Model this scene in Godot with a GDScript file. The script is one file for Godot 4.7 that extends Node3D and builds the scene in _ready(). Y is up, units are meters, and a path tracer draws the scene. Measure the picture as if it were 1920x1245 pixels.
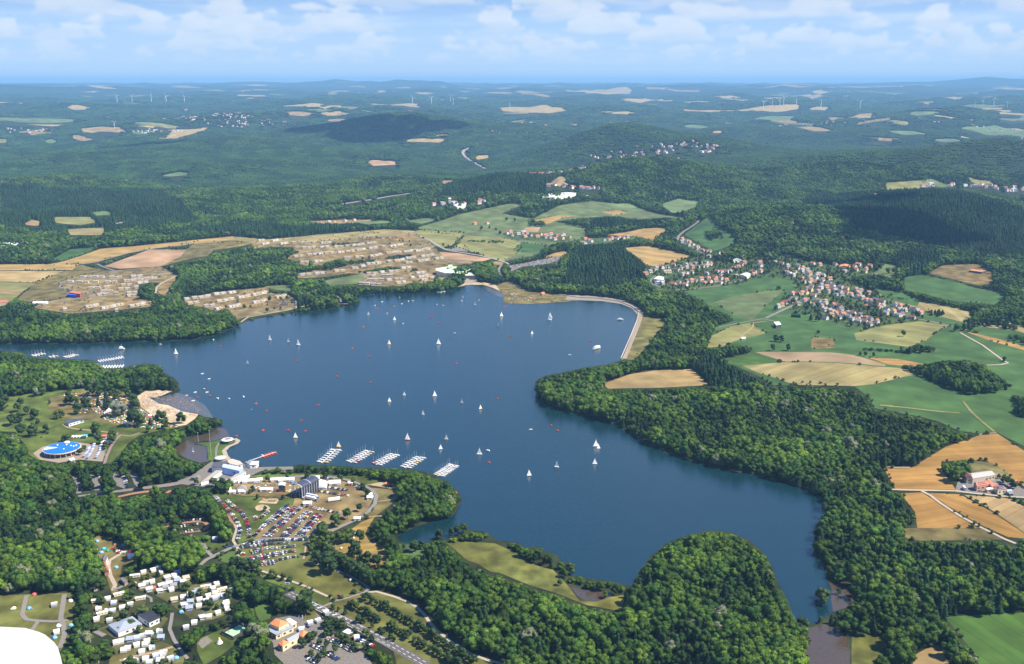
extends Node3D
# An aerial photograph of a reservoir among wooded hills. Units are metres, y up, the lake surface near y = 0; the camera hangs 450 m above it.

const KNOTS := [[0, 0], [5200, 0], [7500, 12], [11000, 112], [16000, 165], [24000, 250], [34000, 350], [90000, 350]]
const HILLS := [[-686,-8000,620,520,158], [-1354,-7900,700,420,96], [641,-6300,520,480,163], [1061,-6000,520,400,91], [637,-4250,430,380,56], [337,-4200,220,300,8], [-43,-4050,210,300,49], [2507,-5200,430,420,153], [1875,-5000,420,330,68], [1171,-4650,360,300,17], [1510,-4700,380,320,85], [1238,-3350,420,420,20], [1639,-3400,420,420,80], [771,-3000,260,300,50], [-553,-2870,560,330,14], [-1170,-2800,420,300,10], [226,-2480,200,220,12], [443,-1530,330,160,14], [1056,-2900,500,500,20], [-3291,-6400,900,700,10], [-1533,-5300,700,500,8], [-1681,-4300,500,380,8], [-856,-4700,600,420,23], [-9443,-20500,1300,900,133], [-8061,-21500,1400,900,8], [-5833,-33000,2600,1500,112], [-3428,-32000,2000,1500,96], [6299,-24000,2600,1500,140], [3749,-25000,1500,1400,31], [16615,-33000,3400,1500,260]]
const SUN_AZIMUTH := 100.0
const SUN_HEIGHT := 52.0

var lake := PackedVector2Array()
var grid_x: PackedFloat64Array
var grid_z: PackedFloat64Array
var grid_h: PackedFloat32Array
var grid_n: PackedVector3Array
var nx := 0
var nz := 0
var near_mask: PackedByteArray
var far_mask: PackedByteArray
var near_origin := Vector2(-2700, -5200)
var far_origin := Vector2(-12000, -18400)
var mats := {}
var paints := {}
var tint_noise := FastNoiseLite.new()
var rng := RandomNumberGenerator.new()
var used_names := {}
var lift := 0.03


func _ready() -> void:
	rng.seed = 4711
	# camera
	var cam := Camera3D.new()
	cam.name = "camera"
	cam.position = Vector3(0, 450, 0)
	cam.rotation_degrees = Vector3(-14.1, 0, 0)
	cam.fov = rad_to_deg(2.0 * atan(622.5 / 1867.0))
	cam.near = 0.4
	cam.far = 90000.0
	add_child(cam)
	# sky, air and exposure
	var env := Environment.new()
	env.background_mode = Environment.BG_SKY
	env.sky = Sky.new()
	env.sky.sky_material = make_sky()
	env.background_energy_multiplier = 0.5
	env.tonemap_mode = Environment.TONE_MAPPER_LINEAR
	env.tonemap_exposure = 2.1
	env.fog_enabled = true
	env.fog_density = 0.000043
	env.fog_light_color = Color(0.58, 0.81, 1.0)
	env.sdfgi_enabled = true
	env.ssao_enabled = true
	env.ssil_enabled = true
	var world := WorldEnvironment.new()
	world.name = "world_environment"
	world.environment = env
	add_child(world)
	# sun
	var sun := DirectionalLight3D.new()
	sun.name = "sun"
	sun.light_energy = 1.6
	sun.light_color = Color(1.0, 0.955, 0.87)
	sun.light_angular_distance = 0.5
	sun.shadow_enabled = true
	var s := sun_direction()
	sun.look_at_from_position(s * 100.0, Vector3.ZERO, Vector3.UP)
	add_child(sun)
	make_materials()
	make_ground()
	make_things()
	make_forests()
	make_clouds()


func sun_direction() -> Vector3:
	var a := deg_to_rad(SUN_AZIMUTH)
	var e := deg_to_rad(SUN_HEIGHT)
	return Vector3(sin(a) * cos(e), sin(e), -cos(a) * cos(e))


# ------------------------------------------------------------------ naming
func numbered(called: String) -> String:
	var n: int = used_names.get(called, 0)
	used_names[called] = n + 1
	return called if n == 0 else "%s_%03d" % [called, n]


func tag(o: Node3D, label: String, category: String, group := "", kind := "") -> Node3D:
	if label:
		o.set_meta("label", label)
	if category:
		o.set_meta("category", category)
	if group:
		o.set_meta("group", group)
	if kind:
		o.set_meta("kind", kind)
	return o


func thing(called: String, label: String, category: String, at: Vector3, turn := 0.0, group := "") -> Node3D:
	var o := Node3D.new()
	o.name = numbered(called)
	add_child(o)
	o.position = at
	o.rotation.y = turn
	return tag(o, label, category, group)


func part(called: String, m: Mesh, mat: Material, parent: Node3D, at := Vector3.ZERO, turn := 0.0) -> MeshInstance3D:
	var o := MeshInstance3D.new()
	o.name = called
	o.mesh = m
	o.material_override = mat
	o.position = at
	o.rotation.y = turn
	parent.add_child(o, true)
	return o


func whole(called: String, m: Mesh, mat: Material, label: String, category: String, group := "", kind := "") -> MeshInstance3D:
	var o := MeshInstance3D.new()
	o.name = numbered(called)
	o.mesh = m
	o.material_override = mat
	add_child(o)
	tag(o, label, category, group, kind)
	return o


# ------------------------------------------------------------------ sky
func make_sky() -> PanoramaSkyMaterial:
	var w := 4096
	var h := 2048
	var edge := FastNoiseLite.new()
	edge.seed = 5
	edge.noise_type = FastNoiseLite.TYPE_SIMPLEX_SMOOTH
	edge.fractal_octaves = 4
	edge.frequency = 1.0
	var body := FastNoiseLite.new()
	body.seed = 21
	body.noise_type = FastNoiseLite.TYPE_SIMPLEX_SMOOTH
	body.fractal_octaves = 3
	body.frequency = 1.0
	var img := Image.create(w, h, false, Image.FORMAT_RGB8)
	# high sky, coarse
	var cw := 512
	var ch := 256
	var coarse := Image.create(cw, ch, false, Image.FORMAT_RGB8)
	for j in ch:
		var el := PI / 2 - (j + 0.5) / ch * PI
		for i in cw:
			coarse.set_pixel(i, j, high_sky(el, (i + 0.5) / cw * TAU, body))
	coarse.resize(w, h, Image.INTERPOLATE_CUBIC)
	img.blit_rect(coarse, Rect2i(0, 0, w, h), Vector2i.ZERO)
	# low sky, fine: rows of cumulus seen from the side
	var rows := []
	for k in 8:
		var dist: float = [12500.0, 15500.0, 19000.0, 24000.0, 30000.0, 38000.0, 48000.0, 62000.0][k]
		rows.append([dist, atan(1150.0 / dist), k * 37.7])
	var top := int((90.0 - 9.0) / 180.0 * h)
	var bottom := int((90.0 + 1.0) / 180.0 * h)
	for j in range(top, bottom):
		var el := PI / 2 - (j + 0.5) / h * PI
		var blend := clampf((rad_to_deg(el) - 7.0) / 2.0, 0.0, 1.0)
		for i in w:
			var az := (i + 0.5) / w * TAU
			var c := clear_sky(el)
			var veil := smoothstep(-0.15, 0.5, body.get_noise_2d(az * 9.0, el * 70.0)) * 0.3 * smoothstep(0.015, 0.05, el)
			c = c.lerp(Color(0.82, 0.87, 0.96), veil)
			for k in range(7, -1, -1):
				var r: Array = rows[k]
				var up: float = (el - r[1]) * r[0] / 420.0   # 0 at the flat base, 1 at a tall top
				if up < -0.25 or up > 1.7:
					continue
				var u: float = az * r[0] / 1500.0
				var mass := body.get_noise_2d(u * 0.55 + r[2], r[2]) * 1.25 + 0.2 - 0.012 * k
				if mass < -0.15:
					continue
				var fluff := edge.get_noise_3d(u * 1.5, up * 1.1 + r[2], r[2] * 0.3)
				var high: float = clampf(mass, 0.0, 1.0) * 1.9 + fluff * 1.0
				var a := smoothstep(0.0, 0.34, high - up + 0.04) * smoothstep(-0.2, 0.06, up + fluff * 0.12)
				if a <= 0.0:
					continue
				var lit := clampf(0.38 + up * 0.75 + fluff * 0.6, 0.0, 1.0)
				var cloud := Color(0.60, 0.71, 0.88).lerp(Color(1.0, 0.99, 0.97), lit)
				var air: float = 1.0 - exp(-r[0] / 42000.0)
				c = c.lerp(cloud.lerp(clear_sky(el), air), a * 0.8)
			if blend > 0.0:
				c = c.lerp(high_sky(el, az, body), blend)
			img.set_pixel(i, j, Color(c.r, c.g, c.b).linear_to_srgb())
	var m := PanoramaSkyMaterial.new()
	m.panorama = ImageTexture.create_from_image(img)
	return m


func clear_sky(el: float) -> Color:
	var t := clampf(sin(maxf(el, 0.0)), 0.0, 1.0)
	var c := Color(0.56, 0.745, 0.97).lerp(Color(0.38, 0.61, 0.95), clampf(t / 0.085, 0.0, 1.0))
	return c.lerp(Color(0.05, 0.18, 0.66), pow(clampf((t - 0.06) / 0.94, 0.0, 1.0), 0.42))


func high_sky(el: float, az: float, n: FastNoiseLite) -> Color:
	var c := clear_sky(el)
	if el > 0.08:
		var d := 1150.0 / tan(el)
		var p := Vector2(cos(az), sin(az)) * d / 2400.0
		var v := n.get_noise_2d(p.x, p.y) * 0.8 + n.get_noise_2d(p.x * 3.1, p.y * 3.1) * 0.3
		c = c.lerp(Color(0.86, 0.89, 0.94), smoothstep(0.14, 0.5, v) * 0.8)
	return c.linear_to_srgb() if el > 0.1571 else c


# ------------------------------------------------------------------ terrain
func ramp(a: float, b: float, x: float) -> float:
	var t := clampf((x - a) / (b - a), 0.0, 1.0)
	return t * t * (3.0 - 2.0 * t)


func base_height(d: float) -> float:
	for i in KNOTS.size() - 1:
		if d <= KNOTS[i + 1][0]:
			return lerpf(KNOTS[i][1], KNOTS[i + 1][1], ramp(KNOTS[i][0], KNOTS[i + 1][0], d))
	return KNOTS[-1][1]


func lake_distance(x: float, z: float) -> float:
	var best := 1e12
	var inside := false
	var j := lake.size() - 1
	for i in lake.size():
		var a := lake[j]
		var b := lake[i]
		if (a.y > z) != (b.y > z) and x < (b.x - a.x) * (z - a.y) / (b.y - a.y) + a.x:
			inside = not inside
		var d := b - a
		var t := clampf(((x - a.x) * d.x + (z - a.y) * d.y) / maxf(d.length_squared(), 1e-9), 0.0, 1.0)
		best = minf(best, Vector2(x, z).distance_squared_to(a + d * t))
		j = i
	return 0.0 if inside else sqrt(best)


func raw_height(x: float, z: float) -> float:
	var d := sqrt(x * x + z * z)
	var h := base_height(d)
	var amp := ramp(2600, 4200, d) * (21.0 + 10.0 * ramp(5000, 12000, d))
	h += amp * (sin(x * .0021 + 1.3 * sin(z * .0013)) + sin(z * .0017 + x * .0009 + 2.0) + .6 * sin(x * .0047 + z * .0031) + .5 * sin(z * .0053 - x * .0026 + 1.0) + .35 * sin(x * .0089 + z * .0067))
	for q in HILLS:
		var e := pow((x - q[0]) / q[2], 2.0) + pow((z - q[1]) / q[3], 2.0)
		if e < 9.0:
			h += q[4] * exp(-e)
	if d < 3600.0:
		h *= ramp(70, 420, lake_distance(x, z))
	return h


func axis(lo_end: float, hi_end: float, step: float, grow: float, from: float, to: float) -> PackedFloat64Array:
	var up := PackedFloat64Array([from])
	while up[-1] < to - 1e-6:
		up.append(up[-1] + step)
	var s := step
	while up[-1] < hi_end:
		s *= grow
		up.append(roundf(up[-1] + s))
	var down := PackedFloat64Array()
	s = step
	var c := from
	while c > lo_end:
		s *= grow
		c = roundf(c - s)
		down.append(c)
	down.reverse()
	down.append_array(up)
	return down


func build_grid() -> void:
	grid_x = axis(-24000, 24000, 40, 1.07, -1400, 1400)
	grid_z = axis(-46000, 1200, 40, 1.035, -3600, -240)
	nx = grid_x.size()
	nz = grid_z.size()
	grid_h.resize(nx * nz)
	grid_n.resize(nx * nz)
	for j in nz:
		for i in nx:
			grid_h[j * nx + i] = raw_height(grid_x[i], grid_z[j])
	for j in nz:
		for i in nx:
			var i0 := maxi(i - 1, 0)
			var i1 := mini(i + 1, nx - 1)
			var j0 := maxi(j - 1, 0)
			var j1 := mini(j + 1, nz - 1)
			var dx := (grid_h[j * nx + i1] - grid_h[j * nx + i0]) / (grid_x[i1] - grid_x[i0])
			var dz := (grid_h[j1 * nx + i] - grid_h[j0 * nx + i]) / (grid_z[j1] - grid_z[j0])
			grid_n[j * nx + i] = Vector3(-dx, 1.0, -dz).normalized()


func ground_height(x: float, z: float) -> float:
	var i := clampi(grid_x.bsearch(x, false) - 1, 0, nx - 2)
	var j := clampi(grid_z.bsearch(z, false) - 1, 0, nz - 2)
	var u := (x - grid_x[i]) / (grid_x[i + 1] - grid_x[i])
	var v := (z - grid_z[j]) / (grid_z[j + 1] - grid_z[j])
	var k := j * nx + i
	if u + v <= 1.0:
		return grid_h[k] + (grid_h[k + 1] - grid_h[k]) * u + (grid_h[k + nx] - grid_h[k]) * v
	return grid_h[k + nx + 1] + (grid_h[k + nx] - grid_h[k + nx + 1]) * (1.0 - u) + (grid_h[k + 1] - grid_h[k + nx + 1]) * (1.0 - v)


func spot(x: float, z: float, over := 0.0) -> Vector3:
	return Vector3(x, ground_height(x, z) + over + 0.45, z)


func poly(flat: Array) -> PackedVector2Array:
	var p := PackedVector2Array()
	for i in range(0, flat.size(), 2):
		p.append(Vector2(flat[i], flat[i + 1]))
	return p


# A sheet that follows the ground exactly: the outline cut by each triangle of the ground's grid.
func drape(outline: PackedVector2Array, over: float, color: Color, vary: float, turn: float, tile: float) -> ArrayMesh:
	var lo := outline[0]
	var hi := outline[0]
	for p in outline:
		lo = lo.min(p)
		hi = hi.max(p)
	var v := PackedVector3Array()
	var n := PackedVector3Array()
	var uv := PackedVector2Array()
	var col := PackedColorArray()
	var idx := PackedInt32Array()
	var i0 := clampi(grid_x.bsearch(lo.x, false) - 1, 0, nx - 2)
	var i1 := clampi(grid_x.bsearch(hi.x, false) - 1, 0, nx - 2)
	var j0 := clampi(grid_z.bsearch(lo.y, false) - 1, 0, nz - 2)
	var j1 := clampi(grid_z.bsearch(hi.y, false) - 1, 0, nz - 2)
	var axis_u := Vector2(cos(turn), sin(turn)) / tile
	var axis_v := Vector2(-sin(turn), cos(turn)) / tile
	for j in range(j0, j1 + 1):
		for i in range(i0, i1 + 1):
			var k := j * nx + i
			for half in 2:
				var ks := [k, k + 1, k + nx] if half == 0 else [k + 1, k + nx + 1, k + nx]
				var t := PackedVector2Array()
				for q in ks:
					t.append(Vector2(grid_x[q % nx], grid_z[q / nx]))
				var area := (t[1] - t[0]).cross(t[2] - t[0])
				for piece in Geometry2D.intersect_polygons(outline, t):
					var tri := Geometry2D.triangulate_polygon(piece)
					if tri.is_empty():
						continue
					var first := v.size()
					for p in piece:
						var b := (p - t[0]).cross(t[2] - t[0]) / area
						var c := (t[1] - t[0]).cross(p - t[0]) / area
						var a := 1.0 - b - c
						v.append(Vector3(p.x, a * grid_h[ks[0]] + b * grid_h[ks[1]] + c * grid_h[ks[2]] + over, p.y))
						n.append((grid_n[ks[0]] * a + grid_n[ks[1]] * b + grid_n[ks[2]] * c).normalized())
						uv.append(Vector2(p.dot(axis_u), p.dot(axis_v)))
						var s := 1.0 + vary * tint_noise.get_noise_2d(p.x, p.y)
						var warm := 1.0 + vary * 0.35 * tint_noise.get_noise_2d(p.x + 9000.0, p.y)
						col.append(Color(color.r * s * warm, color.g * s, color.b * s / warm))
					for q in range(0, tri.size(), 3):
						var pa: Vector2 = piece[tri[q]]
						var cw := (piece[tri[q + 1]] - pa).cross(piece[tri[q + 2]] - pa) > 0.0
						idx.append_array([first + tri[q], first + tri[q + (1 if cw else 2)], first + tri[q + (2 if cw else 1)]])
	if idx.is_empty():
		return null
	var arr := []
	arr.resize(Mesh.ARRAY_MAX)
	arr[Mesh.ARRAY_VERTEX] = v
	arr[Mesh.ARRAY_NORMAL] = n
	arr[Mesh.ARRAY_TEX_UV] = uv
	arr[Mesh.ARRAY_COLOR] = col
	arr[Mesh.ARRAY_INDEX] = idx
	var m := ArrayMesh.new()
	m.add_surface_from_arrays(Mesh.PRIMITIVE_TRIANGLES, arr)
	return m


# ------------------------------------------------------------------ materials
func lin(r: float, g: float, b: float) -> Color:
	return Color(r, g, b).linear_to_srgb()


func plain(key: String, c: Color, rough := 0.8, metal := 0.0) -> StandardMaterial3D:
	if not mats.has(key):
		var m := StandardMaterial3D.new()
		m.resource_name = key
		m.albedo_color = c.linear_to_srgb()
		m.roughness = rough
		m.metallic = metal
		mats[key] = m
	return mats[key]


func grain_texture(seed_: int, freq: float, octaves: int, low: float, stripes: float, period: int) -> ImageTexture:
	var n := FastNoiseLite.new()
	n.seed = seed_
	n.noise_type = FastNoiseLite.TYPE_SIMPLEX_SMOOTH
	n.frequency = freq
	n.fractal_octaves = octaves
	var size := 512
	var src := n.get_seamless_image(size, size)
	src.convert(Image.FORMAT_L8)
	var data := src.get_data()
	var line := PackedFloat32Array()
	var r := RandomNumberGenerator.new()
	r.seed = seed_ * 31 + 7
	var run := 0.0
	for i in size:
		if i % maxi(period, 1) == 0:
			run = r.randf_range(-1.0, 1.0)
		line.append(run * stripes + r.randf_range(-0.3, 0.3) * stripes)
		if period > 0 and i % (period * 2) < 2:
			line[i] -= stripes * 2.2
	for j in size:
		for i in size:
			var t: float = low + (1.0 - low) * data[j * size + i] / 255.0
			data[j * size + i] = int(clampf(t * (1.0 + line[i]), 0.0, 1.0) * 255.0)
	return ImageTexture.create_from_image(Image.create_from_data(size, size, false, Image.FORMAT_L8, data))


func ground_material(key: String, tex: Texture2D, rough: float, low: float) -> void:
	var m := StandardMaterial3D.new()
	m.resource_name = key
	m.vertex_color_use_as_albedo = true
	m.albedo_color = Color(1, 1, 1) * 1.0
	m.albedo_texture = tex
	m.roughness = rough
	m.metallic_specular = 0.25
	mats[key] = m


func make_materials() -> void:
	tint_noise.seed = 3
	tint_noise.noise_type = FastNoiseLite.TYPE_SIMPLEX_SMOOTH
	tint_noise.frequency = 1.0 / 170.0
	tint_noise.fractal_octaves = 3
	ground_material("turf", grain_texture(1, 0.008, 6, 0.72, 0.0, 0), 0.95, 0.6)
	ground_material("mown", grain_texture(2, 0.008, 6, 0.74, 0.07, 20), 0.95, 0.6)
	ground_material("crop", grain_texture(3, 0.008, 6, 0.76, 0.06, 12), 0.95, 0.6)
	ground_material("bare", grain_texture(4, 0.007, 6, 0.74, 0.0, 0), 0.95, 0.6)
	ground_material("paved", grain_texture(5, 0.03, 4, 0.8, 0.0, 0), 0.9, 0.8)
	ground_material("rough_turf", grain_texture(6, 0.009, 7, 0.55, 0.0, 0), 0.95, 0.5)
	# name: [linear colour, material, tint variation, tile in metres]
	paints = {
		"green": [Color(.090, .185, .055), "turf", .22, 234.0], "green_bright": [Color(.095, .195, .040), "mown", .14, 234.0], "green_pale": [Color(.185, .245, .10), "turf", .22, 234.0],
		"green_far": [Color(.20, .29, .12), "turf", .25, 520.0], "hay": [Color(.44, .37, .16), "mown", .12, 338.0], "hay_green": [Color(.33, .33, .12), "mown", .18, 286.0],
		"ochre": [Color(.44, .255, .075), "crop", .12, 286.0], "wheat": [Color(.50, .345, .13), "crop", .10, 312.0], "wheat_pale": [Color(.56, .42, .19), "crop", .10, 312.0],
		"orange": [Color(.50, .29, .10), "crop", .10, 286.0], "stubble": [Color(.46, .33, .16), "mown", .16, 260.0], "tan": [Color(.42, .31, .14), "bare", .25, 182.0],
		"tan_pink": [Color(.44, .32, .19), "bare", .10, 390.0], "pink": [Color(.56, .37, .22), "bare", .14, 312.0], "brown_grass": [Color(.34, .25, .10), "rough_turf", .3, 156.0],
		"dry_grass": [Color(.30, .25, .095), "rough_turf", .35, 156.0], "dry_green": [Color(.30, .27, .09), "rough_turf", .25, 156.0], "dry_tan": [Color(.40, .30, .135), "rough_turf", .45, 156.0],
		"gold_grass": [Color(.40, .28, .085), "mown", .2, 156.0], "lawn": [Color(.165, .225, .05), "rough_turf", .32, 156.0], "lawn_green": [Color(.13, .22, .05), "turf", .25, 156.0],
		"lawn_dry": [Color(.225, .235, .065), "rough_turf", .34, 156.0], "reed": [Color(.235, .245, .06), "rough_turf", .4, 117.0], "reed_green": [Color(.15, .23, .09), "rough_turf", .3, 104.0],
		"garden": [Color(.12, .19, .06), "rough_turf", .5, 130.0], "camp": [Color(.19, .19, .07), "rough_turf", .5, 104.0], "stone": [Color(.40, .35, .30), "paved", .15, 40.0], "sand": [Color(.74, .58, .38), "bare", .12, 156.0],
		"plaza": [Color(.46, .38, .30), "paved", .15, 40.0], "gravel": [Color(.30, .28, .25), "paved", .1, 40.0], "asphalt": [Color(.17, .165, .165), "paved", .12, 40.0],
		"asphalt_light": [Color(.27, .25, .23), "paved", .2, 40.0], "path_grey": [Color(.32, .30, .28), "paved", .12, 30.0], "path_pale": [Color(.46, .43, .40), "paved", .1, 60.0],
		"pale_path": [Color(.58, .50, .40), "paved", .1, 30.0], "path_pink": [Color(.40, .29, .24), "paved", .1, 30.0], "sand_path": [Color(.50, .37, .23), "paved", .12, 30.0],
		"terracotta": [Color(.48, .25, .15), "paved", .14, 30.0], "paint": [Color(.8, .8, .78), "paved", .0, 30.0], "reddish": [Color(.42, .2, .12), "paved", .1, 30.0],
	}
	var water := StandardMaterial3D.new()
	water.resource_name = "lake_water"
	water.albedo_color = lin(.004, .022, .031)
	water.roughness = 0.09
	water.metallic_specular = 0.6
	var wn := NoiseTexture2D.new()
	wn.width = 512
	wn.height = 512
	wn.seamless = true
	wn.as_normal_map = true
	wn.bump_strength = 5.0
	var wf := FastNoiseLite.new()
	wf.seed = 8
	wf.frequency = 0.03
	wf.fractal_octaves = 4
	wn.noise = wf
	water.normal_enabled = true
	water.normal_texture = wn
	water.normal_scale = 0.3
	water.uv1_triplanar = true
	water.uv1_world_triplanar = true
	water.uv1_scale = Vector3.ONE / 55.0
	var rn := NoiseTexture2D.new()
	rn.width = 512
	rn.height = 512
	rn.seamless = true
	var rf := FastNoiseLite.new()
	rf.seed = 17
	rf.frequency = 0.008
	rf.fractal_octaves = 4
	rf.domain_warp_enabled = true
	rn.noise = rf
	water.roughness = 0.2
	water.roughness_texture = rn
	water.roughness_texture_channel = BaseMaterial3D.TEXTURE_CHANNEL_GRAYSCALE
	mats["water"] = water
	var brown := water.duplicate() as StandardMaterial3D
	brown.resource_name = "pond_water"
	brown.albedo_color = lin(.055, .040, .026)
	mats["brown_water"] = brown
	var shallow := water.duplicate() as StandardMaterial3D
	shallow.resource_name = "shallow_water"
	shallow.albedo_color = lin(.06, .06, .055)
	mats["shallow_water"] = shallow


const PAINT_WORDS := {"stubble": "tan stubble field", "wheat_pale": "pale golden field", "green_far": "pale green meadow", "hay_green": "yellow green meadow", "hay": "pale hay field"}

# ------------------------------------------------------------------ ground, water, fields, roads
func sheet(called: String, paint: String, outline: PackedVector2Array, label: String, category := "") -> void:
	var p: Array = paints[paint]
	lift += 0.0025
	var m := drape(outline, lift, p[0] * 0.70, p[2], rng.randf_range(0.0, PI), p[3])
	if m:
		whole(called, m, mats[p[1]], label if label else "%s strip among the distant forest hills" % PAINT_WORDS[paint], category, "", "structure")


func make_ground() -> void:
	for o in OUTLINES_LAKE:
		lake = poly(o)
	build_grid()
	near_mask.resize(1800 * 1600)
	far_mask.resize(1200 * 680)
	# the ground itself
	var col := PackedColorArray()
	var pts := PackedVector3Array()
	var uv := PackedVector2Array()
	var idx := PackedInt32Array()
	for j in nz:
		for i in nx:
			var x := grid_x[i]
			var z := grid_z[j]
			pts.append(Vector3(x, grid_h[j * nx + i], z))
			uv.append(Vector2(x, z) / 140.0)
			var s := 1.0 + 0.35 * tint_noise.get_noise_2d(x * 0.3, z * 0.3)
			var far := clampf((-z - 9000.0) / 9000.0, 0.0, 1.0)
			col.append(Color(.040, .052, .022).lerp(Color(.024, .046, .020), far) * s)
			if i + 1 < nx and j + 1 < nz:
				var k := j * nx + i
				idx.append_array([k, k + 1, k + nx, k + 1, k + nx + 1, k + nx])
	var arr := []
	arr.resize(Mesh.ARRAY_MAX)
	arr[Mesh.ARRAY_VERTEX] = pts
	arr[Mesh.ARRAY_NORMAL] = grid_n
	arr[Mesh.ARRAY_TEX_UV] = uv
	arr[Mesh.ARRAY_COLOR] = col
	arr[Mesh.ARRAY_INDEX] = idx
	var ground := ArrayMesh.new()
	ground.add_surface_from_arrays(Mesh.PRIMITIVE_TRIANGLES, arr)
	whole("ground", ground, mats["rough_turf"], "forest floor and hills reaching to the horizon", "ground", "", "structure")
	# water
	var shown := drape(lake, 0.02, Color.WHITE, 0.0, 0.0, 60.0)
	whole("lake_water", shown, mats["water"], "blue rippled lake with sailing boats", "lake", "", "structure")
	fill_mask(lake, 1)
	for q in WATERS:
		var o := poly(q[2])
		lift += 0.0025
		whole(q[0], drape(o, lift, Color.WHITE, 0.0, 0.0, 60.0), mats[q[1]], q[3], "water", "", "structure")
		fill_mask(o, 1)
	# fields and other open ground
	for q in SHEETS:
		var o := poly(q[2])
		sheet(q[0], q[1], o, q[3], CATEGORY.get(q[0], String(q[0]).replace("_", " ")))
		fill_mask(o, 3 if q[1] in ["garden", "camp"] else 1)
	far_fields()
	for q in ROADS:
		var line := poly(q[3])
		var strips := Geometry2D.offset_polyline(line, q[2] * 0.38, Geometry2D.JOIN_ROUND, Geometry2D.END_BUTT)
		for s in strips:
			sheet(q[0], q[1], s, q[4], CATEGORY.get(q[0], String(q[0]).replace("_", " ")))
		if q[2] > 1.0:
			for s in Geometry2D.offset_polyline(line, q[2] / 2.0 + 2.5, Geometry2D.JOIN_MITER, Geometry2D.END_BUTT):
				fill_mask(s, 1)
	for q in WOODS:
		fill_mask(poly(q), 2)
	for q in GLADES:
		fill_mask(poly(q), 1)


# strips of fields on the far plateau, too far to tell one crop from another
func far_fields() -> void:
	var r := RandomNumberGenerator.new()
	r.seed = 99
	var made := 0
	var before := lift
	while made < 420:
		var d := 8500.0 + 23500.0 * pow(r.randf(), 1.3)
		var a := r.randf_range(-0.56, 0.56)
		var c := Vector2(sin(a), -cos(a)) * d
		var long := r.randf_range(60.0, 330.0) * d / 15000.0
		var deep := r.randf_range(40.0, 130.0) * d / 12000.0
		var p := PackedVector2Array()
		var turn := r.randf_range(-0.3, 0.3)
		for k in 10:
			var t := TAU * k / 10.0
			var w := r.randf_range(0.75, 1.15)
			p.append(c + (Vector2(cos(t) * long, sin(t) * deep) * w).rotated(turn))
		made += 1
		sheet("far_field", ["stubble", "wheat_pale", "green_far", "wheat_pale", "hay_green"][r.randi() % 5], p, "", "")
		fill_mask(p, 1)
	lift = before


func fill_mask(p: PackedVector2Array, value: int) -> void:
	scan(p, value, near_mask, near_origin, 3.0, 1800, 1600)
	scan(p, value, far_mask, far_origin, 20.0, 1200, 680)


func scan(p: PackedVector2Array, value: int, m: PackedByteArray, origin: Vector2, cell: float, w: int, h: int) -> void:
	var lo := INF
	var hi := -INF
	for q in p:
		lo = minf(lo, q.y)
		hi = maxf(hi, q.y)
	var j0 := clampi(int((lo - origin.y) / cell), 0, h)
	var j1 := clampi(int((hi - origin.y) / cell) + 1, 0, h)
	for j in range(j0, j1):
		var z := origin.y + (j + 0.5) * cell
		var xs := PackedFloat32Array()
		var a := p[p.size() - 1]
		for b in p:
			if (a.y > z) != (b.y > z):
				xs.append((b.x - a.x) * (z - a.y) / (b.y - a.y) + a.x)
			a = b
		xs.sort()
		for k in range(0, xs.size() - 1, 2):
			var i0 := clampi(int((xs[k] - origin.x) / cell + 0.5), 0, w)
			var i1 := clampi(int((xs[k + 1] - origin.x) / cell + 0.5), 0, w)
			for i in range(i0, i1):
				m[j * w + i] = value


func cover(x: float, z: float) -> int:
	if z > -5200.0 and x > -2700.0 and x < 2700.0:
		var j := int((z - near_origin.y) / 3.0)
		return near_mask[j * 1800 + int((x - near_origin.x) / 3.0)] if j < 1600 else 0
	var i2 := int((x - far_origin.x) / 20.0)
	var j2 := int((z - far_origin.y) / 20.0)
	if i2 < 0 or j2 < 0 or i2 >= 1200 or j2 >= 680:
		return 0
	return far_mask[j2 * 1200 + i2]


# ------------------------------------------------------------------ trees
func blob(v: PackedVector3Array, n: PackedVector3Array, c: PackedColorArray, r: RandomNumberGenerator, at: Vector3, size: Vector3, leaves: int, leaf: float, tone: float) -> void:
	for k in leaves:
		var d := Vector3(r.randfn(), r.randfn() + 0.25, r.randfn()).normalized()
		var p := at + d * size * r.randf_range(0.78, 1.06)
		var out := (d / size).normalized()
		var side := out.cross(Vector3(r.randfn(), r.randfn(), r.randfn())).normalized()
		var tilt := (out * 0.8 + Vector3(r.randfn(), r.randfn(), r.randfn()) * 0.35).normalized()
		var up := tilt.cross(side).normalized()
		var s := leaf * r.randf_range(0.6, 1.3)
		var q := [p - side * s, p + up * s * 0.8, p + side * s, p - up * s * 0.8]
		var tint := tone * r.randf_range(0.7, 1.3)
		var color := Color(tint * r.randf_range(0.9, 1.15), tint, tint * r.randf_range(0.8, 1.1))
		var order := [0, 1, 2, 0, 2, 3] if (q[1] - q[0]).cross(q[2] - q[0]).dot(tilt) < 0.0 else [0, 2, 1, 0, 3, 2]
		for t in order:
			v.append(q[t])
			n.append((tilt * 0.55 + out * 0.45).normalized())
			c.append(color)


func ball(v: PackedVector3Array, n: PackedVector3Array, c: PackedColorArray, at: Vector3, size: Vector3, color: Color) -> void:
	var rings := 4
	var segs := 7
	for j in rings:
		for i in segs:
			var quad := []
			for o in [[0, 0], [0, 1], [1, 1], [1, 0]]:
				var th: float = PI * (j + o[1]) / rings
				var ph: float = TAU * (i + o[0]) / segs
				quad.append(Vector3(sin(th) * cos(ph), cos(th), sin(th) * sin(ph)))
			for t in [0, 1, 2, 0, 2, 3]:
				v.append(at + quad[t] * size)
				n.append(quad[t])
				c.append(color)


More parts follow.
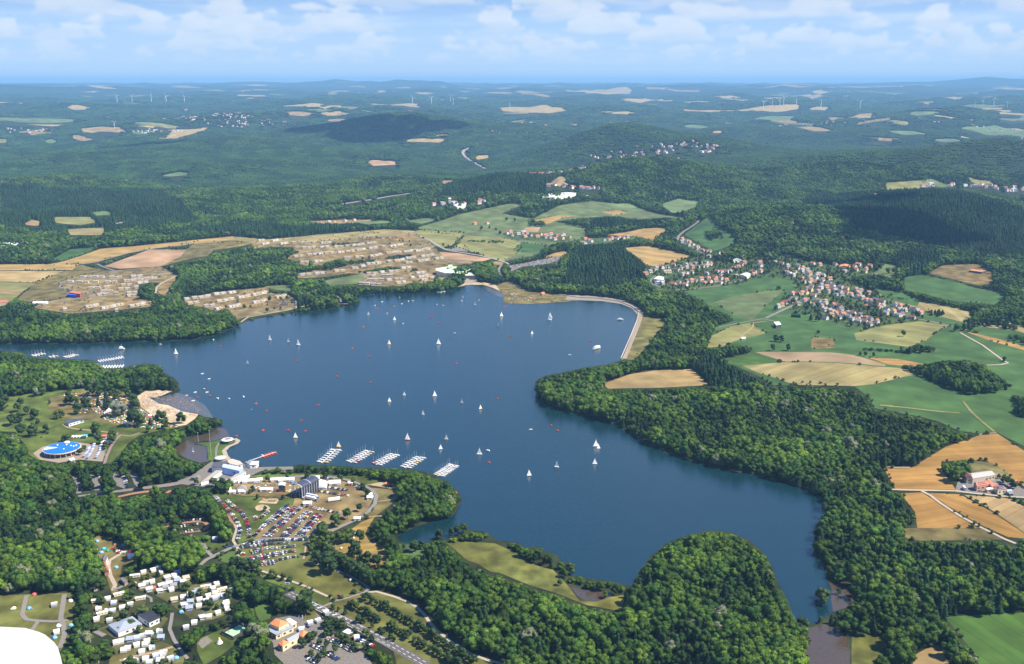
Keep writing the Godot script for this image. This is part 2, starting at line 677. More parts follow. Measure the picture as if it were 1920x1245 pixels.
func surface(v: PackedVector3Array, n: PackedVector3Array, c: PackedColorArray) -> ArrayMesh:
	var arr := []
	arr.resize(Mesh.ARRAY_MAX)
	arr[Mesh.ARRAY_VERTEX] = v
	arr[Mesh.ARRAY_NORMAL] = n
	arr[Mesh.ARRAY_COLOR] = c
	var m := ArrayMesh.new()
	m.add_surface_from_arrays(Mesh.PRIMITIVE_TRIANGLES, arr)
	return m


# Crowns are one unit high and about 0.4 to 0.6 wide in radius, standing on y = 0.
func broadleaf_crown(seed_: int, leaves: int, leaf: float, low := 0.22) -> ArrayMesh:
	var r := RandomNumberGenerator.new()
	r.seed = seed_
	var v := PackedVector3Array()
	var n := PackedVector3Array()
	var c := PackedColorArray()
	var lumps := r.randi_range(6, 9)
	for k in lumps:
		var a := TAU * k / lumps + r.randf_range(-0.4, 0.4)
		var d := r.randf_range(0.12, 0.24)
		var y := r.randf_range(low + 0.16, 0.74)
		var s := r.randf_range(0.13, 0.21)
		if k == 0:
			d = 0.04
			y = 0.78
		var at := Vector3(cos(a) * d, y, sin(a) * d)
		var tone := r.randf_range(0.85, 1.15)
		ball(v, n, c, at, Vector3(s, s * 0.95, s) * 0.84, Color(tone, tone, tone))
		blob(v, n, c, r, at, Vector3(s, s * 0.95, s), leaves / lumps, leaf, tone)
	return surface(v, n, c)


func conifer_crown(seed_: int, leaves: int, leaf: float, slim := 1.0) -> ArrayMesh:
	var r := RandomNumberGenerator.new()
	r.seed = seed_
	var v := PackedVector3Array()
	var n := PackedVector3Array()
	var c := PackedColorArray()
	var tiers := 6
	for k in tiers:
		var t := float(k) / tiers
		var y := 0.16 + 0.76 * t
		var s := (0.23 - 0.19 * t) * slim
		ball(v, n, c, Vector3(0, y + 0.04, 0), Vector3(s * 0.85, 0.12, s * 0.85), Color.WHITE * r.randf_range(0.85, 1.1))
		blob(v, n, c, r, Vector3(0, y, 0), Vector3(s, 0.11, s), leaves / tiers, leaf, r.randf_range(0.85, 1.15))
	return surface(v, n, c)


func add_trunk(m: ArrayMesh, r0: float, top: float) -> ArrayMesh:
	return m


func trunk_mesh(r0: float, top: float) -> ArrayMesh:
	var st := SurfaceTool.new()
	st.begin(Mesh.PRIMITIVE_TRIANGLES)
	for i in 6:
		var a := TAU * i / 6.0
		var b := TAU * (i + 1) / 6.0
		var p := [Vector3(cos(a) * r0, -0.03, sin(a) * r0), Vector3(cos(b) * r0, -0.03, sin(b) * r0), Vector3(cos(b) * r0 * .5, top, sin(b) * r0 * .5), Vector3(cos(a) * r0 * .5, top, sin(a) * r0 * .5)]
		for t in [0, 1, 2, 0, 2, 3]:
			st.add_vertex(p[t])
	st.generate_normals()
	return st.commit()


func canopy_clump(seed_: int, conifer: bool) -> ArrayMesh:
	var r := RandomNumberGenerator.new()
	r.seed = seed_
	var v := PackedVector3Array()
	var n := PackedVector3Array()
	var c := PackedColorArray()
	for k in 13:
		var a := k * 2.399
		var d := 0.5 * sqrt((k + 0.5) / 13.0)
		var tone := r.randf_range(0.72, 1.28)
		var h := r.randf_range(0.34, 0.5)
		var at := Vector3(cos(a) * d, h, sin(a) * d)
		var s := r.randf_range(0.12, 0.17)
		ball(v, n, c, at, Vector3(s, s * (1.7 if conifer else 1.1), s), Color(tone, tone, tone))
		blob(v, n, c, r, at, Vector3(s, s, s) * 1.05, 16, 0.035, tone)
	return surface(v, n, c)


func scatter(called: String, meshes: Array, places: Array, mat: Material, label: String, kind := "stuff") -> void:
	# places: one list of [Transform3D, Color] for each mesh
	for k in meshes.size():
		if places[k].is_empty():
			continue
		var mm := MultiMesh.new()
		mm.transform_format = MultiMesh.TRANSFORM_3D
		mm.use_colors = true
		mm.mesh = meshes[k]
		mm.instance_count = places[k].size()
		for i in places[k].size():
			mm.set_instance_transform(i, places[k][i][0])
			mm.set_instance_color(i, places[k][i][1])
		var o := MultiMeshInstance3D.new()
		o.name = numbered(called)
		o.multimesh = mm
		o.material_override = mat
		add_child(o)
		tag(o, label, "forest", "", kind)


func leaf_material() -> StandardMaterial3D:
	if not mats.has("leaves"):
		var m := StandardMaterial3D.new()
		m.resource_name = "leaves"
		m.vertex_color_use_as_albedo = true
		m.albedo_color = Color.WHITE
		m.roughness = 0.75
		m.metallic_specular = 0.25
		mats["leaves"] = m
	return mats["leaves"]


func inside_any(p: Vector2, list: Array) -> bool:
	for q in list:
		if Geometry2D.is_point_in_polygon(p, q):
			return true
	return false


func make_forests() -> void:
	var leaf := leaf_material()
	var tone := FastNoiseLite.new()
	tone.seed = 12
	tone.frequency = 1.0 / 140.0
	tone.fractal_octaves = 3
	var conifers := []
	for q in CONIFERS:
		conifers.append(poly(q))
	var near_leafy := [broadleaf_crown(1, 800, .038), broadleaf_crown(2, 800, .038), broadleaf_crown(3, 800, .036), broadleaf_crown(4, 800, .04), broadleaf_crown(5, 800, .036)]
	var near_fir := [conifer_crown(6, 600, .036), conifer_crown(7, 600, .036, 1.15)]
	var mid_leafy := [broadleaf_crown(8, 260, .062), broadleaf_crown(9, 260, .062), broadleaf_crown(10, 260, .062)]
	var mid_fir := [conifer_crown(11, 220, .052), conifer_crown(12, 220, .052, 1.2)]
	var clumps := [canopy_clump(13, false), canopy_clump(14, false), canopy_clump(15, true)]
	var n1 := [[], [], [], [], []]
	var f1 := [[], []]
	var n2 := [[], [], []]
	var f2 := [[], []]
	var g3 := [[], [], []]
	var g4 := [[], [], []]
	var r := RandomNumberGenerator.new()
	r.seed = 77
	# single crowns to 4.6 km
	var z := -560.0
	while z > -4600.0:
		var step := 7.2 if z > -1700.0 else (8.0 if z > -2700.0 else 9.5)
		var half := -z * 0.575 + 90.0
		var x := -half
		while x < half:
			x += step
			var px := x + r.randf_range(-.5, .5) * step
			var pz := z + r.randf_range(-.5, .5) * step
			var here := cover(px, pz)
			if here == 1 or r.randf() < 0.025:
				continue
			if here == 3 and r.randf() > 0.0:
				continue
			var p2 := Vector2(px, pz)
			var fir := inside_any(p2, conifers) and (z < -1300.0 or r.randf() < 0.4)
			var t := tone.get_noise_2d(px, pz)
			if not fir and t < -0.16 and r.randf() < 0.35:
				fir = true
			var h := r.randf_range(10.0, 21.0) + t * 6.0 + (4.0 if r.randf() < 0.08 else 0.0)
			if fir:
				h *= 1.12
			var gy := ground_height(px, pz)
			var fits := false
			for shrink in [1.0, 0.72, 0.48, 0.3]:
				var free := true
				for part_way in ([0.3, 0.65, 0.95] if z > -1900.0 else [0.2, 0.45, 0.7, 0.95]):
					var k: float = 1.0 + h * shrink * part_way / (450.0 - gy)
					for aside in ([-2.5, 2.5] if z > -1500.0 else [0.0]):
						var there := cover(px * k + aside, pz * k)
						if there == 1 or there == 3:
							free = false
				if free:
					h *= shrink
					fits = true
					break
			if not fits:
				continue
			var wide := h * r.randf_range(0.85, 1.2) if h > 11.0 else h * r.randf_range(1.0, 1.5)
			if fir:
				wide = h * r.randf_range(0.85, 1.15)
			wide = maxf(wide, step * (1.0 if not fir else 0.9) * 1.55)
			var b := Basis(Vector3.UP, r.randf() * TAU).scaled(Vector3(wide, h, wide))
			var bright := clampf(1.05 + t * 0.7 + r.randfn() * 0.25, 0.45, 2.0)
			var c: Color
			if fir:
				c = Color(.020, .050, .017) * bright
			else:
				var yellow := clampf(0.5 + r.randfn() * 0.35 + t * 0.5, 0.0, 1.2)
				c = Color(.024, .066, .011).lerp(Color(.062, .110, .012), yellow) * bright
				if r.randf() < 0.02:
					c = Color(.15, .17, .10)
			c.a = 1.0
			var rec := [Transform3D(b, Vector3(px, gy - h * 0.06, pz)), c]
			if z < -2000.0:
				c = Color(c.r * 0.8, c.g * 0.8, c.b * 0.95)
			if z > -2000.0:
				if fir:
					f1[r.randi() % 2].append(rec)
				else:
					n1[r.randi() % 5].append(rec)
			else:
				if fir:
					f2[r.randi() % 2].append(rec)
				else:
					n2[r.randi() % 3].append(rec)
		z -= step
	# clumps of crowns beyond
	while z > -18000.0:
		var step := 21.0 if z > -9000.0 else 36.0
		var half := -z * 0.56 + 150.0
		var x := -half
		while x < half:
			x += step
			var px := x + r.randf_range(-.4, .4) * step
			var pz := z + r.randf_range(-.4, .4) * step
			if cover(px, pz) == 1:
				continue
			var t := tone.get_noise_2d(px * 0.6, pz * 0.6)
			var gy := ground_height(px, pz)
			var h := r.randf_range(19.0, 27.0) + t * 8.0
			var fits := false
			for shrink in [1.0, 0.6, 0.35]:
				var free := true
				for part_way in [0.2, 0.45, 0.75]:
					var k: float = 1.0 + h * shrink * part_way / (450.0 - minf(gy, 330.0))
					if cover(px * k, pz * k) == 1:
						free = false
				if free:
					h *= shrink
					fits = true
					break
			if not fits:
				continue
			var w := step * 1.62
			var b := Basis(Vector3.UP, r.randf() * TAU).scaled(Vector3(w, h * 1.1, w))
			var c := Color(.016, .044, .012).lerp(Color(.032, .064, .014), r.randf()) * clampf(1.0 + t * 0.8 + r.randfn() * 0.12, 0.5, 1.7)
			var dark := t < -0.12
			if dark:
				c = Color(.013, .033, .013) * clampf(1.0 + r.randfn() * 0.12, 0.6, 1.4)
			c.a = 1.0
			var rec := [Transform3D(b, Vector3(px, gy - 3.0, pz)), c]
			if z > -9000.0:
				g3[2 if dark else r.randi() % 2].append(rec)
			else:
				g4[2 if dark else r.randi() % 2].append(rec)
		z -= step
	var total := 0
	for q in [n1, f1, n2, f2, g3, g4]:
		for p in q:
			total += p.size()
	print("forest copies: ", total)
	scatter("broadleaf_forest", near_leafy, n1, leaf, "dense broadleaf forest round the near lake shore")
	scatter("conifer_forest", near_fir, f1, leaf, "dark conifers in the nearer woods")
	scatter("distant_forest", mid_leafy, n2, leaf, "broadleaf forest on the far side of the lake")
	scatter("distant_conifer_forest", mid_fir, f2, leaf, "dark conifers on the far side of the lake")
	scatter("hill_forest", clumps, g3, leaf, "forest covering the hills beyond the lake")
	scatter("plateau_forest", clumps, g4, leaf, "forest patches on the far hazy plateau")


# ------------------------------------------------------------------ clouds above the frame that shade parts of the hills
func make_clouds() -> void:
	var s := sun_direction()
	for q in SHADES:
		var foot := Vector3(q[0], 0, q[1])
		var at := foot + s * (1500.0 / s.y)
		var r := RandomNumberGenerator.new()
		r.seed = int(q[4])
		var v := PackedVector3Array()
		var n := PackedVector3Array()
		var c := PackedColorArray()
		for k in 16:
			var a := r.randf() * TAU
			var d := sqrt(r.randf())
			var size := r.randf_range(0.34, 0.55) * minf(q[2], q[3])
			ball(v, n, c, Vector3(cos(a) * d * (q[2] - size * .6), r.randf_range(0, 60), sin(a) * d * (q[3] - size * .6)), Vector3(size, size * 0.5, size), Color.WHITE)
		var o := whole("cloud", surface(v, n, c), plain("cloud_white", Color(.9, .9, .9), 1.0), q[5], "cloud", "", "structure")
		o.position = at

const CATEGORY := {"pasture": "pasture", "sand_beach": "beach", "main_road": "road", "far_field": "field", "far_meadow": "meadow", "footpath": "path", "pitch_lane": "lane", "spit_edge": "shore edge"}
const ORDINALS := ["first", "second", "third", "fourth", "fifth", "sixth", "seventh", "eighth", "ninth", "tenth", "eleventh", "twelfth", "thirteenth", "fourteenth", "fifteenth", "sixteenth", "seventeenth", "eighteenth", "nineteenth"]
const TENS := ["", "", "twenty", "thirty", "forty", "fifty", "sixty"]


# ------------------------------------------------------------------ shapes
class Shape:
	var v := PackedVector3Array()
	var c := PackedColorArray()
	var tint := Color.WHITE
	var frame := Transform3D()

	func tri(a: Vector3, b: Vector3, d: Vector3) -> void:
		v.append(frame * a)
		v.append(frame * b)
		v.append(frame * d)
		for i in 3:
			c.append(tint)

	func quad(a: Vector3, b: Vector3, d: Vector3, e: Vector3) -> void:
		tri(a, b, d)
		tri(a, d, e)

	func hexa(p: Array) -> Shape:   # eight corners: four below, four above, both round the same way
		for i in 4:
			var j := (i + 1) % 4
			quad(p[i], p[j], p[j + 4], p[i + 4])
		quad(p[4], p[5], p[6], p[7])
		quad(p[3], p[2], p[1], p[0])
		return self

	func box(at: Vector3, s: Vector3, top := 1.0) -> Shape:
		var p := []
		for k in [0, 1]:
			for q in [[-1, -1], [1, -1], [1, 1], [-1, 1]]:
				var f: float = top if k == 1 else 1.0
				p.append(at + Vector3(q[0] * s.x * 0.5 * f, (k - 0.5) * s.y, q[1] * s.z * 0.5 * f))
		return hexa(p)

	func bar(a: Vector3, b: Vector3, r: float, r2 := -1.0, sides := 5) -> Shape:
		var d := (b - a).normalized()
		var x := d.cross(Vector3.UP if absf(d.y) < 0.9 else Vector3.RIGHT).normalized()
		var y := d.cross(x)
		var e := r if r2 < 0.0 else r2
		for i in sides:
			var s := TAU * i / sides
			var t := TAU * (i + 1) / sides
			var u := x * cos(s) + y * sin(s)
			var w := x * cos(t) + y * sin(t)
			quad(a + u * r, a + w * r, b + w * e, b + u * e)
			tri(b + u * e, b + w * e, b)
		return self

	func lathe(profile: Array, sides: int, at := Vector3.ZERO) -> Shape:
		for k in profile.size() - 1:
			for i in sides:
				var s := TAU * i / sides
				var t := TAU * (i + 1) / sides
				var p := []
				for q in [[s, k], [t, k], [t, k + 1], [s, k + 1]]:
					var r: float = profile[q[1]][0]
					p.append(at + Vector3(cos(q[0]) * r, profile[q[1]][1], sin(q[0]) * r))
				quad(p[0], p[1], p[2], p[3])
		return self

	func prism(o: PackedVector2Array, y0: float, y1: float) -> Shape:
		var n := o.size()
		for i in n:
			var a := o[i]
			var b := o[(i + 1) % n]
			quad(Vector3(a.x, y0, a.y), Vector3(b.x, y0, b.y), Vector3(b.x, y1, b.y), Vector3(a.x, y1, a.y))
		var t := Geometry2D.triangulate_polygon(o)
		for k in range(0, t.size(), 3):
			tri(Vector3(o[t[k]].x, y1, o[t[k]].y), Vector3(o[t[k + 1]].x, y1, o[t[k + 1]].y), Vector3(o[t[k + 2]].x, y1, o[t[k + 2]].y))
		return self

	func mesh(colored := false) -> ArrayMesh:
		var arr := []
		arr.resize(Mesh.ARRAY_MAX)
		arr[Mesh.ARRAY_VERTEX] = v
		if colored:
			arr[Mesh.ARRAY_COLOR] = c
		var m := ArrayMesh.new()
		m.add_surface_from_arrays(Mesh.PRIMITIVE_TRIANGLES, arr)
		return m


func paint(c: Color, rough := 0.8) -> StandardMaterial3D:
	return plain("paint_%d_%d_%d_%d" % [c.r * 255, c.g * 255, c.b * 255, rough * 10], c, rough)


func piece(parent: Node3D, called: String, s: Shape, c: Color, rough := 0.8) -> MeshInstance3D:
	return part(called, s.mesh(), paint(c, rough), parent)


func block(parent: Node3D, called: String, at: Vector3, size: Vector3, c: Color, turn := 0.0, top := 1.0) -> MeshInstance3D:
	var o := piece(parent, called, Shape.new().box(Vector3.ZERO, size, top), c)
	o.position = at
	o.rotation.y = turn
	return o


func ordinal(n: int) -> String:
	if n < 19:
		return ORDINALS[n]
	var t := (n + 1) / 10
	var u := (n + 1) % 10
	if u == 0:
		return ["", "", "twentieth", "thirtieth", "fortieth", "fiftieth", "sixtieth"][t]
	return TENS[t] + "-" + ORDINALS[u - 1]


func pick(weights: Array) -> int:
	var total := 0.0
	for w in weights:
		total += w
	var x := rng.randf() * total
	for i in weights.size():
		x -= weights[i]
		if x < 0.0:
			return i
	return 0


func place(key: String, over := 0.1) -> Vector3:
	var p: Vector2 = PLACES[key]
	return spot(p.x, p.y, over)


# ------------------------------------------------------------------ everything that stands on the ground
func make_things() -> void:
	make_blocks()
	make_houses()
	make_cottages()
	make_restaurant()
	make_stage()
	make_festival()
	make_shore()
	make_cars()
	make_camp()
	make_boats()
	make_trees()
	make_turbines()
	make_crowds()
	make_towns()
	make_road_marks()
	make_aircraft()


func roof_shape(o: PackedVector2Array, y: float, ridge: float, style: int) -> Shape:
	var s := Shape.new()
	var n := o.size()
	var mid := Vector2.ZERO
	for p in o:
		mid += p / n
	var big := PackedVector2Array()
	for p in o:
		big.append(p + (p - mid).normalized() * 0.5)
	if style == 0 or n != 4:
		s.prism(big, y, y + maxf(ridge, 0.25))
		return s
	var q := big
	if q[0].distance_to(q[1]) < q[1].distance_to(q[2]):
		q = PackedVector2Array([big[1], big[2], big[3], big[0]])
	var a := Vector3(q[0].x, y, q[0].y)
	var b := Vector3(q[1].x, y, q[1].y)
	var c := Vector3(q[2].x, y, q[2].y)
	var d := Vector3(q[3].x, y, q[3].y)
	var up := Vector3.UP * ridge
	if style == 3:   # sawtooth, teeth across the long way
		var teeth := 6
		for k in teeth:
			var t0 := float(k) / teeth
			var t1 := float(k + 1) / teeth
			var f0 := a.lerp(d, t0)
			var f1 := a.lerp(d, t1)
			var g0 := b.lerp(c, t0)
			var g1 := b.lerp(c, t1)
			s.quad(f0 + up, g0 + up, g1, f1)
			s.quad(f0, g0, g0 + up, f0 + up)
			s.tri(f0, f0 + up, f1)
			s.tri(g0, g1, g0 + up)
		return s
	if style == 4:   # barrel
		var steps := 8
		for k in steps:
			var t0 := float(k) / steps
			var t1 := float(k + 1) / steps
			var h0 := Vector3.UP * sin(t0 * PI) * ridge
			var h1 := Vector3.UP * sin(t1 * PI) * ridge
			s.quad(a.lerp(d, t0) + h0, b.lerp(c, t0) + h0, b.lerp(c, t1) + h1, a.lerp(d, t1) + h1)
			s.tri(a.lerp(d, t0) + h0, a.lerp(d, t1) + h1, (a + d) * 0.5)
			s.tri(b.lerp(c, t0) + h0, b.lerp(c, t1) + h1, (b + c) * 0.5)
		return s
	var inset := 0.0
	if style == 2:
		inset = clampf(a.distance_to(d) / maxf(a.distance_to(b), 0.1) * 0.5, 0.1, 0.46)
	var r0 := (a + d) * 0.5 + up
	var r1 := (b + c) * 0.5 + up
	var e0 := r0.lerp(r1, inset)
	var e1 := r1.lerp(r0, inset)
	s.quad(a, b, e1, e0)
	s.quad(c, d, e0, e1)
	s.tri(d, a, e0)
	s.tri(b, c, e1)
	s.quad(a, d, c, b)
	return s


func wall_windows(parent: Node3D, o: PackedVector2Array, y0: float, h: float, most: int) -> void:
	var made := 0
	var mid := Vector2.ZERO
	for p in o:
		mid += p / o.size()
	for i in o.size():
		var a := o[i]
		var b := o[(i + 1) % o.size()]
		var long := a.distance_to(b)
		var n: int = int(long / 4.5)
		if n < 1 or made >= most:
			continue
		var d := (b - a).normalized()
		var out := Vector2(d.y, -d.x)
		if out.dot((a + b) * 0.5 - mid) < 0.0:
			out = -out
		for k in n:
			if made >= most:
				break
			var p := a.lerp(b, (k + 0.5) / n) + out * 0.04
			block(parent, "window", Vector3(p.x, y0 + h * 0.5, p.y), Vector3(minf(2.2, long / n * 0.5), minf(1.6, h * 0.4), 0.1), Color(.035, .045, .06), atan2(-d.y, d.x))
			made += 1


func make_blocks() -> void:
	for q in BLOCKS:
		var first := poly(q[3][0][0])
		var mid := Vector2.ZERO
		for p in first:
			mid += p / first.size()
		var at := spot(mid.x, mid.y)
		var t := thing(q[0], q[1], q[2], at)
		for e in q[3]:
			var o := PackedVector2Array()
			for p in poly(e[0]):
				o.append(p - mid)
			piece(t, "wall", Shape.new().prism(o, -1.5, e[1]), e[5])
			piece(t, "roof", roof_shape(o, e[1] + 0.02, e[2], e[3]), e[4])
			wall_windows(t, o, 0.0, e[1], 10)
			if e[3] == 0 and e[1] >= 5.0 and o.size() == 4:
				var c := (o[0] + o[2]) * 0.5
				block(t, "roof_vent", Vector3(c.x, e[1] + 0.9, c.y), Vector3(1.6, 0.9, 1.6), Color(.5, .5, .5))
		if q[0] in ["solar_barn", "farm_dwelling", "lawn_house"]:
			for i in 2:
				for j in 4:
					var e: Array = q[3][0]
					var o := poly(e[0])
					var p: Vector2 = (o[0].lerp(o[1], 0.2 + j * 0.17)).lerp(o[3].lerp(o[2], 0.2 + j * 0.17), 0.62 + i * 0.2) - mid
					var d := (o[1] - o[0]).normalized()
					var tilt: float = e[2] * (0.72 if i == 0 else 0.32)
					block(t, "solar_panel", Vector3(p.x, e[1] + (tilt if e[3] != 0 else 0.5) + 0.35, p.y), Vector3(1.9, 0.08, 1.5), Color(.06, .08, .22), atan2(-d.y, d.x))


const ROOFS := [Color(.40, .125, .06), Color(.20, .185, .18), Color(.07, .073, .09), Color(.20, .085, .062), Color(.34, .32, .31), Color(.29, .13, .075)]
const ROOF_WORDS := ["orange tiled roof", "grey roof", "dark slate roof", "rusty brown roof", "pale roof", "tan red roof"]


func house_shapes(w: float, d: float, eave: float, ridge: float, hip: bool) -> Dictionary:
	var wall := Shape.new()
	wall.box(Vector3(0, eave / 2 - 0.7, 0), Vector3(w, eave + 1.4, d))
	if not hip:
		for s in [-1.0, 1.0]:
			wall.tri(Vector3(s * w / 2, eave, -d / 2), Vector3(s * w / 2, eave, d / 2), Vector3(s * w / 2, ridge, 0))
	var o := PackedVector2Array([Vector2(-w / 2, -d / 2), Vector2(w / 2, -d / 2), Vector2(w / 2, d / 2), Vector2(-w / 2, d / 2)])
	var roof := Shape.new()
	if hip:
		roof = roof_shape(o, eave, ridge - eave, 2)
	else:
		var over := 0.45
		var k := (ridge - eave) / (d / 2)
		for s in [-1.0, 1.0]:
			var x := w / 2 + over
			var e := Vector3(0, eave - over * k + 0.12, s * (d / 2 + over))
			var r := Vector3(0, ridge + 0.14, 0)
			var t := Vector3.UP * 0.22
			roof.hexa([Vector3(-x, e.y, e.z), Vector3(x, e.y, e.z), Vector3(x, r.y, 0), Vector3(-x, r.y, 0), Vector3(-x, e.y, e.z) + t, Vector3(x, e.y, e.z) + t, Vector3(x, r.y, 0) + t, Vector3(-x, r.y, 0) + t])
	return {"w": w, "d": d, "eave": eave, "wall": wall.mesh(), "roof": roof.mesh(), "chimney": Shape.new().box(Vector3(w * 0.2, ridge + 0.2, d * 0.08), Vector3(0.7, 1.7, 0.7)).mesh(), "window": Shape.new().box(Vector3.ZERO, Vector3(1.4, 1.3, 0.12)).mesh(), "door": Shape.new().box(Vector3.ZERO, Vector3(1.2, 2.1, 0.12)).mesh()}


func make_houses() -> void:
	var kinds := [house_shapes(10.5, 8.6, 4.4, 8.0, false), house_shapes(12.5, 8.6, 4.0, 7.6, false), house_shapes(8.6, 8.2, 5.0, 8.6, false), house_shapes(10.0, 9.0, 4.6, 7.2, true)]
	var glass := paint(Color(.04, .05, .07), 0.3)
	var brick := paint(Color(.32, .17, .12))
	var wood := paint(Color(.16, .09, .05))
	for q in HOUSES:
		var counts := {}
		var data: Array = q[1]
		for i in range(0, data.size(), 3):
			var roof: int = data[i + 2]
			var shade := pick([0.62, 0.22, 0.1, 0.06])
			var wall: Color = [Color(.66, .65, .62), Color(.58, .49, .34), Color(.46, .42, .37), Color(.45, .54, .50)][shade]
			if roof == 5:
				shade = 1
				wall = Color(.74, .60, .30)
			var word: String = ["white", "cream", "grey walled", "pale green"][shade] + " house with " + ROOF_WORDS[roof]
			var n: int = counts.get(word, 0)
			counts[word] = n + 1
			var k: Dictionary = kinds[pick([0.4, 0.2, 0.22, 0.18])]
			var turn := deg_to_rad((38.0 if rng.randf() < 0.55 else -52.0) + rng.randf_range(-14, 14))
			var x: float = data[i]
			var z: float = data[i + 1]
			var label := "%s, %s such from left in %s" % [word, ordinal(n), q[0]]
			var t := thing("house", label, "house", spot(x, z), turn, "houses of the " + q[0])
			part("wall", k.wall, paint(wall), t)
			part("roof", k.roof, paint(ROOFS[roof].lerp(Color(.22, .16, .13), rng.randf() * 0.4) * rng.randf_range(0.75, 1.2)), t)
			part("chimney", k.chimney, brick, t)
			for s in [-1.0, 1.0]:
				for u in [-0.27, 0.27]:
					part("window", k.window, glass, t, Vector3(k.w * u, k.eave * 0.62, s * (k.d / 2 + 0.03)))
				part("window", k.window, glass, t, Vector3(s * (k.w / 2 + 0.03), k.eave * 0.62, 0.0), PI / 2)
			part("door", k.door, wood, t, Vector3(0, 1.05, k.d / 2 + 0.03))
			if z > -3200.0:
				fill_mask(PackedVector2Array([Vector2(x - 8, z - 8), Vector2(x + 8, z - 8), Vector2(x + 8, z + 8), Vector2(x - 8, z + 8)]), 1)


func make_cottages() -> void:
	var wall := Shape.new().box(Vector3(0, 1.3, 0), Vector3(1, 4.6, 7.0)).mesh()
	var roof := Shape.new().box(Vector3(0, 3.75, 0), Vector3(1.0, 0.3, 7.6)).mesh()
	var pane := Shape.new().box(Vector3.ZERO, Vector3(1.9, 1.9, 0.14)).mesh()
	var deck := Shape.new().box(Vector3(0, 0.12, 5.2), Vector3(0.96, 0.24, 2.8)).mesh()
	var glass := paint(Color(.05, .06, .08), 0.3)
	for q in COTTAGES:
		var d: Array = q[1]
		var counts := {}
		for i in range(0, d.size(), 5):
			var a := Vector2(d[i], d[i + 1])
			var b := Vector2(d[i + 2], d[i + 3])
			var n: int = d[i + 4]
			var step := (b - a) / n
			var turn := atan2(-step.y, step.x)
			for k in n:
				var p := a + step * (k + 0.5)
				var long := minf(step.length() * 0.93, 26.0)
				var cream := (k + i / 5) % 3 == 1
				var word := "cream" if cream else "white"
				var m: int = counts.get(word, 0)
				counts[word] = m + 1
				var t := thing("holiday_cottage", "%s flat roofed holiday cottage, %s %s one on %s" % [word, ordinal_long(m), word, q[0]], "cottage", spot(p.x, p.y, 0.1), turn, "cottages on the " + q[0])
				var units := maxi(1, int(long / 7.0))
				for u in units:
					var off := Vector3(long * ((u + 0.5) / units - 0.5), 0.0 if (u + k) % 2 else 0.5, (u + k) % 2 * 1.6 - 0.8)
					var warm := (u + k + i) % 4 == 1 or cream
					var o2 := part("wall", wall, paint(Color(.58, .46, .28) if warm else Color(.66, .63, .57)), t, off)
					o2.scale.x = long / units * 0.9
					o2 = part("roof", roof, paint(Color(.36, .34, .31)), t, off)
					o2.scale.x = long / units * 0.93
				var o := part("deck", deck, paint(Color(.55, .47, .36)), t)
				o.scale.x = long
				for u in [-0.36, -0.12, 0.14, 0.37]:
					part("window", pane, glass, t, Vector3(long * u, 1.3, 4.36))
				fill_mask(PackedVector2Array([p + Vector2(-9, -6), p + Vector2(9, -6), p + Vector2(9, 26), p + Vector2(-9, 26)]), 1)


func ordinal_long(n: int) -> String:
	if n < 59:
		return ordinal(n)
	if n < 99:
		return ["", "sixty-", "seventy-", "eighty-", "ninety-"][(n + 1) / 10 - 5] + (ordinal((n + 1) % 10 - 1) if (n + 1) % 10 else "odd") 
	return "hundred and " + ordinal(n - 100) if n >= 100 else "hundredth"


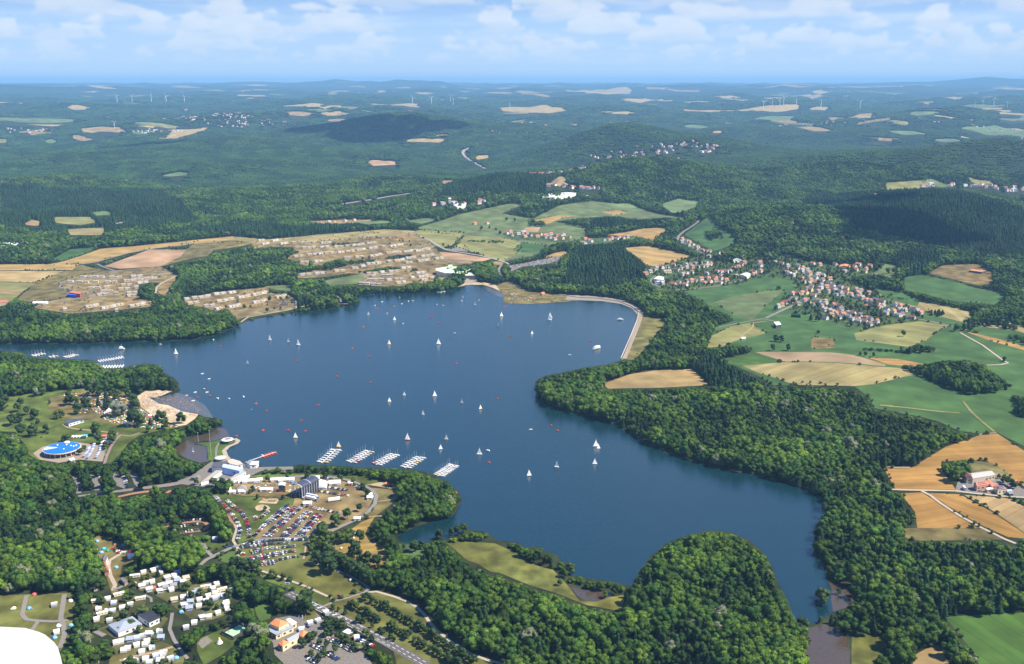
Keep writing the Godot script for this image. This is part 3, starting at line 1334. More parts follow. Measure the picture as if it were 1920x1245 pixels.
func make_restaurant() -> void:
	var at := place("disc", 0.2)
	var t := thing("disc_restaurant", "round restaurant with blue disc roof and white stripes", "restaurant", at)
	var blue := Color(.01, .13, .62)
	piece(t, "roof", Shape.new().lathe([[21.5, 5.6], [21.5, 6.1], [16.0, 6.5], [8.0, 6.8], [0.0, 6.9]], 48), blue, 0.45)
	piece(t, "roof_rim", Shape.new().lathe([[20.5, 5.0], [22.0, 5.0], [22.0, 6.0], [21.45, 6.05]], 48), Color(.68, .56, .40))
	piece(t, "glass_wall", Shape.new().lathe([[17.0, 0.0], [17.0, 5.2]], 40), Color(.10, .10, .11), 0.4)
	for k in 20:
		var a := TAU * k / 20.0
		piece(t, "column", Shape.new().bar(Vector3(cos(a) * 20.3, 0, sin(a) * 20.3), Vector3(cos(a) * 20.3, 5.2, sin(a) * 20.3), 0.35), Color(.75, .68, .58))
	for k in 3:
		var a := deg_to_rad(158.0 + k * 13.0)
		var inner := Vector2(-4.5, 1.0)
		var outer := Vector2(cos(a), sin(a)) * 20.6
		var d := (outer - inner).normalized()
		var w := Vector2(-d.y, d.x)
		var s := Shape.new()
		for j in 6:
			var p := inner.lerp(outer, j / 6.0)
			var q := inner.lerp(outer, (j + 1) / 6.0)
			var w0 := 0.25 + 0.16 * j
			var w1 := 0.25 + 0.16 * (j + 1)
			var h := func(u: Vector2) -> float: return 7.0 - pow(u.length() / 21.5, 1.7) * 0.75
			s.quad(Vector3(p.x - w.x * w0, h.call(p), p.y - w.y * w0), Vector3(p.x + w.x * w0, h.call(p), p.y + w.y * w0), Vector3(q.x + w.x * w1, h.call(q), q.y + w.y * w1), Vector3(q.x - w.x * w1, h.call(q), q.y - w.y * w1))
		piece(t, "roof_stripe", s, Color(.8, .82, .85))
	for p in [[2, -9], [9, -6], [13, -4], [5, 6], [-9, -8], [15, -7]]:
		piece(t, "skylight", Shape.new().lathe([[1.1, 0.0], [1.0, 0.5], [0.6, 0.9], [0.0, 1.05]], 8, Vector3(p[0], 6.5, p[1])), Color(.8, .82, .82))
	piece(t, "vent_dome", Shape.new().lathe([[3.6, 0.0], [3.6, 1.4], [2.4, 2.1], [0.0, 2.5]], 14, Vector3(-1, 6.2, -17)), Color(.55, .6, .6))
	# parasols on the curved terraces
	var roof := Shape.new().lathe([[2.1, 2.2], [1.1, 2.75], [0.0, 3.1]], 8).mesh()
	var pole := Shape.new().bar(Vector3.ZERO, Vector3(0, 2.9, 0), 0.06).mesh()
	var table := Shape.new().lathe([[0.7, 0.7], [0.7, 0.78], [0.0, 0.78]], 8).mesh()
	var flat: Array = PARASOLS[0]
	for i in range(0, flat.size(), 2):
		var row := 0 if i < 12 else (1 if i < 30 else 2)
		var n: int = i / 2 - [0, 6, 15][row]
		var o := thing("parasol", "blue parasol, %s from the front in the %s curved terrace row" % [ordinal(n), ["nearest", "middle", "outer"][row]], "parasol", spot(flat[i], flat[i + 1], 0.4), 0.0, "blue parasols beside the disc roof")
		part("canopy", roof, paint([Color(.22, .30, .62), Color(.36, .42, .66), Color(.45, .5, .68)][i / 2 % 3]), o)
		part("pole", pole, paint(Color(.7, .7, .7)), o)
		part("table", table, paint(Color(.55, .5, .45)), o)
	# four containers, a market stall row, a slide tower
	for k in 4:
		var o := thing("container", "small white container, %s of four behind the blue disc roof" % ordinal(k), "container", place("container", 0.4) + Vector3(k * 3.8, 0, -0.6 * k), 0.1, "white containers behind the restaurant")
		block(o, "body", Vector3(0, 1.3, 0), Vector3(2.4, 2.6, 4.5), Color(.8, .8, .78))
		block(o, "door", Vector3(0, 1.1, 2.3), Vector3(1.2, 2.0, 0.1), [Color(.5, .1, .08), Color(.05, .25, .4), Color(.4, .4, .42), Color(.08, .3, .2)][k])
	for k in 6:
		var o := thing("market_stall", "%s market stall from the back in the promenade row" % ordinal(k), "stall", place("green_stall", 0.4) + Vector3(0.6 * k + 1.5, 0, 5.0 * k - 10.0), 0.25, "stalls in the promenade row")
		block(o, "counter", Vector3(0, 0.6, 0), Vector3(3.6, 1.1, 2.0), Color(.5, .4, .3))
		piece(o, "canopy", roof_shape(PackedVector2Array([Vector2(-2.3, -1.8), Vector2(2.3, -1.8), Vector2(2.3, 1.8), Vector2(-2.3, 1.8)]), 2.3, 0.9, 1), [Color(.78, .78, .76), Color(.78, .78, .76), Color(.72, .66, .6), Color(.7, .25, .15), Color(.78, .78, .76), Color(.75, .4, .3)][k])
		for s in [-1.0, 1.0]:
			piece(o, "post", Shape.new().bar(Vector3(s * 2.0, 0, 1.5), Vector3(s * 2.0, 2.3, 1.5), 0.06), Color(.6, .6, .6))
	for k in 3:
		var o := thing("market_tent", "%s blue market tent opposite the stalls" % ordinal(k), "tent", place("green_stall", 0.4) + Vector3(11.0 + 1.2 * k, 0, 5.0 * k - 10.0), 0.25, "blue market tents on the lawn")
		piece(o, "canopy", roof_shape(PackedVector2Array([Vector2(-2.3, -2.0), Vector2(2.3, -2.0), Vector2(2.3, 2.0), Vector2(-2.3, 2.0)]), 2.3, 1.1, 2), Color(.16, .2, .42))
		for s in [-1.0, 1.0]:
			piece(o, "post", Shape.new().bar(Vector3(s * 2.1, 0, 1.8), Vector3(s * 2.1, 2.3, 1.8), 0.06), Color(.6, .6, .6))
	var w := thing("play_tower", "turquoise roofed play tower on the sandy terrace", "play tower", place("slide", 0.4))
	block(w, "platform", Vector3(0, 1.6, 0), Vector3(5.0, 0.4, 4.0), Color(.6, .55, .5))
	piece(w, "roof", roof_shape(PackedVector2Array([Vector2(-2.8, -2.2), Vector2(2.8, -2.2), Vector2(2.8, 2.2), Vector2(-2.8, 2.2)]), 3.6, 1.2, 2), Color(.05, .42, .6))
	for s in [-1.0, 1.0]:
		for u in [-1.0, 1.0]:
			piece(w, "post", Shape.new().bar(Vector3(s * 2.3, 0, u * 1.8), Vector3(s * 2.3, 3.7, u * 1.8), 0.12), Color(.7, .65, .6))


func make_stage() -> void:
	var t := thing("concert_stage", "huge black covered concert stage with white truss stripes", "stage", place("stage", 0.3), TURNS["stage"])
	var long := 27.0
	var deep := 13.0
	var tall := 12.5
	var dark := Color(.022, .026, .045)
	var s := Shape.new()
	for k in 8:
		var a := PI * k / 8.0
		var b := PI * (k + 1) / 8.0
		var p := Vector3(0, tall + sin(a) * 3.0, -cos(a) * (deep / 2 + 0.6))
		var q := Vector3(0, tall + sin(b) * 3.0, -cos(b) * (deep / 2 + 0.6))
		var x := Vector3(long / 2 + 0.5, 0, 0)
		var d := Vector3.DOWN * 0.3
		s.hexa([p - x + d, p + x + d, q + x + d, q - x + d, p - x, p + x, q + x, q - x])
	piece(t, "roof", s, Color(.035, .045, .085), 0.6)
	for x in [-long / 2 - 0.55, 0.0, long / 2 + 0.55]:
		var r := Shape.new()
		for k in 8:
			var a := PI * k / 8.0
			var b := PI * (k + 1) / 8.0
			r.bar(Vector3(x, tall + 0.15 + sin(a) * 3.0, -cos(a) * (deep / 2 + 0.65)), Vector3(x, tall + 0.15 + sin(b) * 3.0, -cos(b) * (deep / 2 + 0.65)), 0.28)
		piece(t, "roof_rib", r, Color(.75, .76, .8))
	block(t, "back_drape", Vector3(0, tall / 2, deep / 2 - 0.3), Vector3(long, tall, 0.3), dark)
	block(t, "side_drape", Vector3(long / 2 - 0.2, tall / 2, 0), Vector3(0.3, tall, deep - 0.8), dark)
	block(t, "stage_floor", Vector3(0, 1.0, 0), Vector3(long - 1, 2.0, deep - 1), Color(.05, .05, .055))
	for k in 8:
		var x := -long / 2 + long * k / 7.0
		piece(t, "truss_tower", Shape.new().bar(Vector3(x, 0, deep / 2 + 0.05), Vector3(x, tall + 0.2, deep / 2 + 0.05), 0.22), Color(.68, .7, .75))
	for k in 4:
		var z := -deep / 2 + deep * k / 3.0
		piece(t, "truss_tower", Shape.new().bar(Vector3(-long / 2 - 0.1, 0, z), Vector3(-long / 2 - 0.1, tall + 0.2, z), 0.24), Color(.68, .7, .75))
	block(t, "loudspeaker_stack", Vector3(-long / 2 - 2.6, 2.2, -2.0), Vector3(2.6, 4.4, 4.0), Color(.03, .03, .035))
	block(t, "loading_ramp", Vector3(-long / 2 + 3, 0.7, deep / 2 + 2.2), Vector3(9, 1.4, 3.4), Color(.3, .28, .28))


func make_festival() -> void:
	for q in WHITE_TENTS:
		var t := thing("white_tent", q[0], "tent", spot(q[1], q[2], 0.2), 0.12)
		var o := PackedVector2Array([Vector2(-q[3] * .4, -q[4] * .4), Vector2(q[3] * .4, -q[4] * .4), Vector2(q[3] * .4, q[4] * .4), Vector2(-q[3] * .4, q[4] * .4)])
		piece(t, "canvas_wall", Shape.new().prism(o, 0.0, 2.6), Color(.74, .74, .72))
		piece(t, "canvas_roof", roof_shape(o, 2.62, 1.0 + 0.09 * q[4], 1), Color(.82, .81, .78))
		block(t, "entrance", Vector3(0, 1.1, q[4] * .4 + 0.05), Vector3(q[3] * 0.3, 2.1, 0.1), Color(.28, .25, .22))
	var wheel := Shape.new().bar(Vector3(0, 0.5, -0.2), Vector3(0, 0.5, 0.2), 0.5, -1.0, 8).mesh()
	for q in LORRIES:
		var long: float = q[3]
		var t := thing("lorry", q[0], "lorry", spot(q[1], q[2], 0.2), q[5])
		var tall := 3.0 if long > 9 else 2.2
		block(t, "box_body", Vector3(-0.9, 0.9 + tall / 2, 0), Vector3(long - 3.0, tall, 2.5), Color(.80, .80, .80) if q[4] == 0 else Color(.45, .52, .72))
		block(t, "cab", Vector3(long / 2 - 1.1, 1.5, 0), Vector3(2.2, 2.4, 2.4), Color(.22, .24, .28) if long > 9 else Color(.8, .8, .8), 0.0, 0.92)
		block(t, "windscreen", Vector3(long / 2 - 0.02, 1.95, 0), Vector3(0.12, 0.9, 2.0), Color(.03, .04, .05))
		for x in [long / 2 - 1.2, -long * 0.15, -long / 2 + 1.4]:
			for s in [-1.0, 1.0]:
				part("wheel", wheel, paint(Color(.03, .03, .03)), t, Vector3(x, 0, s * 1.1))
	for i in FENCES.size():
		var f: Array = FENCES[i]
		var a := Vector2(f[0], f[1])
		var b := Vector2(f[2], f[3])
		var mid := (a + b) / 2
		var d := b - a
		var t := thing("site_fence", ["white fence by the long canopy", "white fence below the hut", "long white fence over the play lawn", "white fence leading to the stage", "white fence running down to the car rows", "short white fence corner above the cars", "long white fence between cars and stage field", "short white fence behind the stage"][i], "fence", spot(mid.x, mid.y, 0.1), atan2(-d.y, d.x))
		var n := maxi(2, int(d.length() / 6.0))
		var w := d.length() / n
		var panel := Shape.new().box(Vector3(0, 1.5, 0), Vector3(w - 0.15, 2.9, 0.9)).mesh()
		for k in n:
			part("panel", panel, paint(Color(.80, .81, .84)), t, Vector3(-d.length() / 2 + w * (k + 0.5), 0, 0))
		for k in n + 1:
			part("post", Shape.new().box(Vector3(0, 1.3, 0), Vector3(0.12, 2.6, 1.6)).mesh(), paint(Color(.75, .77, .8)), t, Vector3(-d.length() / 2 + w * k, 0, 0.0))
	var bales: Array = BALES[0]
	for i in range(0, bales.size(), 2):
		var t := thing("wrapped_bale", ["white wrapped bale nearest the lane", "white wrapped bale beside its twin under the hedge trees", "lower white bale in the tawny meadow", "white bale at the meadow's left edge", "white bale at the low end of the tawny meadow"][i / 2], "bale", spot(bales[i], bales[i + 1], 0.2), 0.6, "bales in the tawny meadow")
		piece(t, "wrapped_roll", Shape.new().bar(Vector3(-0.8, 0.85, 0), Vector3(0.8, 0.85, 0), 0.95, -1.0, 10), Color(.82, .82, .82))
		piece(t, "end_cap", Shape.new().bar(Vector3(-0.83, 0.85, 0), Vector3(-0.8, 0.85, 0), 0.9, -1.0, 10), Color(.7, .72, .7))
	var p := thing("climbing_frame", "wooden climbing frame with ropes on the sandy playground", "climbing frame", place("play_frame", 0.3))
	for k in 4:
		var x := -4.5 + 3.0 * k
		piece(p, "tower_post", Shape.new().bar(Vector3(x, 0, -1.2), Vector3(x, 3.2 + k % 2, -1.2), 0.15).bar(Vector3(x, 0, 1.2), Vector3(x, 3.2 + k % 2, 1.2), 0.15), Color(.28, .2, .13))
	block(p, "platform", Vector3(0, 1.9, 0), Vector3(9.4, 0.25, 2.6), Color(.36, .27, .18))
	piece(p, "slide", Shape.new().hexa([Vector3(-5.5, 1.8, -.5), Vector3(-5.5, 1.8, .5), Vector3(-9, .2, .5), Vector3(-9, .2, -.5), Vector3(-5.5, 2.0, -.5), Vector3(-5.5, 2.0, .5), Vector3(-9, .4, .5), Vector3(-9, .4, -.5)]), Color(.55, .5, .45))
	p = thing("play_slide", "orange red play slide on the sandy playground", "slide", place("play_red", 0.3))
	piece(p, "slide", Shape.new().hexa([Vector3(-2, 2.2, -.5), Vector3(-2, 2.2, .5), Vector3(2, .2, .5), Vector3(2, .2, -.5), Vector3(-2, 2.5, -.5), Vector3(-2, 2.5, .5), Vector3(2, .5, .5), Vector3(2, .5, -.5)]), Color(.6, .15, .05))
	piece(p, "ladder", Shape.new().bar(Vector3(-2.2, 0, -.4), Vector3(-2.0, 2.6, -.4), 0.1).bar(Vector3(-2.2, 0, .4), Vector3(-2.0, 2.6, .4), 0.1), Color(.6, .2, .08))
	# sports court
	var at := place("sports", 0.5)
	p = thing("sports_court", "small fenced sports court with pale green floor", "sports court", at, TURNS["sports"])
	block(p, "floor", Vector3(0, 0, 0), Vector3(16, 0.3, 13), Color(.30, .50, .30))
	for s in [-1.0, 1.0]:
		block(p, "fence_side", Vector3(0, 1.3, s * 7.6), Vector3(18, 2.4, 0.35), Color(.06, .06, .055))
		block(p, "fence_end", Vector3(s * 9.1, 1.3, 0), Vector3(0.35, 2.4, 15.5), Color(.06, .06, .055))
		piece(p, "hoop_post", Shape.new().bar(Vector3(s * 7.6, 0, 0), Vector3(s * 7.6, 3.4, 0), 0.1), Color(.5, .5, .5))
		block(p, "backboard", Vector3(s * 7.3, 3.4, 0), Vector3(0.1, 1.1, 1.8), Color(.7, .7, .7))
	p = thing("tipi", "white tipi tent with yellow top on the camp lawn", "tent", place("teepee", 0.3))
	piece(p, "canvas", Shape.new().lathe([[2.7, 0.0], [0.35, 4.4]], 10), Color(.76, .66, .64))
	piece(p, "cap", Shape.new().lathe([[0.42, 4.4], [0.9, 4.5], [0.0, 5.4]], 8), Color(.75, .55, .05))
	p = thing("notice_board", "blue and white notice board on the grass verge", "board", place("signboard", 0.2), 0.1)
	block(p, "panel", Vector3(0, 1.6, 0), Vector3(4.4, 2.0, 0.2), Color(.72, .75, .8))
	block(p, "blue_field", Vector3(0, 1.6, 0.13), Vector3(2.8, 1.2, 0.06), Color(.08, .2, .5))
	for s in [-1.0, 1.0]:
		piece(p, "post", Shape.new().bar(Vector3(s * 1.8, 0, 0), Vector3(s * 1.8, 2.6, 0), 0.08), Color(.4, .4, .4))
	for k in 3:
		p = thing("banner_flag", ["blue banner flag by the gatehouse forecourt", "white banner flag by the gatehouse forecourt", "red and white banner flag by the forecourt"][k], "flag", place("flag", 0.2) + Vector3(-2.0 + 2.6 * k, 0, -0.8 * k))
		piece(p, "pole", Shape.new().bar(Vector3.ZERO, Vector3(0, 6.0, 0), 0.06), Color(.7, .7, .7))
		block(p, "banner", Vector3(0.45, 4.0, 0), Vector3(0.9, 3.6, 0.06), [Color(.1, .25, .6), Color(.8, .8, .8), Color(.6, .1, .08)][k])
	# hedge blocks in the village
	for k in 3:
		var key: String = ["hedge_a", "hedge_b", "hedge_c"][k]
		var long: float = [34.0, 36.0, 18.0][k]
		p = thing("clipped_hedge", ["tall clipped hedge, far arm of the village hedge square", "tall clipped hedge, near arm of the village hedge square", "short cross hedge closing the village hedge square"][k], "hedge", place(key), TURNS[key])
		var v := PackedVector3Array()
		var n := PackedVector3Array()
		var c := PackedColorArray()
		var r := RandomNumberGenerator.new()
		r.seed = 40 + k
		for i in int(long / 1.6):
			for j in 2:
				ball(v, n, c, Vector3(-long / 2 + 1.6 * i, 3.0 + r.randf_range(-.3, .3), (j - 0.5) * 2.6), Vector3(1.5, 4.2, 1.7), Color(.03, .075, .028))
				blob(v, n, c, r, Vector3(-long / 2 + 1.6 * i, 3.4, (j - 0.5) * 2.6), Vector3(1.5, 4.2, 1.7), 16, 0.5, 1.0)
		for i in c.size():
			if c[i].r > 0.2:
				c[i] = Color(.032, .078, .03) * c[i].g
		part("foliage", surface(v, n, c), leaf_material(), p)


# ------------------------------------------------------------------ the shore: pavilions, jetties, masts
func make_shore() -> void:
	var p := thing("round_pavilion", "round dark pavilion with ring roof on the grass spit", "pavilion", place("pavilion", 0.2))
	piece(p, "roof_ring", Shape.new().lathe([[7.2, 3.4], [7.6, 3.8], [4.6, 4.7], [4.0, 4.4]], 24), Color(.58, .58, .55))
	piece(p, "inner_roof", Shape.new().lathe([[4.2, 4.0], [0.0, 4.2]], 20), Color(.2, .2, .2))
	piece(p, "wall", Shape.new().lathe([[6.0, 0.0], [6.0, 3.5]], 20), Color(.12, .11, .11))
	p = thing("round_roof", "small round grey roof beside the dark school wing", "pavilion", place("pavilion_small", 0.2))
	piece(p, "roof", Shape.new().lathe([[7.0, 3.2], [7.0, 3.7], [3.0, 4.5], [0.0, 4.6]], 20), Color(.42, .42, .42))
	piece(p, "wall", Shape.new().lathe([[6.0, 0.0], [6.0, 3.2]], 18), Color(.3, .28, .26))
	for k in 3:
		var key: String = ["mast_left", "mast_mid", "mast_right"][k]
		p = thing("light_mast", ["tall grey mast at the tip of the grass spit", "tallest grey mast in the middle of the grass spit", "grey mast near the school on the grass spit"][k], "mast", place(key, 0.2), 0.0, "masts on the grass spit")
		piece(p, "pole", Shape.new().bar(Vector3.ZERO, Vector3(0, [12.0, 18.0, 15.0][k], 0), 0.22, 0.14), Color(.5, .52, .55))
		block(p, "lamp_head", Vector3(0, [12.0, 18.0, 15.0][k] + 0.2, 0), Vector3(1.4, 0.4, 0.5), Color(.6, .62, .65))
	p = thing("fountain_buoy", "pale sail shaped marker standing in the brown cove", "marker", place("buoy_mast", 0.1))
	piece(p, "base", Shape.new().lathe([[1.4, 0.0], [1.4, 0.4], [0.0, 0.5]], 10), Color(.5, .5, .48))
	piece(p, "fin", Shape.new().hexa([Vector3(-.9, .4, -.06), Vector3(.9, .4, -.06), Vector3(.9, .4, .06), Vector3(-.9, .4, .06), Vector3(-.1, 7.5, -.03), Vector3(.1, 7.5, -.03), Vector3(.1, 7.5, .03), Vector3(-.1, 7.5, .03)]), Color(.5, .55, .6))
	p = thing("boulder_groin", "low groin of grey boulders at the beach", "boulders", place("groin", 0.2))
	for k in 9:
		block(p, "boulder", Vector3(-7.0 + 2.0 * k, 0.4, 0.8 * k + rng.randf_range(-.8, .8)), Vector3(rng.randf_range(1.4, 2.6), 1.2, rng.randf_range(1.2, 2.0)), Color(.3, .28, .26) * rng.randf_range(0.8, 1.2), rng.randf() * 3.0, 0.7)
	# jetty of red pedal boats
	var a: Vector2 = PLACES["dock"]
	var b: Vector2 = PLACES["dock_end"]
	jetty("long jetty with red pedal boats", a, b)
	for k in 10:
		var f := 0.5 + 0.05 * k
		var d := (b - a).normalized()
		var q := a.lerp(b, f) + Vector2(-d.y, d.x) * (2.6 if k % 2 else -2.6)
		small_boat(q.x, q.y, 3 if k == 0 else (1 if k == 2 else 0), "%s boat from the shore moored at the red boat jetty" % ordinal(k), "boats at the red boat jetty", atan2(-d.y, d.x) + PI / 2)
	# dam wall: stone parapet along the crest
	p = thing("dam_parapet", "pale stone parapet along the curved dam crest", "parapet", Vector3.ZERO)
	var line := PackedVector2Array()
	for q in ROADS:
		if q[0] == "dam_road":
			line = poly(q[3])
	for k in line.size() - 1:
		var u := line[k]
		var w := line[k + 1]
		var d := w - u
		var m := (u + w) / 2 + Vector2(d.y, -d.x).normalized() * -5.5
		block(p, "parapet_wall", spot(m.x, m.y, 0.8), Vector3(d.length() + 0.4, 1.6, 0.8), Color(.5, .44, .37), atan2(-d.y, d.x))
	# the excursion ship and other single craft
	p = thing("excursion_ship", "white excursion ship with long deck cabin near the dam", "ship", place("ship", 0.0), 0.75)
	hull(p, 19.0, 5.0, 1.6, Color(.78, .79, .76))
	block(p, "deck_cabin", Vector3(-1, 2.9, 0), Vector3(12.5, 2.2, 3.8), Color(.76, .78, .74))
	for k in 5:
		block(p, "window", Vector3(-5.4 + 2.2 * k, 3.0, 1.93), Vector3(1.5, 0.9, 0.08), Color(.05, .07, .08))
	block(p, "awning", Vector3(-1, 4.9, 0), Vector3(10, 0.2, 3.6), Color(.6, .7, .6))
	for x in [-5.5, 3.5]:
		piece(p, "post", Shape.new().bar(Vector3(x, 4, 1.5), Vector3(x, 4.9, 1.5), 0.08).bar(Vector3(x, 4, -1.5), Vector3(x, 4.9, -1.5), 0.08), Color(.7, .7, .7))
	block(p, "wheelhouse", Vector3(6.3, 3.2, 0), Vector3(2.0, 2.4, 2.6), Color(.8, .8, .78))
	p = thing("motor_launch", "broad white motor launch in the dam corner", "motor boat", place("launch", 0.0), 0.1)
	hull(p, 12.0, 4.0, 1.3, Color(.78, .78, .78))
	block(p, "cabin", Vector3(-0.5, 2.2, 0), Vector3(6, 1.6, 3.0), Color(.74, .76, .78))
	block(p, "window", Vector3(-0.5, 2.4, 1.53), Vector3(4.5, 0.6, 0.08), Color(.05, .06, .08))
	p = thing("rescue_boat", "tall white cabin boat off the far marina", "motor boat", place("houseboat", 0.0), 0.2)
	hull(p, 11.0, 4.0, 1.6, Color(.8, .8, .8))
	block(p, "cabin", Vector3(-0.5, 2.8, 0), Vector3(6, 2.4, 3.0), Color(.78, .78, .78))
	block(p, "flybridge", Vector3(-1.5, 4.6, 0), Vector3(3, 1.2, 2.6), Color(.72, .74, .76))
	piece(p, "mast", Shape.new().bar(Vector3(0.5, 4, 0), Vector3(0.5, 9, 0), 0.12), Color(.7, .7, .7))


func hull(t: Node3D, long: float, wide: float, deep: float, c: Color) -> void:
	var s := Shape.new()
	var st := [[-0.5, 0.72], [-0.2, 1.0], [0.12, 0.95], [0.34, 0.6], [0.5, 0.04]]
	for k in st.size() - 1:
		var x0: float = st[k][0] * long
		var x1: float = st[k + 1][0] * long
		var w0: float = st[k][1] * wide / 2
		var w1: float = st[k + 1][1] * wide / 2
		s.hexa([Vector3(x0, -0.2, -w0 * .6), Vector3(x1, -0.2, -w1 * .6), Vector3(x1, -0.2, w1 * .6), Vector3(x0, -0.2, w0 * .6), Vector3(x0, deep, -w0), Vector3(x1, deep * 1.08, -w1), Vector3(x1, deep * 1.08, w1), Vector3(x0, deep, w0)])
	piece(t, "hull", s, c, 0.4)


func jetty(label: String, a: Vector2, b: Vector2) -> void:
	var d := b - a
	var m := (a + b) / 2
	var t := thing("jetty", label, "jetty", Vector3(m.x, 0.0, m.y), atan2(-d.y, d.x))
	block(t, "walkway", Vector3(0, 0.55, 0), Vector3(d.length(), 0.22, 2.0), Color(.42, .40, .38))
	for k in 6:
		piece(t, "pile", Shape.new().bar(Vector3(d.length() * (k / 5.0 - 0.5), -0.3, 1.0), Vector3(d.length() * (k / 5.0 - 0.5), 1.5, 1.0), 0.16), Color(.3, .28, .26))


var small_meshes := {}


func small_boat(x: float, z: float, kind: int, label: String, group: String, turn: float) -> void:
	if small_meshes.is_empty():
		var f := Shape.new()
		for s in [-1.0, 1.0]:
			f.hexa([Vector3(-1.9, -.1, s * .75 - .3), Vector3(1.5, -.1, s * .75 - .3), Vector3(1.5, -.1, s * .75 + .3), Vector3(-1.9, -.1, s * .75 + .3), Vector3(-1.9, .55, s * .75 - .35), Vector3(2.2, .6, s * .75 - .2), Vector3(2.2, .6, s * .75 + .2), Vector3(-1.9, .55, s * .75 + .35)])
		small_meshes.floats = f.mesh()
		small_meshes.seat = Shape.new().box(Vector3(-0.3, 0.75, 0), Vector3(1.4, 0.5, 1.5)).box(Vector3(-0.95, 1.15, 0), Vector3(0.25, 0.8, 1.5)).mesh()
		var h := Shape.new()
		for e in [[-2.4, -.6, .85, 1.0], [-.6, 1.0, 1.0, .85], [1.0, 2.6, .85, .08]]:
			h.hexa([Vector3(e[0], -.1, -e[2] * .6), Vector3(e[1], -.1, -e[3] * .6), Vector3(e[1], -.1, e[3] * .6), Vector3(e[0], -.1, e[2] * .6), Vector3(e[0], .8, -e[2]), Vector3(e[1], .85, -e[3]), Vector3(e[1], .85, e[3]), Vector3(e[0], .8, e[2])])
		small_meshes.hull = h.mesh()
		small_meshes.cockpit = Shape.new().box(Vector3(-0.6, 1.0, 0), Vector3(1.6, 0.5, 1.3), 0.8).mesh()
	var t := thing("pedal_boat" if kind in [0, 3] else "rowing_boat", label, "boat", Vector3(x, 0.12, z), turn, group)
	var c: Color = [Color(.68, .075, .03), Color(.8, .8, .78), Color(.75, .42, .05), Color(.05, .18, .6)][kind]
	if kind in [0, 3]:
		part("floats", small_meshes.floats, paint(c, 0.5), t)
		part("seat", small_meshes.seat, paint(c * 0.8, 0.5), t)
	else:
		part("hull", small_meshes.hull, paint(c, 0.5), t)
		part("cockpit", small_meshes.cockpit, paint(Color(.5, .52, .55), 0.5), t)


# ------------------------------------------------------------------ cars
const CAR_COLORS := [Color(.028, .03, .034), Color(.36, .37, .39), Color(.78, .78, .78), Color(.42, .03, .025), Color(.02, .06, .30), Color(.025, .035, .085), Color(.10, .11, .12), Color(.06, .16, .07), Color(.7, .5, .04)]
const CAR_WORDS := ["black", "silver", "white", "red", "blue", "dark blue", "dark grey", "green", "yellow"]


func car_shapes() -> Dictionary:
	var body := Shape.new()
	body.hexa([Vector3(-2.15, .25, -.85), Vector3(2.15, .25, -.8), Vector3(2.15, .25, .8), Vector3(-2.15, .25, .85), Vector3(-2.2, .92, -.84), Vector3(2.1, .72, -.74), Vector3(2.1, .72, .74), Vector3(-2.2, .92, .84)])
	var glass := Shape.new().hexa([Vector3(-1.95, .88, -.78), Vector3(1.0, .82, -.76), Vector3(1.0, .82, .76), Vector3(-1.95, .88, .78), Vector3(-1.5, 1.40, -.6), Vector3(.2, 1.42, -.6), Vector3(.2, 1.42, .6), Vector3(-1.5, 1.40, .6)])
	var roof := Shape.new().hexa([Vector3(-1.55, 1.40, -.62), Vector3(.24, 1.42, -.62), Vector3(.24, 1.42, .62), Vector3(-1.55, 1.40, .62), Vector3(-1.45, 1.47, -.55), Vector3(.15, 1.49, -.55), Vector3(.15, 1.49, .55), Vector3(-1.45, 1.47, .55)])
	var wheel := Shape.new().bar(Vector3(0, .32, -.1), Vector3(0, .32, .1), 0.33, -1.0, 7)
	var all := Shape.new()
	all.v = body.v + roof.v + glass.v + wheel.v
	for i in all.v.size():
		all.c.append(Color(1, 1, 1) if i < body.v.size() + roof.v.size() else Color(.05, .06, .08))
	return {"body": body.mesh(), "glass": glass.mesh(), "roof": roof.mesh(), "wheel": wheel.mesh(), "all": all.mesh(true)}


var car_kit := {}


func car(at: Vector3, turn: float, color: int, label: String, group: String) -> void:
	var t := thing("parked_car", label, "car", at, turn, group)
	var m := paint(CAR_COLORS[color], 0.25)
	part("body", car_kit.body, m, t)
	part("window_band", car_kit.glass, paint(Color(.03, .035, .045), 0.15), t)
	part("roof", car_kit.roof, m, t)
	for x in [-1.3, 1.3]:
		for s in [-1.0, 1.0]:
			part("wheel", car_kit.wheel, paint(Color(.025, .025, .025)), t, Vector3(x, 0, s * .76))


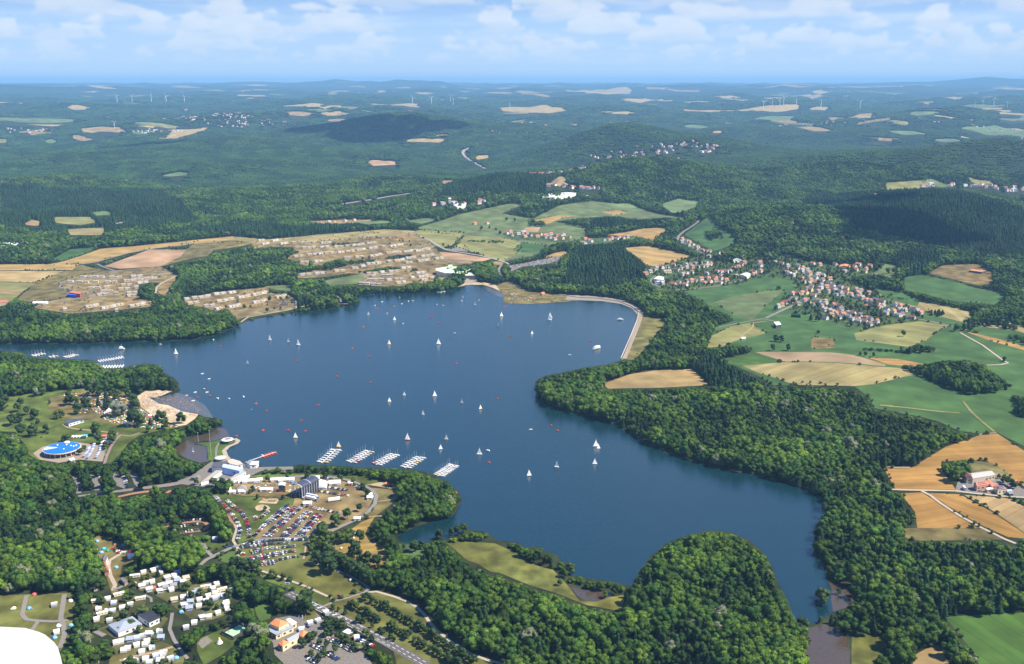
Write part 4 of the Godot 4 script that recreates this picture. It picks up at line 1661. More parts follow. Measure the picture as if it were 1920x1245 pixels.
func make_cars() -> void:
	car_kit = car_shapes()
	for q in SINGLE_CARS:
		car(spot(q[0], q[1], 0.25), rng.randf_range(-.9, .3), q[2], "%s car %s" % [CAR_WORDS[q[2]], q[3]], "")
	var rest := []
	var made := SINGLE_CARS.size()
	for q in CAR_ROWS:
		var line := poly(q[2])
		var total := 0.0
		for k in line.size() - 1:
			total += line[k].distance_to(line[k + 1])
		var n: int = q[1]
		var counts := {}
		for i in n:
			var want := total * (i + 0.5) / n
			var k := 0
			while k < line.size() - 2 and want > line[k].distance_to(line[k + 1]):
				want -= line[k].distance_to(line[k + 1])
				k += 1
			var d := (line[k + 1] - line[k]).normalized()
			var p := line[k] + d * want + Vector2(rng.randf_range(-.5, .5), rng.randf_range(-.5, .5))
			var turn := atan2(-d.y, d.x) + PI / 2 + rng.randf_range(-.12, .12) + (PI if rng.randf() < 0.5 else 0.0)
			var color := pick([.20, .22, .18, .10, .05, .13, .11, .02, .012])
			var at := spot(p.x, p.y, 0.25)
			if made < 300:
				var m: int = counts.get(color, 0)
				counts[color] = m + 1
				car(at, turn, color, "%s car, %s %s in the %s" % [CAR_WORDS[color], ordinal(m), CAR_WORDS[color], q[0]], "cars in the " + q[0])
				made += 1
			else:
				var c: Color = CAR_COLORS[color]
				rest.append([Transform3D(Basis(Vector3.UP, turn), at), c])
	# the two far car parks
	for q in [["lot_far", 46, 55.0, 22.0, 0.25], ["lot_stripes", 70, 70.0, 60.0, 0.9]]:
		for i in q[1]:
			var o: Vector2 = PLACES[q[0]] + Vector2((i % 12 - 6) * q[2] / 6.0, (i / 12 - 2.5) * q[3] / 3.0) + Vector2(rng.randf_range(-2, 2), rng.randf_range(-1, 1))
			rest.append([Transform3D(Basis(Vector3.UP, q[4]), spot(o.x, o.y, 0.25)), CAR_COLORS[pick([.20, .25, .22, .05, .15, .2, .1])]])
	var m := StandardMaterial3D.new()
	m.resource_name = "car_paint"
	m.vertex_color_use_as_albedo = true
	m.roughness = 0.3
	scatter("parked_cars", [car_kit.all], [rest], m, "many more parked cars on the festival ground and far car parks")


# ------------------------------------------------------------------ caravans and tents
func make_camp() -> void:
	var body := Shape.new().hexa([Vector3(-2.6, .5, -1.1), Vector3(2.4, .5, -1.1), Vector3(2.4, .5, 1.1), Vector3(-2.6, .5, 1.1), Vector3(-2.5, 2.6, -1.08), Vector3(2.75, 2.5, -1.05), Vector3(2.75, 2.5, 1.05), Vector3(-2.5, 2.6, 1.08)]).mesh()
	var top := Shape.new().box(Vector3(0.1, 2.68, 0), Vector3(5.0, 0.16, 2.0), 0.9).mesh()
	var pane := Shape.new().box(Vector3.ZERO, Vector3(1.1, 0.6, 0.08)).mesh()
	var wheel := Shape.new().bar(Vector3(0, .35, -.1), Vector3(0, .35, .1), 0.36, -1.0, 7).mesh()
	var tent := Shape.new().hexa([Vector3(-2.4, 0, 1.15), Vector3(2.3, 0, 1.15), Vector3(2.3, 0, 3.9), Vector3(-2.4, 0, 3.9), Vector3(-2.35, 2.55, 1.15), Vector3(2.25, 2.55, 1.15), Vector3(2.2, 1.95, 3.8), Vector3(-2.3, 1.95, 3.8)]).mesh()
	var big := Shape.new().hexa([Vector3(-3.2, 2.9, -1.7), Vector3(3.2, 2.9, -1.7), Vector3(3.2, 2.35, 4.2), Vector3(-3.2, 2.35, 4.2), Vector3(-3.2, 3.05, -1.7), Vector3(3.2, 3.05, -1.7), Vector3(3.2, 2.5, 4.2), Vector3(-3.2, 2.5, 4.2)]).mesh()
	var post := Shape.new().bar(Vector3.ZERO, Vector3(0, 2.4, 0), 0.07).mesh()
	var mob := Shape.new().box(Vector3(0, 1.5, 0), Vector3(8.4, 2.4, 3.2)).mesh()
	var mobroof := roof_shape(PackedVector2Array([Vector2(-4.2, -1.6), Vector2(4.2, -1.6), Vector2(4.2, 1.6), Vector2(-4.2, 1.6)]), 2.7, 0.7, 1).mesh()
	var glass := paint(Color(.06, .07, .09), 0.3)
	var data: Array = CARAVANS[0]
	var counts := {}
	for i in range(0, data.size(), 3):
		var kind: int = data[i + 2]
		var x: float = data[i]
		var z: float = data[i + 1]
		var turn: float = deg_to_rad(24.0 + rng.randf_range(-12, 12)) + (PI / 2 if rng.randf() < 0.2 else 0.0)
		var zone := "upper rows" if z < -840.0 else ("middle rows" if z < -770.0 else "lower rows")
		var awn := pick([0.5, 0.2, 0.2, 0.1])
		var word: String = ["caravan with " + ["pale", "grey", "striped blue", "cream"][awn] + " awning", "caravan under " + ["pale", "grey", "blue grey", "cream"][awn] + " shelter", "cream mobile home"][kind]
		var m: int = counts.get(word + zone, 0)
		counts[word + zone] = m + 1
		var t := thing("mobile_home" if kind == 2 else "caravan", "%s, %s from the left in camp %s" % [word, ordinal(m), zone], "mobile home" if kind == 2 else "caravan", spot(x, z, 0.15), turn, "caravans in the camp's " + zone)
		fill_mask(PackedVector2Array([Vector2(x - 5, z - 4), Vector2(x + 5, z - 4), Vector2(x + 5, z + 5), Vector2(x - 5, z + 5)]), 1)
		if kind == 2:
			part("wall", mob, paint(Color(.72, .66, .52)), t)
			part("roof", mobroof, paint(Color(.62, .56, .46)), t)
			for u in [-2.6, 0.0, 2.6]:
				part("window", pane, glass, t, Vector3(u, 1.7, 1.63))
			continue
		part("body", body, paint(Color(.70, .70, .68), 0.4), t)
		part("roof", top, paint(Color(.62, .62, .61), 0.5), t)
		for u in [-1.2, 1.2]:
			part("window", pane, glass, t, Vector3(u, 1.75, 1.12))
			part("window", pane, glass, t, Vector3(u, 1.75, -1.12))
		for s in [-1.0, 1.0]:
			part("wheel", wheel, paint(Color(.03, .03, .03)), t, Vector3(-0.2, 0, s * .95))
		var cloth: Color = [Color(.52, .51, .49), Color(.27, .28, .29), Color(.30, .35, .46), Color(.48, .42, .32)][awn]
		if kind == 1:
			part("shelter_roof", big, paint(cloth * 0.85), t)
			for q in [[-3.0, 4.0], [3.0, 4.0], [-3.0, -1.5], [3.0, -1.5]]:
				part("post", post, paint(Color(.5, .5, .5)), t, Vector3(q[0], 0, q[1]))
		part("awning_tent", tent, paint(cloth), t)
	var flat: Array = TENTS[0]
	var tent_words := ["light blue", "turquoise", "green", "navy blue", "white", "orange", "cream", "red"]
	var tent_colors := [Color(.16, .40, .66), Color(.04, .42, .46), Color(.05, .25, .14), Color(.06, .07, .25), Color(.78, .78, .76), Color(.70, .30, .08), Color(.68, .60, .42), Color(.55, .10, .08)]
	var seen := {}
	var dome := Shape.new().lathe([[2.1, 0.0], [1.9, 0.8], [1.2, 1.5], [0.0, 1.8]], 10).mesh()
	var door := Shape.new().hexa([Vector3(-.7, 0, 1.7), Vector3(.7, 0, 1.7), Vector3(.7, 0, 2.9), Vector3(-.7, 0, 2.9), Vector3(-.5, 1.3, 1.4), Vector3(.5, 1.3, 1.4), Vector3(.4, 1.1, 2.7), Vector3(-.4, 1.1, 2.7)]).mesh()
	for i in range(0, flat.size(), 3):
		var k: int = flat[i + 2]
		var m: int = seen.get(k, 0)
		seen[k] = m + 1
		var t := thing("dome_tent", "%s dome tent, %s %s one on the camp meadows" % [tent_words[k], ordinal(m), tent_words[k]], "tent", spot(flat[i], flat[i + 1], 0.1), rng.randf() * TAU, "tents on the camp meadows")
		part("canopy", dome, paint(tent_colors[k]), t)
		part("porch", door, paint(tent_colors[k] * 0.7), t)


# ------------------------------------------------------------------ sailing boats
func make_boats() -> void:
	var sail := Shape.new()
	for k in 4:   # belly in the cloth
		var y0 := 1.2 + 6.6 * k / 4.0
		var y1 := 1.2 + 6.6 * (k + 1) / 4.0
		var l0 := 2.9 * (1.0 - k / 4.0)
		var l1 := 2.9 * (1.0 - (k + 1) / 4.0)
		sail.hexa([Vector3(.3, y0, -.02), Vector3(.3 - l0, y0, .5 - .02), Vector3(.3 - l0, y0, .5 + .02), Vector3(.3, y0, .02), Vector3(.3, y1, -.02), Vector3(.3 - l1 - .02, y1, .4 - .02), Vector3(.3 - l1 - .02, y1, .4 + .02), Vector3(.3, y1, .02)])
	var jib := Shape.new().hexa([Vector3(.5, 1.1, .3), Vector3(2.7, .9, -.02), Vector3(2.7, .9, .02), Vector3(.5, 1.1, .34), Vector3(.45, 6.2, -.02), Vector3(.5, 6.2, -.02), Vector3(.5, 6.2, .02), Vector3(.45, 6.2, .02)])
	var h := Shape.new()
	var st := [[-3.0, .75], [-1.2, 1.05], [.8, 1.0], [2.0, .62], [3.1, .05]]
	for k in st.size() - 1:
		var a: Array = st[k]
		var b: Array = st[k + 1]
		h.hexa([Vector3(a[0], -.2, -a[1] * .55), Vector3(b[0], -.2, -b[1] * .55), Vector3(b[0], -.2, b[1] * .55), Vector3(a[0], -.2, a[1] * .55), Vector3(a[0], .75, -a[1]), Vector3(b[0], .85, -b[1]), Vector3(b[0], .85, b[1]), Vector3(a[0], .75, a[1])])
	var hull_mesh := h.mesh()
	var sail_mesh := sail.mesh()
	var jib_mesh := jib.mesh()
	var cabin := Shape.new().box(Vector3(.7, 1.0, 0), Vector3(2.0, .5, 1.2), 0.8).mesh()
	var mast := Shape.new().bar(Vector3(.4, .7, 0), Vector3(.4, 8.2, 0), .09, .06).mesh()
	var boom := Shape.new().bar(Vector3(.4, 1.35, 0), Vector3(-2.5, 1.3, 0), .17).mesh()
	var hulls := [Color(.80, .80, .79), Color(.80, .48, .04), Color(.68, .08, .04)]
	var words := ["white hull", "yellow hull", "red hull"]
	var data: Array = SAILBOATS[0]
	var counts := {}
	for i in range(0, data.size(), 4):
		var k: int = data[i + 3]
		var m: int = counts.get(k, 0)
		counts[k] = m + 1
		var t := thing("sailing_boat", "sailing boat with %s, %s such from the left on the lake" % [words[k], ordinal(m)], "sailing boat", Vector3(data[i], 0.05, data[i + 1]), rng.randf_range(-.5, .5) + (PI if rng.randf() < 0.4 else 0.0), "boats sailing on the lake")
		t.scale = Vector3.ONE * (data[i + 2] / 8.0)
		part("hull", hull_mesh, paint(hulls[k], 0.4), t)
		part("main_sail", sail_mesh, paint(Color(.84, .84, .82)), t)
		part("jib", jib_mesh, paint(Color(.82, .82, .80)), t)
		part("mast", mast, paint(Color(.6, .6, .6)), t)
		part("cabin", cabin, paint(Color(.7, .7, .7)), t)
	for q in JETTIES:
		var a := Vector2(q[2], q[3])
		var b := Vector2(q[4], q[5])
		jetty(q[0], a, b)
		var d := (b - a).normalized()
		var side := Vector2(-d.y, d.x)
		var n := 0
		for i in q[1]:
			for s in [-1.0, 1.0]:
				var p: Vector2 = a.lerp(b, (i + 0.6) / q[1]) + side * s * 5.0
				var k := 1 if rng.randf() < 0.05 else (2 if rng.randf() < 0.03 else 0)
				var out: Vector2 = side * s
				var t := thing("moored_boat", "moored boat with %s, %s along the %s" % [words[k], ordinal(n), q[0]], "sailing boat", Vector3(p.x, 0.05, p.y), atan2(-out.y, out.x) + rng.randf_range(-.06, .06), "boats moored at the " + q[0])
				n += 1
				t.scale = Vector3.ONE * rng.randf_range(0.9, 1.2)
				part("hull", hull_mesh, paint(hulls[k], 0.4), t)
				part("cabin", cabin, paint([Color(.78, .78, .77), Color(.3, .36, .5), Color(.74, .72, .66)][pick([.75, .1, .15])]), t)
				part("mast", mast, paint(Color(.62, .62, .62)), t)
				part("boom", boom, paint([Color(.75, .75, .74), Color(.1, .16, .4), Color(.4, .4, .42)][pick([.6, .25, .15])]), t)
	var flat: Array = SMALL_BOATS[0]
	var seen := {}
	for i in range(0, flat.size(), 3):
		var k: int = flat[i + 2]
		var m: int = seen.get(k, 0)
		seen[k] = m + 1
		small_boat(flat[i], flat[i + 1], k, "%s, %s such from the left out on the lake" % [["red pedal boat", "small white open boat", "small orange boat", "blue pedal boat"][k], ordinal(m)], "small boats out on the lake", rng.randf() * TAU)


# ------------------------------------------------------------------ single trees
func make_trees() -> void:
	var crowns := [broadleaf_crown(31, 520, .05, .08), broadleaf_crown(32, 520, .05, .08), broadleaf_crown(33, 520, .05, .08), broadleaf_crown(34, 520, .05, .08)]
	var firs := [conifer_crown(35, 420, .045, 1.1), conifer_crown(36, 420, .045, 1.25)]
	var trunk := trunk_mesh(.022, .5)
	var bark := paint(Color(.10, .075, .05))
	var tints := [Color(.030, .062, .017), Color(.044, .080, .019), Color(.058, .092, .021), Color(.025, .052, .017)]
	var leafs := []
	for c in tints + [Color(.021, .044, .019), Color(.15, .18, .135)]:
		var m := leaf_material().duplicate() as StandardMaterial3D
		m.resource_name = "leaves_tinted"
		m.albedo_color = c.linear_to_srgb()
		leafs.append(m)
	for q in TREES:
		var data: Array = q[1]
		var counts := {}
		for i in range(0, data.size(), 4):
			var k: int = data[i + 3]
			var h: float = data[i + 2]
			var size := "tall" if h > 15 else ("medium" if h > 10 else "small")
			var c: int = 4 if k == 1 else (5 if k == 2 else pick([.35, .3, .15, .2]))
			var word: String = size + [" green tree", " fresh green tree", " light green tree", " dark green tree", " dark conifer", " silver grey willow"][c]
			var m: int = counts.get(word, 0)
			counts[word] = m + 1
			var t := thing("conifer_tree" if k == 1 else "leafy_tree", "%s, %s such from left, %s" % [word, ordinal(m), q[0]], "tree", spot(data[i], data[i + 1], 0.1), rng.randf() * TAU, "trees on the " + q[0])
			var mesh: Mesh = firs[rng.randi() % 2] if k == 1 else crowns[rng.randi() % 4]
			var o := part("crown", mesh, leafs[c], t)
			o.scale = Vector3(h * rng.randf_range(.95, 1.2), h, h * rng.randf_range(.95, 1.2))
			o = part("trunk", trunk, bark, t)
			o.scale = Vector3.ONE * h
	# loose garden and camp trees between the houses and caravans, and shrubs on the dry terraces
	var leafy := [[], [], []]
	var fir := []
	var z := -560.0
	while z > -2700.0:
		var step := 8.0 if z > -1000.0 else 9.0
		var x := z * 0.6
		while x < -z * 0.6:
			x += step
			var px := x + rng.randf_range(-3, 3)
			var pz := z + rng.randf_range(-3, 3)
			if cover(px, pz) != 3:
				continue
			if rng.randf() > (0.5 if z > -1000.0 else 0.42):
				continue
			var h := rng.randf_range(4.0, 10.0)
			if rng.randf() < 0.15:
				h *= 1.4
			var bright := rng.randf_range(0.7, 1.4)
			var b := Basis(Vector3.UP, rng.randf() * TAU).scaled(Vector3(h * 1.1, h, h * 1.1))
			var p := spot(px, pz, -0.3)
			if rng.randf() < 0.14:
				fir.append([Transform3D(b, p), Color(.022, .045, .02) * bright])
			else:
				leafy[rng.randi() % 3].append([Transform3D(b, p), Color(.032, .062, .018).lerp(Color(.056, .088, .021), rng.randf()) * bright])
		z -= step
	scatter("garden_trees", [crowns[0], crowns[1], crowns[2], firs[0]], [leafy[0], leafy[1], leafy[2], fir], leaf_material(), "garden and camp trees standing between houses and caravans")
	var bush := [[], []]
	for q in SHEETS:
		if q[0] in ["pasture", "grain_field", "farm_field", "stubble_field", "hay_field", "hay_meadow", "crop_field", "valley_meadow", "hill_meadow", "rough_meadow", "pale_meadow", "grass_field", "crest_field", "wheat_field", "green_field", "grassland", "dry_slope", "car_meadow", "verge_lawn", "shore_meadow", "valley_pasture"]:
			var edge := poly(q[2])
			for i in edge.size():
				var a := edge[i]
				var b := edge[(i + 1) % edge.size()]
				var long := a.distance_to(b)
				var along := rng.randf_range(0.0, 14.0)
				while along < long:
					var p := a.lerp(b, along / long)
					if tint_noise.get_noise_2d(p.x * 1.5, p.y * 1.5) > -0.02 and cover(p.x, p.y) != 2:
						var h := rng.randf_range(1.5, 5.0)
						bush[rng.randi() % 2].append([Transform3D(Basis(Vector3.UP, rng.randf() * TAU).scaled(Vector3(h * 1.6, h, h * 1.6)), spot(p.x + rng.randf_range(-2, 2), p.y + rng.randf_range(-2, 2), -0.5)), Color(.034, .066, .018) * rng.randf_range(0.7, 1.4)])
					along += rng.randf_range(4.0, 22.0)
		if not (q[0] in ["park_ground", "dam_slope", "row_meadow", "rough_meadow", "reed_bank", "bathing_lawn", "pond_meadow"]):
			continue
		var o := poly(q[2])
		var lo := o[0]
		var hi := o[0]
		for p in o:
			lo = lo.min(p)
			hi = hi.max(p)
		var tries := int((hi - lo).x * (hi - lo).y / (260.0 if q[0] == "park_ground" else 1500.0))
		for k in mini(tries, 1800):
			var p := Vector2(rng.randf_range(lo.x, hi.x), rng.randf_range(lo.y, hi.y))
			if not Geometry2D.is_point_in_polygon(p, o):
				continue
			if q[0] != "reed_bank" and tint_noise.get_noise_2d(p.x * 2.0, p.y * 2.0) < 0.12:
				continue
			var h := rng.randf_range(1.2, 3.6)
			bush[rng.randi() % 2].append([Transform3D(Basis(Vector3.UP, rng.randf() * TAU).scaled(Vector3(h * 1.7, h, h * 1.7)), spot(p.x, p.y, -0.2)), Color(.046, .074, .022) * rng.randf_range(0.7, 1.4)])
	scatter("undergrowth", [crowns[0], crowns[3]], bush, leaf_material(), "low shrubs scattered over dry meadows and terraces")


# ------------------------------------------------------------------ wind turbines, towns, crowds
func make_turbines() -> void:
	var data: Array = TURBINES[0]
	var tower := Shape.new().bar(Vector3.ZERO, Vector3(0, 64, 0), 2.6, 1.5, 8).mesh()
	var nacelle := Shape.new().box(Vector3(0, 65, 1.5), Vector3(3.2, 3.4, 8)).mesh()
	var hub := Shape.new().bar(Vector3(0, 65, 5.4), Vector3(0, 65, 7.4), 1.6, .6, 8).mesh()
	var blade := Shape.new().hexa([Vector3(-1.3, 0, -.3), Vector3(1.3, 0, -.3), Vector3(1.3, 0, .3), Vector3(-1.3, 0, .3), Vector3(-.4, 35, -.1), Vector3(.5, 35, -.1), Vector3(.5, 35, .1), Vector3(-.4, 35, .1)]).mesh()
	var white := paint(Color(.82, .83, .84), 0.5)
	for i in range(0, data.size(), 3):
		var k := i / 3
		var where := "far plateau behind the left forest" if k < 5 else ("fields left of the dark hill" if k == 5 else ("fields behind the dark hill" if k < 11 else ("golden wind farm fields" if k < 18 else "far right hand plateau")))
		var n: int = k - [0, 5, 6, 11, 18][0 if k < 5 else (1 if k == 5 else (2 if k < 11 else (3 if k < 18 else 4)))]
		var t := thing("wind_turbine", "white wind turbine, %s from the left on the %s" % [ordinal(n), where], "wind turbine", spot(data[i], data[i + 1], -1.0), rng.randf_range(-.5, .5), "turbines on the " + where)
		t.scale = Vector3.ONE * (data[i + 2] / 100.0)
		part("tower", tower, white, t)
		part("nacelle", nacelle, white, t)
		part("hub", hub, white, t)
		var a := rng.randf() * TAU
		for b in 3:
			var o := part("blade", blade, white, t, Vector3(0, 65, 6.4))
			o.rotation = Vector3(0, 0, a + TAU * b / 3.0)


func make_towns() -> void:
	var s := Shape.new()
	s.tint = Color(.8, .79, .76)
	s.box(Vector3(0, 2.5, 0), Vector3(12, 7, 9))
	s.tint = Color(.36, .17, .12)
	s.hexa([Vector3(-6.5, 5.9, -5), Vector3(6.5, 5.9, -5), Vector3(6.5, 5.9, 5), Vector3(-6.5, 5.9, 5), Vector3(-6.5, 9.4, -.1), Vector3(6.5, 9.4, -.1), Vector3(6.5, 9.4, .1), Vector3(-6.5, 9.4, .1)])
	var g := Shape.new()
	g.tint = Color(.8, .8, .8)
	g.box(Vector3(0, 3, 0), Vector3(20, 9, 12))
	g.tint = Color(.5, .5, .5)
	g.box(Vector3(0, 7.7, 0), Vector3(20.6, .5, 12.6))
	var homes := []
	var halls := []
	var data: Array = TOWNS[0]
	for i in range(0, data.size(), 5):
		for k in data[i + 4]:
			var a := rng.randf() * TAU
			var d := sqrt(rng.randf())
			var p := Vector2(data[i] + cos(a) * d * data[i + 2], data[i + 1] + sin(a) * d * data[i + 3])
			var b := Basis(Vector3.UP, rng.randf() * TAU).scaled(Vector3.ONE * rng.randf_range(0.9, 1.3))
			var rec := [Transform3D(b, spot(p.x, p.y, 0.0)), Color.WHITE * rng.randf_range(0.85, 1.05)]
			if rng.randf() < 0.1:
				halls.append(rec)
			else:
				homes.append(rec)
			fill_mask(PackedVector2Array([p + Vector2(-12, -12), p + Vector2(12, -12), p + Vector2(12, 45), p + Vector2(-12, 45)]), 1)
	scatter("distant_houses", [s.mesh(true), g.mesh(true)], [homes, halls], leaf_material(), "pale houses of the distant valley towns and villages")


func make_crowds() -> void:
	var skin := Color(.52, .33, .24)
	var one := Shape.new()
	one.tint = Color.WHITE
	one.lathe([[.17, .85], [.21, 1.1], [.24, 1.38], [.09, 1.5]], 6)
	one.bar(Vector3(-.26, 1.35, 0), Vector3(-.32, .85, .05), .06, .045).bar(Vector3(.26, 1.35, 0), Vector3(.32, .85, .05), .06, .045)
	one.tint = skin
	one.bar(Vector3(-.1, 0, 0), Vector3(-.1, .88, 0), .07, .11).bar(Vector3(.1, 0, 0), Vector3(.1, .88, 0), .07, .11)
	one.lathe([[.06, 1.48], [.11, 1.6], [.1, 1.72], [0.0, 1.78]], 6)
	var swim := Shape.new()
	swim.tint = skin
	swim.lathe([[.2, -.1], [.24, .3], [.08, .42], [.11, .52], [.1, .64], [0.0, .7]], 6)
	var towel := Shape.new().box(Vector3(0, .1, 0), Vector3(2.6, .16, 1.5))
	var shade := Shape.new().lathe([[1.3, 1.5], [.7, 1.9], [0.0, 2.05]], 8)
	var cloth := [Color(.7, .7, .68), Color(.6, .1, .08), Color(.1, .25, .6), Color(.7, .5, .1), Color(.1, .4, .42), Color(.05, .05, .06), Color(.6, .35, .3), Color(.75, .7, .5)]
	var lists := [[], [], [], []]
	for q in BEACH_ZONES:
		var o := poly(q[0])
		var lo := o[0]
		var hi := o[0]
		for p in o:
			lo = lo.min(p)
			hi = hi.max(p)
		var n := 0
		var guard := 0
		while n < q[1] and guard < 20000:
			guard += 1
			var p := Vector2(rng.randf_range(lo.x, hi.x), rng.randf_range(lo.y, hi.y))
			if not Geometry2D.is_point_in_polygon(p, o):
				continue
			n += 1
			var at := spot(p.x, p.y, 0.1)
			var b := Basis(Vector3.UP, rng.randf() * TAU)
			var c: Color = cloth[rng.randi() % 8]
			if q[2] == 1:
				at.y = 0.3
				lists[1].append([Transform3D(b, at), Color.WHITE])
			elif q[2] == 2:
				var k := pick([.25, 0.0, .6, .15])
				lists[k].append([Transform3D(b, at), c])
			else:
				lists[0 if rng.randf() < 0.72 else 2].append([Transform3D(b, at), c])
	var m := leaf_material().duplicate() as StandardMaterial3D
	m.resource_name = "cloth_and_skin"
	scatter("crowd", [one.mesh(true), swim.mesh(true)], [lists[0], lists[1]], m, "crowd of bathers and festival visitors")
	scatter("beach_towels", [towel.mesh(true), shade.mesh(true)], [lists[2], lists[3]], m, "colourful towels and sunshades on beach and lawns")


# ------------------------------------------------------------------ markings of the main road
func make_road_marks() -> void:
	var line := PackedVector2Array()
	for q in ROADS:
		if q[0] == "main_road":
			line = poly(q[3])
	var p := thing("road_markings", "white dashes and hatching painted on the main road", "markings", Vector3.ZERO)
	p.set_meta("kind", "structure")
	var total := 0.0
	var next := 4.0
	for k in line.size() - 1:
		var a := line[k]
		var d := (line[k + 1] - a)
		var n := d.normalized()
		var side := Vector2(-n.y, n.x)
		while next < total + d.length():
			var c := a + n * (next - total)
			var turn := atan2(-n.y, n.x)
			var h := ground_height(c.x, c.y) + lift + 0.03
			for w in [-2.1, 1.7]:
				var o: Vector2 = c + side * w
				block(p, "dash", Vector3(o.x, h, o.y), Vector3(3.4, 0.02, 0.3), Color(.8, .8, .78), turn)
			if next > 30.0 and next < 78.0:
				block(p, "hatch", Vector3(c.x, h + 0.004, c.y), Vector3(3.6, 0.02, 0.7), Color(.8, .8, .78), turn + 0.7)
			next += 6.5
		total += d.length()


# ------------------------------------------------------------------ the wheel fairing of the aircraft the picture was taken from
func make_aircraft() -> void:
	var t := thing("aircraft_fairing", "white rounded aircraft fairing in the lower left corner", "aircraft part", Vector3(-1.675, 448.19, -2.45))
	var s := Shape.new()
	var rings := 20
	var segs := 28
	var pts := []
	for j in rings + 1:
		var th := PI * j / rings
		for i in segs:
			var ph := TAU * i / segs
			var e := 0.72
			var f := func(u: float) -> float: return signf(u) * pow(absf(u), e)
			pts.append(Vector3(f.call(sin(th)) * f.call(cos(ph)) * 0.30, f.call(cos(th)) * 0.16, f.call(sin(th)) * f.call(sin(ph)) * 0.5))
	var v := PackedVector3Array(pts)
	var idx := PackedInt32Array()
	var nor := PackedVector3Array()
	for q in v:
		nor.append(Vector3(q.x / 0.09, q.y / 0.026, q.z / 0.25).normalized())
	for j in rings:
		for i in segs:
			var a := j * segs + i
			var b := j * segs + (i + 1) % segs
			idx.append_array([a, b + segs, b, a, a + segs, b + segs])
	var arr := []
	arr.resize(Mesh.ARRAY_MAX)
	arr[Mesh.ARRAY_VERTEX] = v
	arr[Mesh.ARRAY_NORMAL] = nor
	arr[Mesh.ARRAY_INDEX] = idx
	var m := ArrayMesh.new()
	m.add_surface_from_arrays(Mesh.PRIMITIVE_TRIANGLES, arr)
	part("shell", m, plain("aircraft_white", Color(.46, .48, .50), 0.35), t)
	piece(t, "seam", Shape.new().lathe([[0.291, 0.055], [0.297, 0.052], [0.297, 0.046]], 40), Color(.25, .22, .2)).scale.z = 1.65


